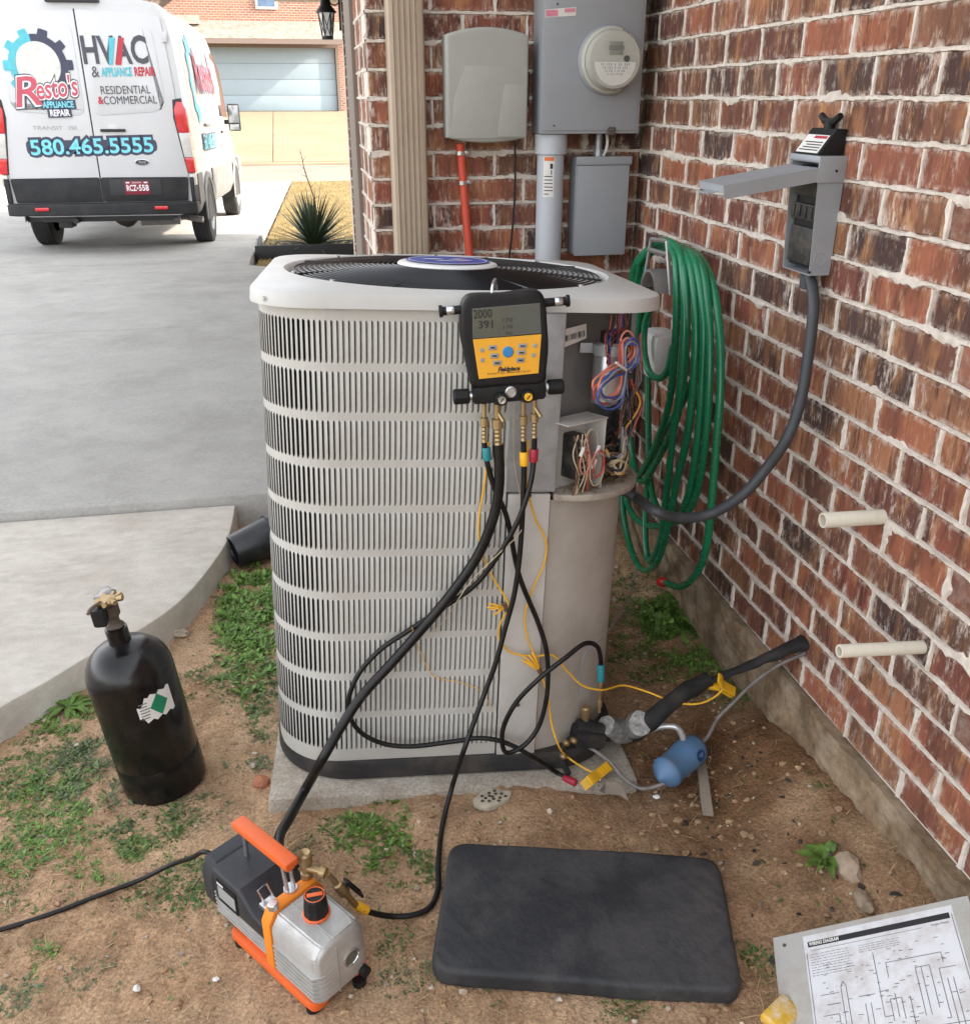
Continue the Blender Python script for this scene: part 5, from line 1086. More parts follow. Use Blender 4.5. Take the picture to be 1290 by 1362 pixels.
k2 = cord('yellow lead knotted low on the corner post, ending at the clamp on the dirt', [(0.4519,1.812,0.9259), (0.4487,1.811,0.8295), (0.4748,1.824,0.7298), (0.5019,1.827,0.6688), (0.499,1.824,0.6159), (0.4712,1.822,0.5464), (0.4536,1.819,0.4786), (0.4604,1.812,0.4194), (0.4796,1.802,0.3699), (0.4916,1.794,0.3286), (0.5091,1.788,0.2594), (0.5162,1.779,0.1932), (0.5315,1.764,0.1334), (0.574,1.806,0.05), (0.6012,1.769,0.045), (0.6216,1.744,0.045)])
for par, ctr, sp in ((k1, (0.4042,1.812,0.513), [(0.3649,1.813,0.5268), (0.3699,1.811,0.5114), (0.3771,1.81,0.4966), (0.3605,1.808,0.5197)]), (k2, (0.4875,1.793,0.3358), [(0.4543,1.797,0.3656), (0.4485,1.798,0.3791), (0.4618,1.799,0.3808), (0.4438,1.8,0.3693), (0.469,1.799,0.3884)])):
    for e in sp:
        bm = BM(); a = V3(*ctr); b = V3(*e); s = V3(0, -.006, .004); add_tube(bm, smooth_path([a, a.lerp(b, .5) + s, b, a.lerp(b, .5) - s * .8, a]), .0022, 6); obj('loop', bm, 'cord_yellow', par, world=True)
    bm = BM(); add_cyl(bm, V3(*ctr) + V3(-.004, 0, .010), V3(*ctr) + V3(.004, 0, -.010), .0062, 8); obj('tie', bm, 'wire_brown', par, world=True)
cord('thin pale wire hanging straight down the corner post from the manifold', [(0.4219,1.824,1.007), (0.4249,1.839,0.9265), (0.4289,1.845,0.8569), (0.4367,1.831,0.8041), (0.444,1.806,0.7409), (0.4307,1.785,0.7186), (0.3831,1.777,0.6765), (0.3177,1.795,0.5973), (0.268,1.819,0.5002), (0.2231,1.823,0.4453)], .0011, 'wire_tan', 'thin_wire')
cord('thin yellow wire draped over the lower slots of the condenser', [(0.1845,1.817,0.4802), (0.2059,1.84,0.3908), (0.2365,1.836,0.325), (0.298,1.831,0.3029), (0.3492,1.826,0.273), (0.3761,1.819,0.2182)], .0011, 'wire_yellow', 'thin_wire')
hose('thermostat_wire', 'thin grey wire dropping from the hose bottom beside the taupe corner panel', [(1.08,2.713,0.0723), (0.8848,2.256,0.25), (0.6711,1.883,0.3495), (0.6162,1.844,0.3366), (0.6084,1.841,0.2726), (0.6082,1.837,0.2068)], .0018, 'wire_grey', 'cord', None, 6, 6)
# ---- line set: taped service valve, foam pipe, liquid line, filter drier
ls = thing('suction_line', 'black foam covered pipe running from the condenser valve into the brick wall', 'pipe', V3(*(0.8301,1.975,0)))
bm = BM(); pth = smooth_path([(0.6056,1.842,0.1185), (0.6735,1.846,0.0906), (0.7627,1.889,0.0294), (0.7846,1.79,0.15), (0.8681,1.811,0.2), (0.9519,1.833,0.22)], n=8); add_tube(bm, pth, [.018, .021, .022, .022, .024, .023, .024, .022], 18)
rough_up(bm, .006, 26); obj('foam', bm, 'foam_insulation', ls, world=True)
bm = BM(); add_tube(bm, smooth_path([(0.9439,1.825,0.22), (1.013,1.823,0.245), (1.06,1.784,0.2968), (1.13,1.771,0.3366), (1.19,1.778,0.3471)], n=8), [.012, .013, .015, .021, .029], 14, flat=.65); rough_up(bm, .004, 35, 9); obj('wall_foam', bm, 'foam_insulation', ls, world=True)
bm = BM(); add_tube(bm, smooth_path([(0.6814,1.837,0.1136), (0.7237,1.858,0.0743), (0.7702,1.89,0.0478), (0.754,1.784,0.15)]), [.026, .031, .033, .031], 14); rough_up(bm, .006, 45, 3); obj('foil_tape', bm, 'silver_tape', ls, world=True)
bm = BM(); add_tube(bm, smooth_path([(0.7859,1.825,0.09), (0.8394,1.821,0.1), (0.866,1.809,0.1), (0.8729,1.783,0.09), (0.8661,1.754,0.08)]), .0085, 10); obj('elbow', bm, 'aluminium', ls, world=True)
sv = thing('service_valve', 'black taped service valve with brass caps low on the condenser corner', 'valve', V3(*(0.6302,1.866,0.05)))
bm = BM(); add_box(bm, (0.6343,1.838,0.0882), (.085, .06, .045), .012, Matrix.Rotation(R(12), 3, 'Y')); rough_up(bm, .004, 50, 7); obj('body', bm, 'foam_insulation', sv, world=True)
bm = BM(); q = V3(*(0.6278,1.848,0.1605)); add_lathe(bm, [(.010, -.03), (.012, 0), (.0125, .008), (.009, .012), (0, .010)], 12, Matrix.Translation(q)); obj('cap', bm, 'brass', sv, world=True)
for q in ((0.5872,1.81,0.1), (0.5677,1.811,0.0951), (0.5576,1.8,0.0629)):
    bm = BM(); blob(bm, q, (.010, .010, .009), .08, 1, 2); obj('flare_nut', bm, 'brass', sv, world=True)
bm = BM(); add_tube(bm, smooth_path([(0.5991,1.831,0.0993), (0.5674,1.816,0.0866), (0.5589,1.809,0.0454), (0.5639,1.768,0.03)]), .008, 8); obj('liquid_valve', bm, 'foam_insulation', sv, world=True)
ll = thing('liquid_line', 'thin grey tube looping over the dirt to the blue filter drier and wall', 'tube', V3(*(0.7541,1.711,0.01)))
bm = BM(); add_tube(bm, smooth_path([(0.6003,1.82,0.0909), (0.6449,1.815,0.0565), (0.6763,1.772,0.045), (0.7018,1.735,0.02), (0.733,1.698,0.015), (0.7726,1.693,0.02), (0.7997,1.693,0.03)]), .0052, 8); obj('tube', bm, 'old_metal', ll, world=True)
bm = BM(); add_tube(bm, smooth_path([(0.8995,1.772,0.07), (0.9314,1.775,0.075), (0.9829,1.815,0.11), (1.022,1.818,0.15), (1.064,1.817,0.2), (1.11,1.777,0.2834), (1.175,1.766,0.3208)]), .0048, 8); obj('tube', bm, 'old_metal', ll, world=True)
dr = thing('filter_drier', 'weathered blue filter drier can lying on the dirt between valve and wall', 'filter drier', V3(*(0.8396,1.72,0)))
a = V3(*(0.791,1.7,0.045)); b = V3(*(0.9124,1.779,0.055)); d = b - a; l_ = d.length
bm = BM(); add_lathe(bm, [(.006, -.018), (.012, -.012), (.030, .0), (.041, .012), (.042, .02), (.039, .026), (.0395, l_ * .5), (.042, l_ * .62), (.042, l_ - .014), (.034, l_), (.012, l_ + .010), (.006, l_ + .02)], 26, axis_M(a, d)); obj('can', bm, 'drier_blue', dr, world=True)
bm = BM(); prev = None; s1 = d.normalized(); s2 = V3(0, 0, 1).cross(s1).normalized(); s3 = s1.cross(s2)
for k in range(13):
    row = None
side = -s2 if (-s2).dot(V3(.9, -.4, 0)) > 0 else s2
pc = a + d * .74
vs = []
for k in range(18):
    th = 2 * math.pi * k / 18; u = .016 * math.cos(th); ph_ = .42 + .40 * math.sin(th) * .9
    vs.append(pc + s1 * u + (side * math.cos(ph_) + s3 * math.sin(ph_)) * .0432)
add_poly(bm, vs); obj('sticker', bm, 'drier_navy', dr, world=True, smooth=False)

# ---- vacuum pump
PM = Matrix(((.614, .789, 0, -.249), (-.789, .614, 0, 1.442), (0, 0, 1, .004), (0, 0, 0, 1)))
pump = thing('vacuum_pump', 'orange, black and silver vacuum pump standing on the dirt', 'vacuum pump', M=PM)
W_ = .126
bm = BM()
def rail(y0, y1):
    P_ = [(-.005 + .012 * math.cos(R(a)) + .012 - .012, 0) for a in ()]
    add_prism(bm, rrect(.275, y1 - y0, .018, 5, .132, (y0 + y1) / 2), .006, .027, 'xy', .005)
rail(-.008, .040); rail(W_ - .036, W_ + .008); span(bm, (.0, .03, .010), (.05, .10, .024), .003); span(bm, (.19, .03, .010), (.235, .10, .024), .003)
add_prism(bm, rrect(.20, .020, .008, 4, .135, .014), .027, .036, 'xy', .003)
obj('base', bm, 'pump_orange', pump)
bm = BM()
for x, y in ((.02, .005), (.25, .005), (.02, W_ - .005), (.275, W_ - .025)): add_cyl(bm, (x, y, -.004), (x, y, .012), .014, 12)
f_ = obj('foot', bm, 'rubber_black', pump); f_['kind'] = 'stuff'
bm = BM(); add_prism(bm, [(.004, .034), (.12, .034), (W_ - .002, .06), (W_ - .002, .10), (.002, .10), (.002, .05)], -.055, .128, 'yz', .004)
for k in range(6): span(bm, (-.050, -.0015, .046 + .010 * k), (.126, .004, .050 + .010 * k), .001)
obj('motor', bm, 'cast_silver', pump)
def cowl(x0, x1, prof, nm, m='pump_cowl'):
    bm = BM(); add_prism(bm, prof, x0, x1, 'yz', .009, 3); return obj(nm, bm, m, pump)
side_p = lambda z0: [(.006, z0), (-.002, z0 + .02), (-.003, .135), (.014, .165), (W_ - .014, .165), (W_ + .003, .135), (W_ + .002, z0 + .02), (W_ - .006, z0)]
cowl(-.090, -.048, side_p(.045), 'rear_cowl')
bm = BM(); P_ = [(-.046, .085), (-.046, .166), (.045, .166), (.085, .128), (.128, .118), (.128, .085)]
add_prism(bm, P_, -.002, W_ + .002, 'xz', .008, 3); obj('front_cowl', bm, 'pump_cowl', pump)
bm = BM(); add_prism(bm, [(-.030, .092), (.036, .092), (.036, .148), (-.030, .148)], -.0045, -.0022, 'xz', .0005); npl = obj('nameplate', bm, 'rubber_black', pump)
bm = BM(); add_prism(bm, [(-.026, .103), (.032, .103), (.032, .135), (-.026, .135)], -.0052, -.0046, 'xz'); obj('label', bm, 'button_grey', npl)
bm = BM(); add_prism(bm, [(-.027, .139), (-.006, .139), (-.006, .144), (-.027, .144)], -.0052, -.0046, 'xz'); obj('logo', bm, 'label_white', npl)
bm = BM(); add_prism(bm, [(.0, .020), (W_, .020), (W_ + .004, .03), (W_ + .004, .145), (W_ - .012, .172), (.012, .172), (-.004, .145), (-.004, .03)], .120, .146, 'yz', .004); obj('flange', bm, 'flange_orange', pump)
# oil case: tapered casting with ribs
bm = BM()
def case_ring(x, g): return [(-.001 + g, .022 + g * .6), (W_ + .001 - g, .022 + g * .6), (W_ + .001 - g, .140 - g * .3), (W_ - .018 - g, .166 - g), (.018 + g, .166 - g), (-.001 + g, .140 - g * .3)]
secs = [(.147, 0), (.255, 0.002), (.272, .006), (.280, .016)]
rows = [[bm.verts.new((x, y, z)) for y, z in case_ring(x, g)] for x, g in secs]
for A, B in zip(rows, rows[1:]):
    for k in range(6): bm.faces.new((A[k], A[(k + 1) % 6], B[(k + 1) % 6], B[k]))
bm.faces.new(rows[0][::-1]); bm.faces.new(rows[-1]); bmesh.ops.recalc_face_normals(bm, faces=bm.faces[:])
bmesh.ops.bevel(bm, geom=bm.edges[:], offset=.003, segments=2, affect='EDGES')
case = obj('oil_case', bm, 'cast_silver', pump)
bm = BM()
for k in range(6):
    z = .036 + .0115 * k; add_prism(bm, [(.150, -.004), (.268, -.004), (.281, .012), (.281, .042), (.272, .042), (.268, .010), (.26, .002), (.150, .002)], z, z + .006, 'xy', .0012)
    add_prism(bm, [(.150, W_ + .004), (.262, W_ + .004), (.277, W_ - .010), (.277, W_ - .020), (.268, W_ - .012), (.256, W_ - .002), (.150, W_ - .002)], z, z + .006, 'xy', .0012)
r_ = obj('rib', bm, 'cast_silver', case); r_['kind'] = 'stuff'
bm = BM(); span(bm, (.149, .048, .1655), (.276, .0495, .1675), .0005); span(bm, (.149, .106, .162), (.27, .1075, .166), .0005); span(bm, (.2805, .047, .03), (.2825, .050, .150), .0008); obj('seam', bm, 'cast_silver', case)
bm = BM(); MS = Matrix.Translation((.2795, .082, .092)) @ Matrix.Rotation(R(90), 4, 'Y'); add_lathe(bm, [(.020, 0), (.020, .003), (.017, .004), (.016, .0015)], 24, MS, cap=False); sg = obj('sight_ring', bm, 'silver', case)
bm = BM(); add_lathe(bm, [(.0165, .0018), (0, .0022)], 20, MS, cap=False); obj('sight_glass', bm, 'screen_grey', case)
bm = BM(); add_cyl(bm, (.276, .108, .034), (.292, .108, .034), .011, 12); obj('drain_plug', bm, 'rubber_black', case)
bm = BM()
for y, z in ((.010, .136), (W_ - .01, .136), (.008, .032)): add_cyl(bm, (.140, y, z), (.152, y, z), .005, 8)
b_ = obj('bolt', bm, 'dark_plastic', case); b_['kind'] = 'stuff'
bm = BM(); pr = [(.0235, 0), (.0245, .006), (.0245, .012), (.0215, .044), (.0195, .047), (0, .047)]
add_lathe(bm, pr, 10, Matrix.Translation((.205, .066, .167))); fc_ = obj('filler_cap', bm, 'rubber_black', pump, angle=20)
bm = BM(); add_lathe(bm, [(.026, -.001), (.027, .003), (.0245, .005)], 24, Matrix.Translation((.205, .066, .166))); obj('gasket', bm, 'pump_orange', fc_)
bm = BM(); add_tube(bm, [(.205 + .0185 * math.cos(2 * math.pi * k / 30), .066 + .0185 * math.sin(2 * math.pi * k / 30), .2145) for k in range(30)], .0010, 5, closed=True); add_box(bm, (.205, .066, .2146), (.009, .030, .0014), .0005, Matrix.Rotation(R(-35), 3, 'Z')); obj('cap_mark', bm, 'pump_orange', fc_, world=False)
bm = BM(); add_box(bm, (.053, .066, .247), (.180, .032, .018), .006); add_box(bm, (.053, .066, .236), (.17, .018, .012), .003); hd = obj('handle', bm, 'pump_orange', pump)
bm = BM()
for y in (.058, .074): add_cyl(bm, (.128, y, .165), (.118, y, .24), .0042, 10)
add_cyl(bm, (-.02, .066, .160), (-.016, .066, .24), .005, 10); add_cyl(bm, (.126, .066, .165), (.126, .066, .178), .014, 10)
hp_ = obj('handle_post', bm, 'silver', hd); hp_['kind'] = 'stuff'
bm = BM(); add_tube(bm, [(.085, .030, .135), (.075, .024, .168), (.075, .046, .168), (.085, .052, .135)], .0028, 6); span(bm, (.080, .018, .128), (.112, .052, .142), .004); obj('bail', bm, 'silver', pump)
bm = BM(); add_cyl(bm, (.137, .016, .170), (.137, .016, .186), .0105, 16, bev=.002); obj('vent_screw', bm, 'silver', pump)
# brass inlet tree with ball valve to the hose
bm = BM(); add_lathe(bm, [(.012, 0), (.012, .03), (.009, .032), (.009, .055), (.0145, .058), (.0145, .078), (.011, .082), (.008, .080), (0, .076)], 14, Matrix.Translation((.125, .108, .155))); tr_ = obj('inlet', bm, 'brass', pump)
bm = BM(); add_cyl(bm, (.125, .108, .198), (.160, .122, .198), .008, 10); add_lathe(bm, [(.0115, 0), (.0125, .004), (.0115, .012), (.006, .014)], 12, axis_M((.155, .120, .198), (.9, .35, -.1))); obj('inlet_arm', bm, 'brass', tr_)
bvt = thing('ball_valve', 'small brass ball valve with black lever between the pump inlet and the yellow collared hose', 'valve', V3(*(-0.021,1.405,0.12)))
e1 = PM @ V3(.170, .126, .197); e2 = V3(*(0.0058,1.403,0.085))
d = e2 - e1; bm = BM(); l_ = d.length
add_lathe(bm, [(.006, 0), (.006, l_ * .30), (.010, l_ * .32), (.012, l_ * .42), (.012, l_ * .58), (.009, l_ * .62), (.0065, l_ * .66), (.0065, l_)], 12, axis_M(e1, d)); obj('body', bm, 'brass', bvt, world=True)
bm = BM(); s_ = d.normalized().cross(V3(0, 0, 1)).normalized(); u_ = s_.cross(d.normalized())
add_tube(bm, [e1 + d * .40 + u_ * .016 + s_ * .008, e1 + d * .85 + u_ * .022 + s_ * .009, e1 + d * .85 + u_ * .022 - s_ * .009, e1 + d * .40 + u_ * .016 - s_ * .008, e1 + d * .40 + u_ * .016 + s_ * .008], .0032, 6); add_cyl(bm, e1 + d * .48, e1 + d * .48 + u_ * .02, .005, 8); obj('lever', bm, 'rubber_black', bvt, world=True)
p0 = PM @ V3(-.088, .03, .150)
hose('power_cord', 'black power cord trailing from the pump across the dirt to the left edge', [p0, p0 + V3(-.02, .012, .0), (-0.3312,1.566,0.12), (-0.3911,1.615,0.06), (-0.4619,1.626,0.02), (-0.545,1.602,0.016), (-0.6308,1.571,0.016), (-0.7289,1.547,0.016), (-0.8552,1.534,0.014), (-.93, 1.30, .014), (-1.06, 1.05, .012), (-1.02, .6, .012), (-.8, .1, .012), (-.7, -.7, .012)], .0052, 'hose_black', 'power cord', None, 10)
# ---- nitrogen cylinder, leaning a little
ax_ = V3(-.115, .02, 1).normalized(); TM = Matrix.Translation((-.449, 1.99, -.012)) @ V3(*ax_).to_track_quat('Z', 'Y').to_matrix().to_4x4()
tank = thing('gas_cylinder', 'black steel gas cylinder with a white and green label leaning on the bare dirt', 'gas cylinder', M=TM)
bm = BM(); pr = [(0, 0), (.090, 0), (.101, .008), (.103, .02), (.103, .098), (.1015, .101), (.1015, .106), (.1025, .110), (.1025, .340)]
for k in range(1, 10): a = R(9 * k); pr.append((.030 + .0725 * math.cos(a), .340 + .085 * math.sin(a)))
pr += [(.026, .429), (.025, .435)]; add_lathe(bm, pr, 40, cap=False); obj('body', bm, 'tank_black', tank)
bm = BM(); add_lathe(bm, [(.026, .425), (.026, .468), (.020, .470), (0, .470)], 20, cap=False); obj('neck_ring', bm, 'tank_black', tank)
bm = BM(); add_lathe(bm, [(.020, .470), (.023, .474), (.016, .482), (.015, .496), (.022, .504), (.022, .528), (.012, .536), (0, .537)], 14, cap=False); add_cyl(bm, (0, 0, .516), (.012, -.036, .518), .011, 10); rough_up(bm, .002, 60); vb = obj('valve_body', bm, 'rust', tank)
bm = BM()
for k in range(8):
    a = R(45 * k); add_cyl(bm, (.016 + .008 * math.cos(a), .014 + .008 * math.sin(a), .549), (.016 + .032 * math.cos(a), .014 + .032 * math.sin(a), .553), .0065, 6)
add_lathe(bm, [(.016, .543), (.020, .550), (.018, .557), (.010, .560), (0, .559)], 16, Matrix.Translation((.016, .014, 0))); rough_up(bm, .0025, 70, 5); obj('handwheel', bm, 'brass', vb)
bm = BM(); blob(bm, (-.034, -.016, .542), (.032, .024, .011), .35, 4, 2); obj('tape', bm, 'silver_tape', vb)
bm = BM(); add_box(bm, (.036, -.010, .520), (.026, .030, .046), .007); rough_up(bm, .004, 60, 2); obj('outlet', bm, 'rubber_black', vb)
bm = BM(); add_tube(bm, smooth_path([(.03, .0, .555), (.055, -.015, .552), (.066, -.02, .545)]), .004, 6); obj('stem', bm, 'rust', vb)
def tank_patch(nm, m, poly, r_, par):
    bm = BM(); add_poly(bm, [(r_ * math.cos(R(a)), r_ * math.sin(R(a)), z) for a, z in poly]); bmesh.ops.triangulate(bm, faces=bm.faces[:]); return obj(nm, bm, m, par)
grid = []
bm = BM(); prev = None
for k in range(13):
    a = 20 + 50 * k / 12; jj = .004 * math.sin(k * 2.1); row = [bm.verts.new((.1036 * math.cos(R(a)), .1036 * math.sin(R(a)), z)) for z in (.252 + jj + (.012 if k < 2 else 0), .278 + jj, .318 - jj - (.02 if k < 3 else 0))]
    if prev:
        for q in range(2): bm.faces.new((prev[q], row[q], row[q + 1], prev[q + 1]))
    prev = row
lb = obj('label', bm, 'label_white', tank)
bm = BM(); prev = None
for k in range(9):
    t = k / 8; a = 36 + 26 * t; h = .030 * (1 - abs(2 * t - 1)); row = [bm.verts.new((.1042 * math.cos(R(a)), .1042 * math.sin(R(a)), .286 + s * h)) for s in (-1, 0, 1)]
    if prev:
        for q in range(2): bm.faces.new((prev[q], row[q], row[q + 1], prev[q + 1]))
    prev = row
bmesh.ops.remove_doubles(bm, verts=bm.verts[:], dist=.0002); obj('diamond', bm, 'label_green', lb)
bm = BM()
for k in range(6):
    z = .262 + .008 * k; a0 = 23; row = None; prev = None
    for q in range(5):
        a = a0 + (10 + (k * 5) % 4) * q / 4; row = [bm.verts.new((.1041 * math.cos(R(a)), .1041 * math.sin(R(a)), zz)) for zz in (z, z + .003)]
        if prev: bm.faces.new((prev[0], row[0], row[1], prev[1]))
        prev = row
pr_ = obj('print', bm, 'ink_grey', lb)
# ---- kneeling pad
bm = BM(); add_prism(bm, rrect(.605, .345, .038, 8), .0, .046, 'xy', .013, 4)
bmesh.ops.subdivide_edges(bm, edges=[e for e in bm.edges if e.calc_length() > .2], cuts=40, use_grid_fill=True)
bmesh.ops.triangulate(bm, faces=[f for f in bm.faces if len(f.verts) > 4])
for v in bm.verts:
    q = v.co; ed_ = max(0, min(1, (-.18 - q.x) / .10))
    dz_ = .0022 * noise.noise(V3(q.x * 11, q.y * 11, 2)) + .0012 * noise.noise(V3(q.x * 34, q.y * 34, 5)) + .0030 * ed_ * noise.noise(V3(q.x * 6, q.y * 46, 8)) + .0026 * max(0, min(1, (q.x - .2) / .08)) * noise.noise(V3(q.x * 8, q.y * 40, 3))
    if q.z > .02: v.co.z += dz_
    v.co.x += .004 * noise.noise(V3(q.x * 5, q.y * 5, 11)); v.co.y += .004 * noise.noise(V3(q.x * 5, q.y * 5, 17))
M_ = Matrix.Translation((.474, 1.335, .002)) @ Matrix.Rotation(R(-15.6), 4, 'Z'); bmesh.ops.transform(bm, matrix=M_, verts=bm.verts[:])
kp = solo('kneeling_pad', bm, 'pad_foam', 'black foam kneeling pad lying flat on the dirt at the front', 'kneeling pad')
# ---- condenser cover leaning on the foundation, wiring diagram up
tl = V3(.839, 1.206, .03); e1 = (V3(1.13, 1.066, .235) - tl).normalized(); e2 = (V3(.803, 1.019, .030) - tl); e2 = (e2 - e1 * e2.dot(e1)).normalized(); n_ = e1.cross(e2).normalized(); n_ = -n_ if n_.z < 0 else n_
CV = Matrix(((e1.x, e2.x, n_.x, tl.x), (e1.y, e2.y, n_.y, tl.y), (e1.z, e2.z, n_.z, tl.z), (0, 0, 0, 1)))
cv = thing('access_cover', 'grey sheet metal cover with a wiring diagram propped against the foundation at lower right', 'access cover', M=CV)
Lc, Wc = .385, .41
bm = BM(); span(bm, (0, 0, -.0015), (Lc, Wc, 0), 0); span(bm, (0, -.0012, -.016), (Lc, 0, -.0016)); span(bm, (-.0012, 0, -.016), (0, Wc, -.0016)); obj('sheet', bm, 'panel_paint', cv, smooth=False)
x0, y0_, x1, y1_ = .062, .012, .352, .40
bm = BM(); add_poly(bm, [(x0, y0_, .0006), (x0, y1_, .0006), (x1, y1_, .0006), (x1, y0_, .0006)][::-1]); pp = obj('wiring_diagram', bm, 'paper', cv, smooth=False)
bm = BM(); add_poly(bm, [(x0 + .008, .026, .0010), (x0 + .008, .038, .0010), (x1 - .008, .038, .0010), (x1 - .008, .026, .0010)][::-1]); obj('title_bar', bm, 'ink', pp, smooth=False)
TF = Matrix(((1, 0, 0, 0), (0, -1, 0, 0), (0, 0, 1, 0), (0, 0, 0, 1)))
TX = lambda x, y, z=.0014: Matrix.Translation((x, y, z)) @ Matrix.Diagonal((1, -1, 1, 1))
lettering('WIRING DIAGRAM', .0105, 'label_white', pp, TX(x0 + .011, .032), align='LEFT', offset=.0004, width=.060)
lettering('Single Phase', .006, 'ink_grey', pp, TX(x1 - .045, .045), align='LEFT', width=.033)
bm = BM(); rr_ = random.Random(5)
def ln(x, y, x2, y2, w=.0006):
    d = V3(x2 - x, y2 - y, 0); s = V3(-d.y, d.x, 0).normalized() * w; add_poly(bm, [V3(x, y, .0011) - s, V3(x2, y2, .0011) - s, V3(x2, y2, .0011) + s, V3(x, y, .0011) + s])
for k in range(9): 
    x = x0 + .010
    while x < x0 + .085: w = rr_.uniform(.003, .010); ln(x, .055 + .0055 * k, x + w, .055 + .0055 * k, .0005); x += w + .002
for k in range(4):
    x = x0 + .105
    while x < x0 + .18: w = rr_.uniform(.003, .010); ln(x, .056 + .0045 * k, x + w, .056 + .0045 * k, .0004); x += w + .002
ln(x0 + .004, .05, x0 + .004, .4); ln(x1 - .004, .03, x1 - .004, .4); ln(x0 + .012, .046, x1 - .06, .046, .0004)
for (a, b, c_, d_) in ((.13, .075, .13, .20), (.13, .20, .145, .20), (.145, .17, .145, .21), (.155, .16, .155, .205), (.145, .17, .165, .17), (.165, .17, .165, .21), (.06, .13, .06, .21), (.07, .13, .07, .21), (.06, .13, .065, .12), (.065, .12, .07, .13), (.05, .18, .05, .22), (.02, .18, .05, .18), (.02, .20, .055, .20), (.18, .17, .18, .26), (.18, .26, .26, .26), (.20, .12, .20, .21), (.21, .12, .21, .21), (.2, .12, .225, .12), (.225, .12, .225, .20), (.24, .13, .24, .22), (.24, .13, .27, .13), (.25, .15, .25, .24), (.26, .15, .26, .25), (.10, .17, .10, .23), (.11, .17, .11, .23), (.09, .155, .12, .155), (.15, .10, .25, .10), (.15, .10, .15, .13), (.25, .10, .25, .12), (.02, .14, .055, .14), (.03, .16, .055, .16), (.19, .23, .27, .23), (.07, .25, .20, .25), (.07, .25, .07, .33), (.2, .25, .2, .33), (.1, .29, .25, .29), (.15, .27, .15, .36)):
    ln(x0 + a, b, x0 + c_, d_)
for k in range(150):
    x, y = x0 + rr_.uniform(.02, .27), rr_.uniform(.07, .36); ln(x, y, x + rr_.uniform(.003, .010), y, .0006)
d_ = obj('print', bm, 'ink_grey', pp, smooth=False)
bm = BM(); add_cyl(bm, (.022, .022, 0), (.022, .022, .002), .0035, 8); obj('screw_hole', bm, 'rust', cv)
# ---- plant pot tipped against the kerb
a = V3(-.335, 3.15, .066); b = V3(-.20, 3.215, .085); bm = BM()
add_lathe(bm, [(0, .012), (.048, .012), (.052, 0), (.058, 0), (.061, .004), (.078, .150), (.084, .152), (.084, .172), (.080, .173), (.075, .15), (.06, .02), (0, .02)], 28, axis_M(a, b - a), cap=False)
solo('plant_pot', bm, 'pot_black', 'empty black plastic plant pot lying on its side by the kerb', 'plant pot')
# ------------------------------------------------------------------ the van and what lies beyond
mat('van_white', (.60, .61, .63), .28, 0, .02, 2, coat=.7, dirt=((.52, .50, .46), .2, 3)); mat('cladding', (.022, .023, .026), .55, 0, .1, 8, .2, 300, dirt=((.075, .068, .058), .4, 4), spec=.3)
mat('side_cladding', (.13, .13, .13), .6, 0, .1, 8, dirt=((.36, .33, .28), .6, 4)); mat('seam_dark', (.03, .03, .033), .6)
mat('lamp_red', (.62, .012, .022), .15, 0, .1, 30, coat=.8); mat('lamp_clear', (.60, .58, .56), .2, 0, .1, 40, coat=.8)
mat('tyre', (.020, .020, .020), .8, 0, .15, 20, .3, 90, dirt=((.13, .115, .09), .5, 8)); mat('steel_rim', (.30, .30, .31), .4, .6, .1, 20); mat('glass_dark', (.02, .024, .028), .08, 0, .05, 5, coat=.6); mat('mirror_glass', (.30, .32, .34), .1, .5, .1, 5)
mat('decal_navy', (.050, .055, .10), .5); mat('decal_slate', (.075, .075, .095), .5); mat('decal_teal', (.10, .50, .60), .5); mat('decal_red', (.52, .035, .06), .5); mat('decal_pink', (.55, .09, .13), .5); mat('decal_white', (.80, .80, .82), .5); mat('decal_cyan', (.20, .66, .76), .5); mat('decal_pale', (.70, .70, .66), .5)
mat('plate_red', (.22, .012, .03), .4); mat('chrome', (.55, .55, .56), .2, .9, .05); mat('badge_dark', (.03, .035, .05), .3)
VA = R(2.5); VP = -R(1.0)
VMx = Matrix.Translation((-2.07, 11.15, .01)) @ Matrix.Rotation(-VA, 4, 'Z') @ Matrix.Rotation(VP, 4, 'X')
van = thing('service_van', 'white high roof service van with repair company lettering on its rear doors', 'van', M=VMx)
HP_ = [(0, .40), (.80, .40), (.93, .43), (.985, .52), (1.0, .70), (1.005, .95), (1.0, 1.25), (.99, 1.55), (.975, 1.85), (.95, 2.10), (.91, 2.32), (.875, 2.42), (.80, 2.485), (.64, 2.515), (0, 2.54)]
def vsec(y, sx=1.0, ztop=2.54, zs=None, dz=0):
    out = []
    for x, z in HP_:
        zz = z if z < .95 else .95 + (z - .95) * (ztop - .95) / (2.54 - .95)
        out.append((x * sx, y, zz + dz))
    return out
secs = [vsec(.0, .965), vsec(.015, .98), vsec(.06, .995), vsec(.30, 1), vsec(1.5, 1), vsec(2.9, 1), vsec(3.35, 1, 2.50), vsec(3.65, .99, 2.36), vsec(4.05, .975, 1.98), vsec(4.45, .965, 1.58), vsec(4.70, .955, 1.36), vsec(5.2, .92, 1.20), vsec(5.42, .86, 1.05), vsec(5.5, .75, .99)]
bm = BM(); rows = []
for s in secs:
    half = [bm.verts.new(p) for p in s]; left = [bm.verts.new((-p[0], p[1], p[2])) for p in s[1:-1]][::-1]
    rows.append(half + left)
for A, B in zip(rows, rows[1:]):
    n = len(A)
    for k in range(n): bm.faces.new((A[k], A[(k + 1) % n], B[(k + 1) % n], B[k]))
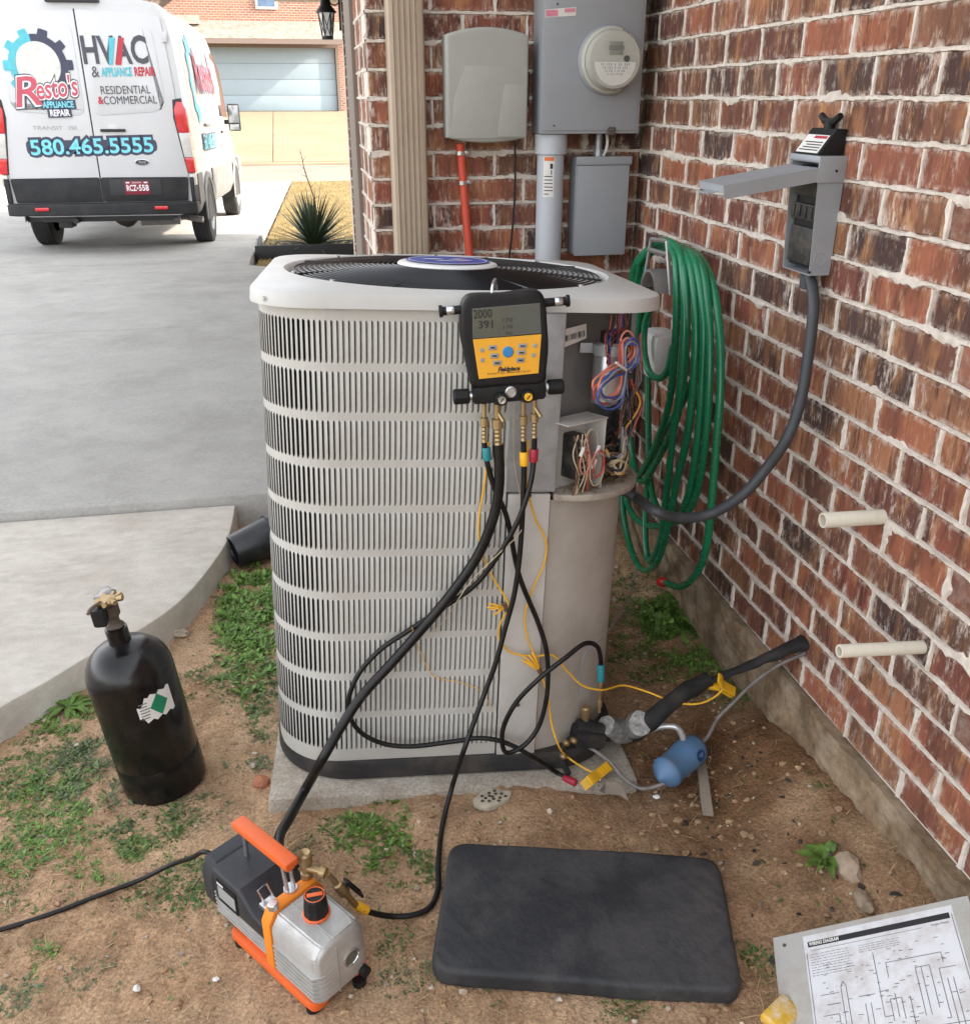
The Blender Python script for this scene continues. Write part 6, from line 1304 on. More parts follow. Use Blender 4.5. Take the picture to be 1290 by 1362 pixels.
bm.faces.new(rows[0][::-1]); bm.faces.new(rows[-1]); bmesh.ops.recalc_face_normals(bm, faces=bm.faces[:])
vb_ = obj('body', bm, 'van_white', van, angle=32)
RY = -.004
# rear doors: two leaves, each with a pressed window blank, and a gap between them
def rrpoly(pts, r_=.06, n=5):
    out = []
    N = len(pts)
    for i in range(N):
        p = Vector(pts[i]); a = (Vector(pts[i - 1]) - p).normalized(); b = (Vector(pts[(i + 1) % N]) - p).normalized()
        for k in range(n + 1):
            t = k / n; out.append(tuple((p + a * r_) * (1 - t) ** 2 + p * 2 * t * (1 - t) + (p + b * r_) * t ** 2))
    return out
for sg in (-1, 1):
    ol = [(sg * .006, .545), (sg * .915, .545), (sg * .93, .95), (sg * .885, 1.75), (sg * .835, 2.36), (sg * .006, 2.42)]
    if sg < 0: ol = ol[::-1]
    bm = BM(); add_prism(bm, rrpoly(ol, .03, 3), -.016, .004, 'xz', .006, 2); dr_ = obj('rear_door', bm, 'van_white', van)
    wl = [(sg * .05, 1.42), (sg * .72, 1.46), (sg * .785, 1.58), (sg * .735, 2.26), (sg * .05, 2.29)]
    if sg < 0: wl = wl[::-1]
    bm = BM(); add_prism(bm, rrpoly(wl, .09, 5), -.022, -.0165, 'xz', .005, 2); obj('window_blank', bm, 'van_white', dr_)
    cl = [(sg * .008, .55), (sg * .90, .55), (sg * .925, .80), (sg * .008, .805)]
    if sg < 0: cl = cl[::-1]
    bm = BM(); add_prism(bm, rrpoly(cl, .02, 2), -.026, -.017, 'xz', .004); obj('lower_trim', bm, 'cladding', dr_)
    if sg > 0:
        bm = BM(); add_box(bm, (.21, -.032, 1.275), (.26, .022, .028), .010); obj('handle', bm, 'cladding', dr_)
        bm = BM(); add_lathe(bm, [(.055, 0), (.058, .006), (0, .010)], 20, Matrix.Translation((.21, -.014, 1.285)) @ Matrix.Rotation(R(90), 4, 'X')); obj('handle_cup', bm, 'van_white', dr_)
    # hinges
    bm = BM(); span(bm, (sg * .845 - .015, -.03, 2.12), (sg * .845 + .04, -.012, 2.22), .006); obj('hinge', bm, 'van_white', dr_); bm = BM(); span(bm, (sg * .925 - .02, -.02, .98), (sg * .925 + .02, -.008, 1.06), .004); obj('hinge', bm, 'van_white', dr_)
bm = BM(); span(bm, (-.005, -.0165, .55), (.005, -.010, 2.42)); obj('door_gap', bm, 'seam_dark', van)
bm = BM(); span(bm, (-.26, -.05, 2.475), (.26, .02, 2.515), .01); obj('brake_light_housing', bm, 'seam_dark', van)
# bumper and lamps
bm = BM(); bl = [(-.93, .30), (-1.0, .12), (-.995, -.06), (-.90, -.12), (0, -.15), (.90, -.12), (.995, -.06), (1.0, .12), (.93, .30)]
add_prism(bm, bl, .42, .545, 'xy', .02, 3); add_prism(bm, [(-1.003, .10), (-.985, -.05), (-.94, -.05), (-.94, .10)], .546, .80, 'xy', .01); add_prism(bm, [(.94, .10), (.94, -.05), (.985, -.05), (1.003, .10)], .546, .80, 'xy', .01)
bu = obj('rear_bumper', bm, 'cladding', van)
for sg in (-1, 1):
    bm = BM(); span(bm, (sg * .62 - .07, -.150, .475), (sg * .62 + .07, -.13, .51), .006); obj('reflector', bm, 'lamp_red', bu)
    pts_l = [(.935, .845), (1.003, .845), (.965, 1.50), (.925, 1.555), (.865, 1.50), (.875, 1.36)]
    def band(z0, z1):
        P_ = []
        def xr(z): return np.interp(z, [.845, 1.5, 1.56], [1.012, .985, .955])
        def xl(z): return np.interp(z, [.845, 1.36, 1.5, 1.56], [.935, .868, .862, .90])
        zs_ = np.linspace(z0, z1, 5)
        return [(sg * xr(z), z) for z in zs_] + [(sg * xl(z), z) for z in zs_[::-1]]
    bm = BM(); P_ = [(sg * .925, .84), (sg * .845, 1.40), (sg * .858, 1.575), (sg * .945, 1.59), (sg * .97, 1.50), (sg * 1.0, .84)]; P_ = P_ if sg < 0 else P_[::-1]; add_prism(bm, P_, -.020, .02, 'xz', .004); obj('lamp_bezel', bm, 'seam_dark', van)
    par = None
    for (z0, z1, m, nm) in ((.845, 1.0, 'lamp_red', 'tail_lamp'), (1.002, 1.248, 'lamp_clear', 'clear_lens'), (1.25, 1.555, 'lamp_red', 'red_lens')):
        P_ = band(z0, z1); P_ = P_ if sg < 0 else P_[::-1]
        bm = BM(); add_prism(bm, P_, -.035, .10, 'xz', .006, 2); o_ = obj(nm, bm, m, par or van)
        par = par or o_
    bm = BM(); span(bm, (sg * .945, -.04, .715), (sg * 1.008, .10, .835), .008); obj('corner_reflector', bm, 'lamp_clear', van)
# plate
bm = BM(); span(bm, (.09, -.031, .615), (.63, -.0265, .785), .004); pf = obj('plate_recess', bm, 'seam_dark', van)
bm = BM(); span(bm, (.245, -.036, .625), (.505, -.0315, .765), .002); pl_ = obj('licence_plate', bm, 'plate_red', van)
RT = lambda x, z, y=-.028, rot=0: Matrix.Translation((x, y, z)) @ Matrix.Rotation(R(rot), 4, 'Y') @ Matrix.Rotation(R(90), 4, 'X')
lettering('RCZ', .085, 'decal_white', pl_, RT(.313, .690, -.0368), width=.105, offset=.002); lettering('558', .085, 'decal_white', pl_, RT(.443, .690, -.0368), width=.105, offset=.002)
bm = BM(); star = [(.378 + (.014 if k % 2 == 0 else .006) * math.sin(2 * math.pi * k / 10), -.0368, .690 + (.014 if k % 2 == 0 else .006) * math.cos(2 * math.pi * k / 10)) for k in range(10)]; add_poly(bm, star); add_poly(bm, [(.262, -.0368, .742), (.30, -.0368, .742), (.30, -.0368, .755), (.262, -.0368, .755)]); add_poly(bm, [(.45, -.0368, .742), (.488, -.0368, .742), (.488, -.0368, .755), (.45, -.0368, .755)]); obj('print', bm, 'decal_white', pl_, smooth=False)
lettering('OKLAHOMA', .020, 'decal_white', pl_, RT(.375, .748, -.0368), width=.10); 
# lettering on the doors
def rl(s, c, size, m, width, y=-.0285, rot=-1.0, **k): return lettering(s, size, m, van, RT(c[0], c[1], y, rot), width=width, **k)
rl('H', (.10, 2.03), .36, 'decal_slate', .155, offset=.009); rl('V', (.265, 2.03), .36, 'decal_slate', .17, offset=.009); rl('A', (.42, 2.03), .36, 'decal_slate', .18, offset=.009); rl('C', (.59, 2.035), .36, 'decal_slate', .165, offset=.009)
bm = BM(); y = -.0290
add_poly(bm, [(.270, y, 1.905), (.305, y, 2.16), (.365, y, 2.16), (.305, y, 1.905)][::-1]); obj('letter_stroke', bm, 'decal_teal', van, smooth=False)
bm = BM(); add_poly(bm, [(.335, y - .0002, 1.905), (.405, y - .0002, 2.16), (.455, y - .0002, 2.16), (.392, y - .0002, 1.905)][::-1]); obj('letter_stroke', bm, 'decal_red', van, smooth=False)
rl('&', (.12, 1.835), .15, 'decal_slate', .075); rl('APPLIANCE', (.335, 1.835), .115, 'decal_teal', .31, offset=.004); rl('REPAIR', (.615, 1.84), .115, 'decal_red', .21, offset=.004)
rl('RESIDENTIAL', (.395, 1.665), .112, 'decal_slate', .50); rl('&', (.13, 1.565), .10, 'decal_red', .055, offset=.003); rl('COMMERCIAL', (.43, 1.567), .112, 'decal_slate', .54)
# phone number on its dark backing
rl('580.465.5555', (-.03, 1.112), .21, 'decal_navy', 1.30, y=-.0175, offset=.030); rl('580.465.5555', (-.03, 1.112), .21, 'decal_cyan', 1.26, y=-.0187, offset=.004)
bm = BM(); add_prism(bm, rrpoly([(-.70, 1.035), (.64, 1.06), (.64, 1.185), (-.70, 1.18)], .05, 4), -.0172, -.0166, 'xz'); obj('number_backing', bm, 'decal_navy', van, smooth=False)
lettering('TRANSIT', .055, 'button_grey', van, RT(-.45, 1.30, -.0178), width=.30); lettering('250', .05, 'button_grey', van, RT(-.20, 1.30, -.0178), width=.09)
bm = BM(); add_prism(bm, [(.46 + .075 * math.cos(2 * math.pi * k / 28), .955 + .032 * math.sin(2 * math.pi * k / 28)) for k in range(28)], -.026, -.0165, 'xz', .003); bo = obj('oval_badge', bm, 'chrome', van)
bm = BM(); add_prism(bm, [(.46 + .068 * math.cos(2 * math.pi * k / 28), .955 + .026 * math.sin(2 * math.pi * k / 28)) for k in range(28)], -.0268, -.0262, 'xz'); obj('badge_field', bm, 'badge_dark', bo, smooth=False)
lettering('Ford', .042, 'chrome', bo, RT(.46, .956, -.0272), width=.075, shear=.3)
# cog emblem: teal half, navy half, pale disc, script name (the cartoon figure is left out)
gx_, gz_ = -.43, 1.90
def cog(m, a0, a1, y, name):
    bm = BM(); n = 72; prev = None
    for k in range(n + 1):
        a = a0 + (a1 - a0) * k / n; ph = (a * 10 / 360) % 1; rr = .40 if .25 < ph < .72 else .335; c, s = math.cos(R(a)), math.sin(R(a))
        row = [bm.verts.new((gx_ + rr * .86 * s, y, gz_ + rr * .86 * c)), bm.verts.new((gx_ + .22 * s, y, gz_ + .22 * c))]
        if prev: bm.faces.new((prev[0], row[0], row[1], prev[1]))
        prev = row
    return obj(name, bm, m, van, smooth=False)
cog('decal_teal', -150, -8, -.0282, 'cog_emblem'); cog('decal_navy', -8, 150, -.0282, 'cog_emblem')
bm = BM(); add_poly(bm, [(gx_ + .215 * math.cos(2 * math.pi * k / 40), -.0281, gz_ + .235 * math.sin(2 * math.pi * k / 40)) for k in range(40)]); obj('emblem_disc', bm, 'decal_pale', van, smooth=False)
for off, m, y in ((.030, 'decal_slate', -.0284), (.018, 'decal_white', -.0288), (.004, 'decal_pink', -.0293)):
    rl('R', (gx_ - .185, gz_ - .265), .40, m, .27 + off, y=y, rot=-6, shear=.25, offset=off); rl("esto's", (gx_ + .13, gz_ - .22), .27, m, .42 + off, y=y, rot=-6, shear=.25, offset=off)
for s, c, w, hh, m in (('APPLIANCE', (gx_ + .13, gz_ - .375), .31, .085, 'decal_cyan'), ('REPAIR', (gx_ + .13, gz_ - .455), .20, .085, 'decal_white')):
    bm = BM(); add_prism(bm, [(c[0] - w / 2 - .02, c[1] - .044), (c[0] + w / 2 + .02, c[1] - .038), (c[0] + w / 2 + .02, c[1] + .05), (c[0] - w / 2 - .02, c[1] + .044)], -.0288, -.0284, 'xz'); obj('lettering_backing', bm, 'decal_navy', van, smooth=False); rl(s, c, hh, m, w, y=-.0293, offset=.003)
# side: lower cladding, wheel arches, lettering, cab glass, mirror, handles
for sg in (1, -1):
    bm = BM()
    for y0, y1 in ((.12, .50), (1.42, 3.78), (4.74, 5.2)): add_prism(bm, [(sg * .955, .40), (sg * 1.012, .52), (sg * 1.016, .82), (sg * .98, .84), (sg * .94, .42)][:: sg], y0, y1, 'xz')
    c_ = obj('side_cladding', bm, 'side_cladding', van); c_['kind'] = 'stuff'
def ST(y, z, x=1.010, rot=0): return Matrix.Translation((x, y, z)) @ Matrix.Rotation(R(90), 4, 'Z') @ Matrix.Rotation(R(90), 4, 'X')
def tilt(M_, a): return M_
def sl(s, y, z, size, m, width, lean=0.0, **k):
    # the side leans in above the waist; follow the sheet
    x = float(np.interp(z, [q[1] for q in HP_], [q[0] for q in HP_])) + .012
    return lettering(s, size, m, van, Matrix.Translation((x, y, z)) @ Matrix.Rotation(R(lean), 4, 'Y') @ Matrix.Rotation(R(90), 4, 'Z') @ Matrix.Rotation(R(90), 4, 'X'), width=width, **k)
sl("Resto's", 1.85, 1.88, .62, 'decal_slate', 1.75, lean=-7.5, shear=.2, offset=.03); 
o_ = sl("Resto's", 1.85, 1.88, .60, 'decal_pink', 1.70, lean=-7.5, shear=.2); o_.location.x = .006
bm = BM(); a_ = []
for k in range(41):
    a = R(-60 - 240 * k / 40); ph = (k * .25) % 1; rr = .50 if ph < .5 else .43; a_.append((1.0, .95 + rr * .8 * math.cos(a), 1.85 + rr * math.sin(a) * .9))
def onside(y, z): return (float(np.interp(z, [q[1] for q in HP_], [q[0] for q in HP_])) + .010, y, z)
prev = None
for k in range(41):
    a = R(60 + 230 * k / 40); rr = .50 if (k // 3) % 2 else .43
    row = [bm.verts.new(onside(.95 + rr * .75 * math.cos(a), 1.80 + rr * .95 * math.sin(a))), bm.verts.new(onside(.95 + .30 * .75 * math.cos(a), 1.80 + .30 * .95 * math.sin(a)))]
    if prev: bm.faces.new((prev[0], row[0], row[1], prev[1]))
    prev = row
obj('cog_emblem', bm, 'decal_teal', van, smooth=False)
sl('APPLIANCE', 2.55, 1.48, .16, 'decal_teal', .7, lean=-3); sl('580.465.5555', 1.55, 1.12, .24, 'decal_navy', 1.3, offset=.02); o_ = sl('580.465.5555', 1.55, 1.12, .24, 'decal_cyan', 1.26); o_.location.x = .005
sl('RESIDENTIAL', 2.75, 1.16, .12, 'decal_slate', .75); sl('COMMERCIAL', 2.75, 1.03, .12, 'decal_slate', .75)
bm = BM(); span(bm, (1.0, 1.25, 1.30), (1.022, 2.15, 1.335), .006); obj('sliding_rail', bm, 'side_cladding', van)
for sg in (1, -1):
    wd_ = [(3.0, 1.42), (3.95, 1.40), (3.75, 1.98), (3.45, 2.18), (3.02, 2.20)]
    bm = BM(); vs_ = [bm.verts.new((sg * (onside(y, z)[0] - .004), y, z)) for y, z in wd_]; bm.faces.new(vs_ if sg > 0 else vs_[::-1]); obj('side_window', bm, 'glass_dark', van, smooth=False)
    bm = BM(); add_box(bm, (sg * 1.13, 3.62, 1.40), (.17, .07, .36), .03); add_box(bm, (sg * 1.03, 3.66, 1.34), (.12, .04, .06), .01); mr_ = obj('mirror', bm, 'cladding', van)
    bm = BM(); span(bm, (sg * 1.13 - .07, 3.580, 1.33), (sg * 1.13 + .07, 3.584, 1.56), .001); obj('mirror_glass', bm, 'mirror_glass', mr_); bm = BM(); span(bm, (sg * 1.13 - .065, 3.580, 1.235), (sg * 1.13 + .065, 3.584, 1.31), .001); obj('lower_mirror_glass', bm, 'mirror_glass', mr_)
    bm = BM(); add_box(bm, (sg * 1.012, 2.98, 1.22), (.02, .16, .035), .008); obj('door_handle', bm, 'cladding', van)
bm = BM(); ws = [(-.80, 3.42, 2.46), (.80, 3.42, 2.46), (.88, 4.50, 1.58), (-.88, 4.50, 1.58)]; add_poly(bm, [(x, y + .02, z + .02) for x, y, z in ws]); obj('windscreen', bm, 'glass_dark', van, smooth=False)
for sx in (1, -1):
    for yw in (.97, 4.26):
        Mw = Matrix.Translation((sx * 1.012, yw, .345 if yw < 2 else .345)) @ Matrix.Rotation(R(90 * sx), 4, 'Y')
        bm = BM(); add_lathe(bm, [(.19, -.21), (.30, -.215), (.338, -.20), (.345, -.17), (.346, -.11), (.345, -.04), (.338, -.01), (.30, .005), (.205, -.002)], 40, Mw, cap=False); ty = obj('wheel', bm, 'tyre', van)
        bm = BM(); add_lathe(bm, [(.206, -.004), (.200, -.01), (.19, -.05), (.12, -.06), (.11, -.035), (.06, -.03), (.05, -.012), (0, -.012)], 28, Mw, cap=False); obj('rim', bm, 'steel_rim', ty)
        bm = BM()
        for k in range(6): add_tube(bm, [Mw @ V3((.346) * math.cos(2 * math.pi * q / 48), .346 * math.sin(2 * math.pi * q / 48), -.19 + .032 * k) for q in range(48)], .0045, 4, closed=True)
        tr2 = obj('tread', bm, 'seam_dark', ty); tr2['kind'] = 'stuff'
        if yw < 6:
            prev = None; bm = BM()
            for k in range(17):
                a = R(-8 + 196 * k / 16); row = [bm.verts.new((sx * x, yw + r_ * math.cos(a), .36 + r_ * math.sin(a))) for x, r_ in ((1.014, .375), (1.022, .385), (1.022, .445), (1.008, .455))]
                if prev:
                    for q in range(3): bm.faces.new((prev[q], row[q], row[q + 1], prev[q + 1]))
                prev = row
            obj('wheel_arch', bm, 'side_cladding', van)
            bm = BM(); prev = None
            for k in range(17):
                a = R(-10 + 200 * k / 16); row = [bm.verts.new((sx * x, yw + .385 * math.cos(a), .36 + .385 * math.sin(a))) for x in (1.0135, .70)]
                if prev: bm.faces.new((prev[0], row[0], row[1], prev[1]))
                prev = row
            vs_ = [bm.verts.new((sx * 1.0075, yw + .385 * math.cos(R(a)), .36 + .385 * math.sin(R(a)))) for a in range(-10, 191, 10)]; bm.faces.new(vs_)
            obj('wheel_well', bm, 'seam_dark', van)
# underside
bm = BM(); add_cyl(bm, (-.80, .97, .33), (.80, .97, .33), .045, 12); blob(bm, (0, .97, .32), (.16, .15, .14), .08, 2, 2); obj('rear_axle', bm, 'rust', van)
bm = BM(); span(bm, (-.75, .08, .36), (-.66, 4.2, .44), .01); span(bm, (.66, .08, .36), (.75, 4.2, .44), .01); span(bm, (-.7, .05, .34), (.7, .15, .42), .01); add_cyl(bm, (-.32, -.06, .36), (-.32, .14, .36), .03, 10); span(bm, (-.55, .1, .27), (-.40, .3, .36), .02); obj('chassis', bm, 'seam_dark', van)
bm = BM(); add_tube(bm, smooth_path([(.35, 2.5, .33), (.45, 1.4, .33), (.62, .7, .35), (.86, .45, .32), (.97, .42, .31)]), .035, 12); add_cyl(bm, (.30, .30, .34), (.72, .36, .34), .075, 14); obj('exhaust', bm, 'old_metal', van)
bm = BM(); span(bm, (-.5, 1.4, .30), (.5, 2.6, .40), .03); obj('spare_tray', bm, 'seam_dark', van)

# ---- neighbour's house across the street
def far_brick():
    m = bpy.data.materials.new('far_brick'); m.use_nodes = True; MATS['far_brick'] = m; n = m.node_tree.nodes; l = m.node_tree.links; b = n['Principled BSDF']
    tc = n.new('ShaderNodeTexCoord'); sp = n.new('ShaderNodeSeparateXYZ'); cb = n.new('ShaderNodeCombineXYZ'); l.new(tc.outputs['Object'], sp.inputs[0])
    ad = n.new('ShaderNodeMath'); l.new(sp.outputs[0], ad.inputs[0]); l.new(sp.outputs[1], ad.inputs[1]); l.new(ad.outputs[0], cb.inputs[0]); l.new(sp.outputs[2], cb.inputs[1])
    t = n.new('ShaderNodeTexBrick'); l.new(cb.outputs[0], t.inputs['Vector']); t.inputs['Color1'].default_value = (.32, .13, .085, 1); t.inputs['Color2'].default_value = (.17, .07, .06, 1); t.inputs['Mortar'].default_value = (.50, .42, .35, 1)
    t.inputs['Scale'].default_value = 1; t.inputs['Brick Width'].default_value = .21; t.inputs['Row Height'].default_value = .082; t.inputs['Mortar Size'].default_value = .010; t.inputs['Bias'].default_value = -.15
    ns = n.new('ShaderNodeTexNoise'); ns.inputs['Scale'].default_value = 3; l.new(tc.outputs['Object'], ns.inputs[0]); mx = n.new('ShaderNodeMix'); mx.data_type = 'RGBA'; l.new(ns.outputs[0], mx.inputs[0]); l.new(t.outputs[0], mx.inputs[6]); mx.inputs[7].default_value = (.36, .19, .13, 1)
    mr = n.new('ShaderNodeMapRange'); mr.inputs[1].default_value = .3; mr.inputs[2].default_value = .7; mr.inputs[4].default_value = .6; l.new(ns.outputs[0], mr.inputs[0]); l.new(mr.outputs[0], mx.inputs[0]); l.new(mx.outputs[2], b.inputs['Base Color']); b.inputs['Roughness'].default_value = .9
far_brick(); mat('far_shingle', (.26, .215, .18), .95, 0, .3, 5, .6, 30); mat('far_trim', (.20, .15, .125), .7); mat('far_door', (.27, .335, .38), .5, 0, .03, 2); mat('far_window', (.10, .16, .26), .15, 0, .2, 4); mat('far_white', (.66, .62, .54), .7)  # far_door: blue of the shade is put into its colour, and darkened
fh = thing('brick_house', 'pale red brick house across the street with a wide garage door shade-tinted blue grey', 'house', (-.6, 39, 1.13))
XL, XR, YG, ZB, ZD = -3.25, 1.93, 39.9, 1.14, 3.36
bm = BM(); span(bm, (-14, YG, .6), (XL, YG + 8, 4.2)); span(bm, (XR + .005, YG, .6), (8.8, YG + 8, 4.2)); span(bm, (XL + .002, YG + .002, ZD), (XR + .002, YG + 8, 4.2)); add_prism(bm, [(-4.9, 4.205), (1.0, 8.2), (6.9, 4.205)], YG + .003, YG + .3, 'xz'); obj('wall', bm, 'far_brick', fh, world=True, smooth=False)
bm = BM(); span(bm, (XL + .01, YG + .16, ZB), (XR - .01, YG + .19, ZD - .01)); gd_ = obj('garage_door', bm, 'far_door', fh, world=True)
for k in range(4):
    bm = BM(); span(bm, (XL + .02, YG + .10, ZB + .56 * k), (XR - .02, YG + .15, ZB + .555 + .56 * k), .015); obj('panel', bm, 'far_door', gd_, world=True)
bm = BM(); span(bm, (XL - .13, YG - .03, ZB - .1), (XL - .003, YG + .12, ZD + .12)); span(bm, (XR + .003, YG - .03, ZB - .1), (XR + .13, YG + .12, ZD + .12)); span(bm, (XL - .003, YG - .03, ZD), (XR + .003, YG + .12, ZD + .12)); obj('door_casing', bm, 'far_trim', fh, world=True, smooth=False)
bm = BM(); add_prism(bm, [(39.02, 3.62), (YG, 4.25), (YG, 4.10), (39.1, 3.50)], XL - 1.0, XR + .6, 'yz'); obj('pent_roof', bm, 'far_shingle', fh, world=True, smooth=False)
bm = BM(); span(bm, (XL - 1.0, 38.94, 3.44), (XR + .6, 39.015, 3.61)); obj('fascia', bm, 'far_trim', fh, world=True, smooth=False)
bm = BM(); add_prism(bm, [(-6.2, 4.1), (1.0, 9.05), (8.2, 4.1), (7.9, 4.1), (1.0, 8.75), (-5.9, 4.1)], YG - .45, YG + 9, 'xz'); obj('gable_roof', bm, 'far_shingle', fh, world=True, smooth=False)
bm = BM(); add_prism(bm, [(-6.2, 4.0), (1.0, 8.97), (8.2, 4.0), (8.2, 3.8), (1.0, 8.74), (-6.2, 3.8)], YG - .50, YG - .455, 'xz'); obj('bargeboard', bm, 'far_trim', fh, world=True, smooth=False)
bm = BM(); add_prism(bm, [(YG - .4, 4.1), (YG + 4, 7.6), (YG + 9, 4.1)], -15, -3, 'yz'); obj('main_roof', bm, 'far_shingle', fh, world=True, smooth=False)
wx0, wx1, wz0 = (-0.8309,39.85,4.725)[0], (-0.1967,39.85,4.735)[0], (-0.5832,39.85,4.729)[2]
bm = BM(); span(bm, (wx0 - .09, YG - .05, wz0 - .09), (wx1 + .09, YG - .005, wz0 + 1.3), .01); wf = obj('window', bm, 'far_white', fh, world=True)
bm = BM(); span(bm, (wx0, YG - .06, wz0), (wx1, YG - .052, wz0 + 1.2)); obj('pane', bm, 'far_window', wf, world=True)
# ------------------------------------------------------------------ plants and litter
mat('leaf_bright', (.11, .205, .034), .55, 0, .3, 40, island=.45); mat('leaf_dark', (.075, .135, .030), .55, 0, .3, 40, island=.45); mat('leaf_grey', (.11, .145, .065), .6, 0, .3, 40, island=.4)
mat('straw', (.40, .30, .165), .85, 0, .25, 40, island=.45); mat('dry_blade', (.27, .195, .075), .85, 0, .25, 6, island=.4); mat('yucca_leaf', (.055, .085, .045), .5, 0, .2, 12, island=.45); mat('twig', (.19, .125, .085), .9, 0, .3, 40)
mat('pebble', (.40, .33, .26), .9, 0, .2, 50, island=.5); mat('edging', (.016, .016, .018), .6, 0, .2, 10); mat('bark_dark', (.05, .04, .032), .95, 0, .3, 30, island=.4); mat('plank', (.30, .255, .20), .9, 0, .2, 30, .5, 90, stretch=(1, .2, 1)); mat('dry_leaf', (.20, .165, .13), .8, 0, .2, 30)
def blades(name, m, items, label=None, parent=None):
    """items: (base, direction, length, width, droop) -> folded leaf of three segments"""
    co, fc = [], []
    for b, d, L_, w, dr in items:
        s = d.cross(V3(0, 0, 1)); s = s.normalized() if s.length > 1e-4 else V3(1, 0, 0)
        k0 = len(co)
        for t, ww in ((0, .35), (.4, 1.0), (.75, .75)):
            p = b + d * (L_ * t) - V3(0, 0, dr * L_ * t * t); co.append(p - s * w * ww * .5); co.append(p + s * w * ww * .5)
        co.append(b + d * L_ - V3(0, 0, dr * L_))
        fc += [(k0, k0 + 1, k0 + 3, k0 + 2), (k0 + 2, k0 + 3, k0 + 5, k0 + 4), (k0 + 4, k0 + 5, k0 + 6)]
    o = mesh_np(name, co, fc, m, parent); o['kind'] = 'stuff' if not parent else o.get('kind', 'stuff')
    return o
def gz(x, y): return soil_z(x, y)
PATCH = [ ((-0.7655,2.1,0.1162,0.1264), 500, .022, 'd'), ((-0.363,1.847,0.0907,0.0539), 200, .016, 'g'), ((-0.5336,1.709,0.1014,0.0617), 300, .018, 'b'), ((-0.2783,2.942,0.1045,0.1661), 500, .030, 'b'), ((-0.7423,1.773,0.0683,0.064), 250, .018, 'b'), ((-0.0406,1.683,0.0522,0.0581), 120, .014, 'd'), ((1.139,2.609,0.0772,0.1487), 200, .018, 'd'), ((1.103,2.033,0.0862,0.103), 180, .016, 'd'),  # centre and half-axes on the ground, density, height, kind
 ((-0.2572,2.735,0.1027,0.352), 1500, .040, 'b'), ((-0.3245,2.41,0.1335,0.1047), 420, .022, 'd'), ((-0.7543,2.317,0.0881,0.0884), 260, .030, 'b'), ((-0.6095,2.065,0.1449,0.1432), 900, .026, 'g'), ((-0.7193,1.914,0.1264,0.1705), 1100, .022, 'b'), ((-0.4705,1.793,0.0968,0.0767), 380, .022, 'd'),
 ((-0.3664,1.609,0.1149,0.0707), 520, .018, 'd'), ((-0.2058,2.261,0.0426,0.1835), 240, .026, 'd'), ((-0.2239,2.014,0.0547,0.0494), 160, .022, 'g'), ((0.0656,1.685,0.079,0.1123), 520, .026, 'b'), ((-0.651,1.466,0.045,0.0303), 130, .018, 'b'), ((-0.6613,1.382,0.0431,0.0384), 120, .016, 'g'), ((0.148,1.552,0.0502,0.0483), 200, .020, 'd'),
 ((1.023,2.64,0.0643,0.2251), 330, .020, 'd'), ((1.154,2.426,0.1223,0.1157), 1500, .055, 'b'), ((0.9783,2.408,0.1197,0.26), 500, .022, 'b'), ((1.109,2.211,0.1027,0.1161), 350, .026, 'b'), ((0.9265,2.246,0.1027,0.1019), 260, .020, 'd'), ((1.129,2.196,0.0683,0.0768), 160, .024, 'b'), ((1.195,1.942,0.0841,0.0906), 220, .020, 'd'), ((1.21,1.285,0.0326,0.0227), 130, .026, 'b'), ((0.7949,1.165,0.0372,0.0566), 120, .016, 'd'), ((0.0844,1.359,0.0458,0.055), 120, .016, 'd'), ((0.0989,1.284,0.0589,0.0409), 90, .014, 'g'),
 ((-0.128,1.628,0.0507,0.0459), 70, .015, 'g'), ((0.4944,1.129,0.0426,0.0182), 60, .014, 'd'), ((-0.7302,1.661,0.0651,0.0895), 150, .016, 'd'), ((-0.5273,1.407,0.0589,0.0453), 60, .012, 'g'), ((1.155,1.535,0.0542,0.0329), 60, .014, 'd'), ((1.165,2.837,0.0821,0.2254), 180, .016, 'd')]
R2 = random.Random(11)
for kind, m in (('b', 'leaf_bright'), ('d', 'leaf_dark'), ('g', 'leaf_grey')):
    it = []
    for (cx_, cy_, ax_, ay_), n, h, kd in PATCH:
        if kd != kind: continue
        nr = max(8, int(n / 2.1))
        for _ in range(nr):
            a = R2.uniform(0, 6.283); q = math.sqrt(R2.random()) * R2.uniform(.8, 1.3)
            x, y = cx_ + ax_ * q * math.cos(a), cy_ + ay_ * q * math.sin(a); 
            if noise.noise(V3(x * 14, y * 14, 3)) < -.18: continue
            z = gz(x, y)
            for _k in range(R2.randint(6, 11)):
                t = R2.uniform(0, 6.283); up = R2.uniform(.25, 1.3); d = V3(math.cos(t), math.sin(t), up).normalized(); L_ = R2.uniform(.4, 1.05) * max(h, .016) * .95
                it.append((V3(x + R2.gauss(0, .008), y + R2.gauss(0, .008), z - .002), d, L_, L_ * (R2.uniform(.20, .40) if R2.random() < .6 else .09), R2.uniform(.1, .5)))
    blades({'b': 'weeds', 'd': 'ground_ivy', 'g': 'henbit'}[kind], m, it)
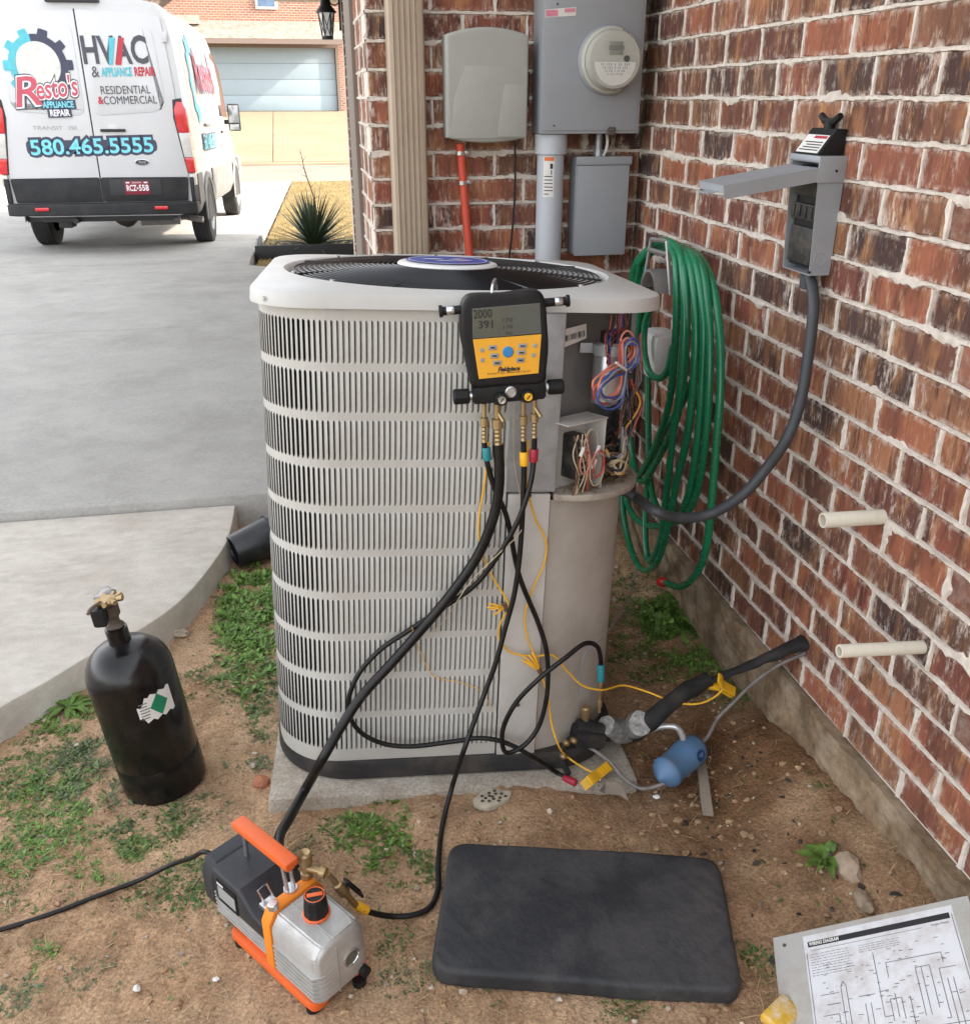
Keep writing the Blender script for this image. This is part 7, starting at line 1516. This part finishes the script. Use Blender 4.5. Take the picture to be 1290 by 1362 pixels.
# sparse green sprigs and dry straw everywhere
it = []; st = []
for _ in range(15000):
    x, y = R2.uniform(-1.15, 1.14), R2.uniform(.85, 3.4)
    if -.19 < x < .72 and 1.72 < y < 2.6: continue
    if noise.noise(V3(x * 3.1, y * 3.1, 9)) < -.05 and R2.random() < .8: continue
    t = R2.uniform(0, 6.283); d = V3(math.cos(t), math.sin(t), R2.uniform(-.05, .25)).normalized(); st.append((V3(x, y, gz(x, y) + .003), d, R2.uniform(.008, .055), R2.uniform(.0007, .0019), R2.uniform(0, .3)))
for _ in range(1500):
    x, y = R2.uniform(-1.1, 1.1), R2.uniform(.9, 3.3)
    if -.19 < x < .72 and 1.72 < y < 2.6 or noise.noise(V3(x * 2.3, y * 2.3, 5)) < .05: continue
    t = R2.uniform(0, 6.283); d = V3(math.cos(t), math.sin(t), R2.uniform(.3, 1.4)).normalized(); it.append((V3(x, y, gz(x, y)), d, R2.uniform(.008, .022), R2.uniform(.003, .007), .4))
blades('sprigs', 'leaf_dark', it); blades('dry_straw', 'straw', st)
# gravel and clods
bm = BM()
for k in range(800):
    x, y = R2.uniform(-1.1, 1.12), R2.uniform(.9, 3.3)
    if -.19 < x < .72 and 1.70 < y < 2.6: continue
    s = R2.uniform(.0018, .0062) if R2.random() < .9 else R2.uniform(.007, .011); blob(bm, (x, y, gz(x, y) + s * .3), (s, s * R2.uniform(.6, 1), s * .7), .3, k, 1)
g_ = obj('gravel', bm, 'pebble', None); g_['kind'] = 'stuff'
bm = BM()
for k in range(1500):
    x, y = R2.uniform(-1.1, 1.12), R2.uniform(.9, 3.3)
    if -.19 < x < .72 and 1.72 < y < 2.6: continue
    s = R2.uniform(.003, .011); blob(bm, (x, y, gz(x, y) + s * .1), (s, s * R2.uniform(.6, 1), s * .6), .35, k, 1)
g_ = obj('clods', bm, 'soil', None); g_['kind'] = 'stuff'
# dark bark bits by the wall
bm = BM()
for k in range(60):
    x, y = R2.uniform(.74, 1.1), R2.uniform(1.15, 1.85); z = gz(x, y); s = R2.uniform(.004, .013); blob(bm, (x, y, z + .001), (s, s * R2.uniform(.3, .7), .003), .5, k, 1, Matrix.Rotation(R2.uniform(0, 3.14), 3, 'Z'))
g_ = obj('mulch_chips', bm, 'bark_dark', None); g_['kind'] = 'stuff'
# stones one can point at
for (p, s, lab, sd, m) in (((1.057,1.299,0.085), (.028, .040, .026), 'largest tan stone on the dirt beside the broad leaved weed', 3, 'rock'), ((1.035,1.21,0.085), (.018, .030, .016), 'pale tan stone between the leafy weed and the metal cover', 8, 'rock'), ((-0.2038,1.904,0.018), (.022, .018, .018), 'reddish lump of brick beside the condenser pad', 12, 'terracotta'), ((-0.4824,2.69,0.012), (.026, .016, .012), 'flat pale stone in the dirt right of the gas cylinder', 15, 'pebble'), ((0.7656,1.672,0.006), (.010, .007, .004), 'small white chip on the dirt below the blue filter drier', 18, 'white_plastic'), ((-0.4306,1.356,0.006), (.007, .008, .006), 'small white pebble on bare dirt at lower left', 21, 'white_plastic'), ((-0.2799,1.347,0.006), (.007, .005, .004), 'small white flake beside a dark pebble left of the pump', 23, 'white_plastic'), ((0.1496,1.603,0.005), (.022, .012, .004), 'cream flake on the dirt between the weeds and the black hose', 25, 'pebble')):
    bm = BM(); blob(bm, p, s, .22, sd, 2); solo('stone', bm, m, lab, 'stone', 'loose stones on the dirt', angle=25)
# pitted pale fragment and dark plastic scraps in front of the pad
c = V3(*(0.3542,1.708,0.012)); c.z = soil_z(c.x, c.y) + .007; bm = BM(); P_ = [(c.x + .042 * math.cos(a) * (1 + .25 * math.sin(2 * a + .6)), c.y + .030 * math.sin(a) * (1 + .2 * math.cos(3 * a))) for a in [2 * math.pi * k / 16 for k in range(16)]]; add_prism(bm, P_, c.z - .008, c.z + .008, 'xy', .003); ft = thing('pitted_fragment', 'pale pitted stone fragment lying in front of the condenser pad', 'stone', (c.x, c.y, c.z - .008)); obj('slab', bm, 'pitted', ft, world=True)
bm = BM()
for k in range(14): a = 2.4 * k; r_ = .028 * math.sqrt(k / 14); add_lathe(bm, [(.0048, .0083), (.0, .0086)], 7, Matrix.Translation((c.x + r_ * math.cos(a) * 1.2, c.y + r_ * math.sin(a) * .8, c.z)), cap=False)
o_ = obj('pit', bm, 'pit_dark', ft, world=True); o_['kind'] = 'stuff'
bm = BM(); blob(bm, V3(*(0.3611,1.651,0.008)) + V3(0, 0, .006), (.032, .012, .008), .4, 31, 2); solo('plastic_scrap', bm, 'dark_plastic', 'crumpled dark plastic scrap in front of the pitted stone fragment', 'scrap')
bm = BM(); P_ = [(0.6263,1.705,0.02), (0.6491,1.722,0.03), (0.6697,1.714,0.034), (0.6846,1.699,0.03), (0.6883,1.679,0.018), (0.691,1.668,0.008), (0.6743,1.688,0.012), (0.653,1.695,0.01), (0.6399,1.703,0.01)]; f = add_poly(bm, P_); bmesh.ops.solidify(bm, geom=[f], thickness=.002); solo('bark_piece', bm, 'dry_leaf', 'curled grey brown leaf of bark below the yellow clamp on the dirt', 'bark')
bm = BM(); a, b = V3(*(0.9351,1.797,0.008)), V3(*(0.866,1.585,0.006)); d = (b - a); L_ = d.length; add_box(bm, (a + b) / 2, (.026, L_, .010), .003, Matrix.Rotation(math.atan2(d.y, d.x) - R(90), 3, 'Z')); rough_up(bm, .0015, 60); solo('wood_stake', bm, 'plank', 'flat weathered strip of wood sunk in the dirt below the blue drier', 'wood strip')
for p, q, lab in (((0.97,1.626,0.006), (0.9847,1.554,0.006), 'short black twig on the dirt left of the broad leaved weed'), ((1.091,1.664,0.006), (1.151,1.679,0.008), 'dark stick on darker dirt near the foundation')):
    bm = BM(); a, b = V3(*p), V3(*q); add_tube(bm, smooth_path([a, a.lerp(b, .5) + V3(.004, .003, .003), b]), [.004, .006, .004], 6); solo('twig', bm, 'bark_dark', lab, 'twig')
c = V3(*(0.7796,1.051,0.015)); bm = BM(); add_box(bm, c, (.07, .05, .025), .006, Matrix.Rotation(R(28), 3, 'Z')); rough_up(bm, .006, 40, 3); wr = solo('wrapper', bm, 'wrapper', 'crumpled yellow wrapper on the dirt at the left edge of the metal cover', 'wrapper')
# broad leaved weed
def rosette(name, label, c, n, L_, w, m='leaf_bright', up=.55):
    t = thing(name, label, 'weed', c, None); rr = random.Random(int(c[0] * 1000))
    for k in range(n):
        a = 6.283 * k / n + rr.uniform(-.2, .2); d = V3(math.cos(a), math.sin(a), up * rr.uniform(.6, 1.3)).normalized(); l_ = L_ * rr.uniform(.75, 1.1)
        s = d.cross(V3(0, 0, 1)).normalized(); u = s.cross(d); bm = BM(); prev = None
        for i in range(7):
            q = i / 6; wd = w * (math.sin(math.pi * min(1, q * .93 + .07)) ** .7) * (.35 + .65 * min(1, q * 2.5)); p = V3(*c) + d * l_ * q - V3(0, 0, .45 * l_ * q * q) + u * .004 * math.sin(q * 9 + k)
            row = [bm.verts.new(p - s * wd + u * wd * .35), bm.verts.new(p), bm.verts.new(p + s * wd + u * wd * .35)]
            if prev:
                for j in range(2): bm.faces.new((prev[j], prev[j + 1], row[j + 1], row[j]))
            prev = row
        obj('leaf', bm, m, t, world=True, angle=60)
    return t
rosette('broadleaf_weed', 'broad leaved green weed rosette beside the largest tan stone', (lambda p: V3(p[0], p[1], soil_z(p[0], p[1]) + .006))((1.02,1.341,0.05)), 11, .070, .012, up=.7)
rosette('dandelion_weed', 'spiky leaved weed rosette against the walkway kerb', (lambda p: V3(p[0], p[1], soil_z(p[0], p[1]) + .004))((-0.7531,2.329,0)), 16, .085, .008, 'leaf_bright', .6)
# dry lawn beyond the garage: upright tan blades
it = []
for _ in range(16000):
    x = R2.uniform(-.5, 4.2); y = 9.97 + 12.9 * R2.random() ** 1.4
    if x < -.48 + max(0, (y - 11.6)) * .035 or x > .9 + y * .16: continue
    z = float(np.interp(y, [9.95, 22.95], [-.055, -.17])); t = R2.uniform(0, 6.283); d = V3(math.cos(t), math.sin(t), R2.uniform(.5, 2.2)).normalized(); it.append((V3(x, y, z), d, R2.uniform(.03, .075), R2.uniform(.004, .010), .35))
blades('dry_grass', 'dry_blade', it)
# yucca in its edged bed
yc = thing('yucca', 'spiky dark green yucca at the far corner of the garage with a bare flower stalk', 'yucca', (.16, 11.35, -.06))
rr = random.Random(4); core_ = V3(.16, 11.35, .0)
for k in range(170):
    a = rr.uniform(0, 6.283); el = math.asin(min(.98, max(0, rr.uniform(-.02, 1.0)) ** .8)); d = V3(math.cos(a) * math.cos(el), math.sin(a) * math.cos(el), math.sin(el)); L_ = rr.uniform(.42, .70); s = d.cross(V3(0, 0, 1)); s = s.normalized() if s.length > .05 else V3(1, 0, 0); u = s.cross(d); bm = BM(); prev = None
    for i in range(5):
        q = i / 4; wd = .017 * (1 - q ** 2.2) * (1 if i else .8) + .0006; p = core_ + d * (.04 + L_ * q) - V3(0, 0, .06 * q * q * (1 - d.z)); row = [bm.verts.new(p - s * wd + u * wd * .3), bm.verts.new(p), bm.verts.new(p + s * wd + u * wd * .3)]
        if prev:
            for j in range(2): bm.faces.new((prev[j], prev[j + 1], row[j + 1], row[j]))
        prev = row
    obj('leaf', bm, 'yucca_leaf', yc, world=True, angle=60)
bm = BM(); s0 = V3(*(0.2163,11.3,0.4465)); s1 = V3(*(0.1204,11.3,0.8576)); s2 = V3(*(0.0881,11.3,1.081)); add_tube(bm, smooth_path([core_, s0, s1, s2]), [.009, .008, .006, .002], 6)
for q, t in ((s0.lerp(s1, .5), (.08, 0, .07)), (s1, (-.06, .01, .06)), (s1.lerp(s2, .4), (.05, 0, .06)), (s1.lerp(s2, .7), (-.04, 0, .05)), (s0.lerp(s1, .8), (-.07, 0, .03)), (s0.lerp(s1, .2), (.09, 0, .05))): add_tube(bm, [q, q + V3(*t) * .5 + V3(0, 0, .005), q + V3(*t)], [.003, .0025, .001], 4)
obj('stalk', bm, 'twig', yc, world=True)
bm = BM(); span(bm, (-.50, 10.88, -.10), (.60, 10.93, .085), .01); span(bm, (-.50, 10.94, -.10), (-.455, 12.2, .02), .008); solo('bed_edging', bm, 'edging', 'low black plastic edging around the yucca bed', 'garden edging')
bm = BM()
for k in range(240):
    x, y = R2.uniform(-.44, 1.0), R2.uniform(10.96, 12.0); z = -.055 + R2.uniform(.005, .03); add_box(bm, (x, y, z), (R2.uniform(.02, .06), R2.uniform(.01, .025), .012), .002, Matrix.Rotation(R2.uniform(0, 3), 3, 'Z'))
g_ = obj('mulch', bm, 'bark_dark', None); g_['kind'] = 'stuff'
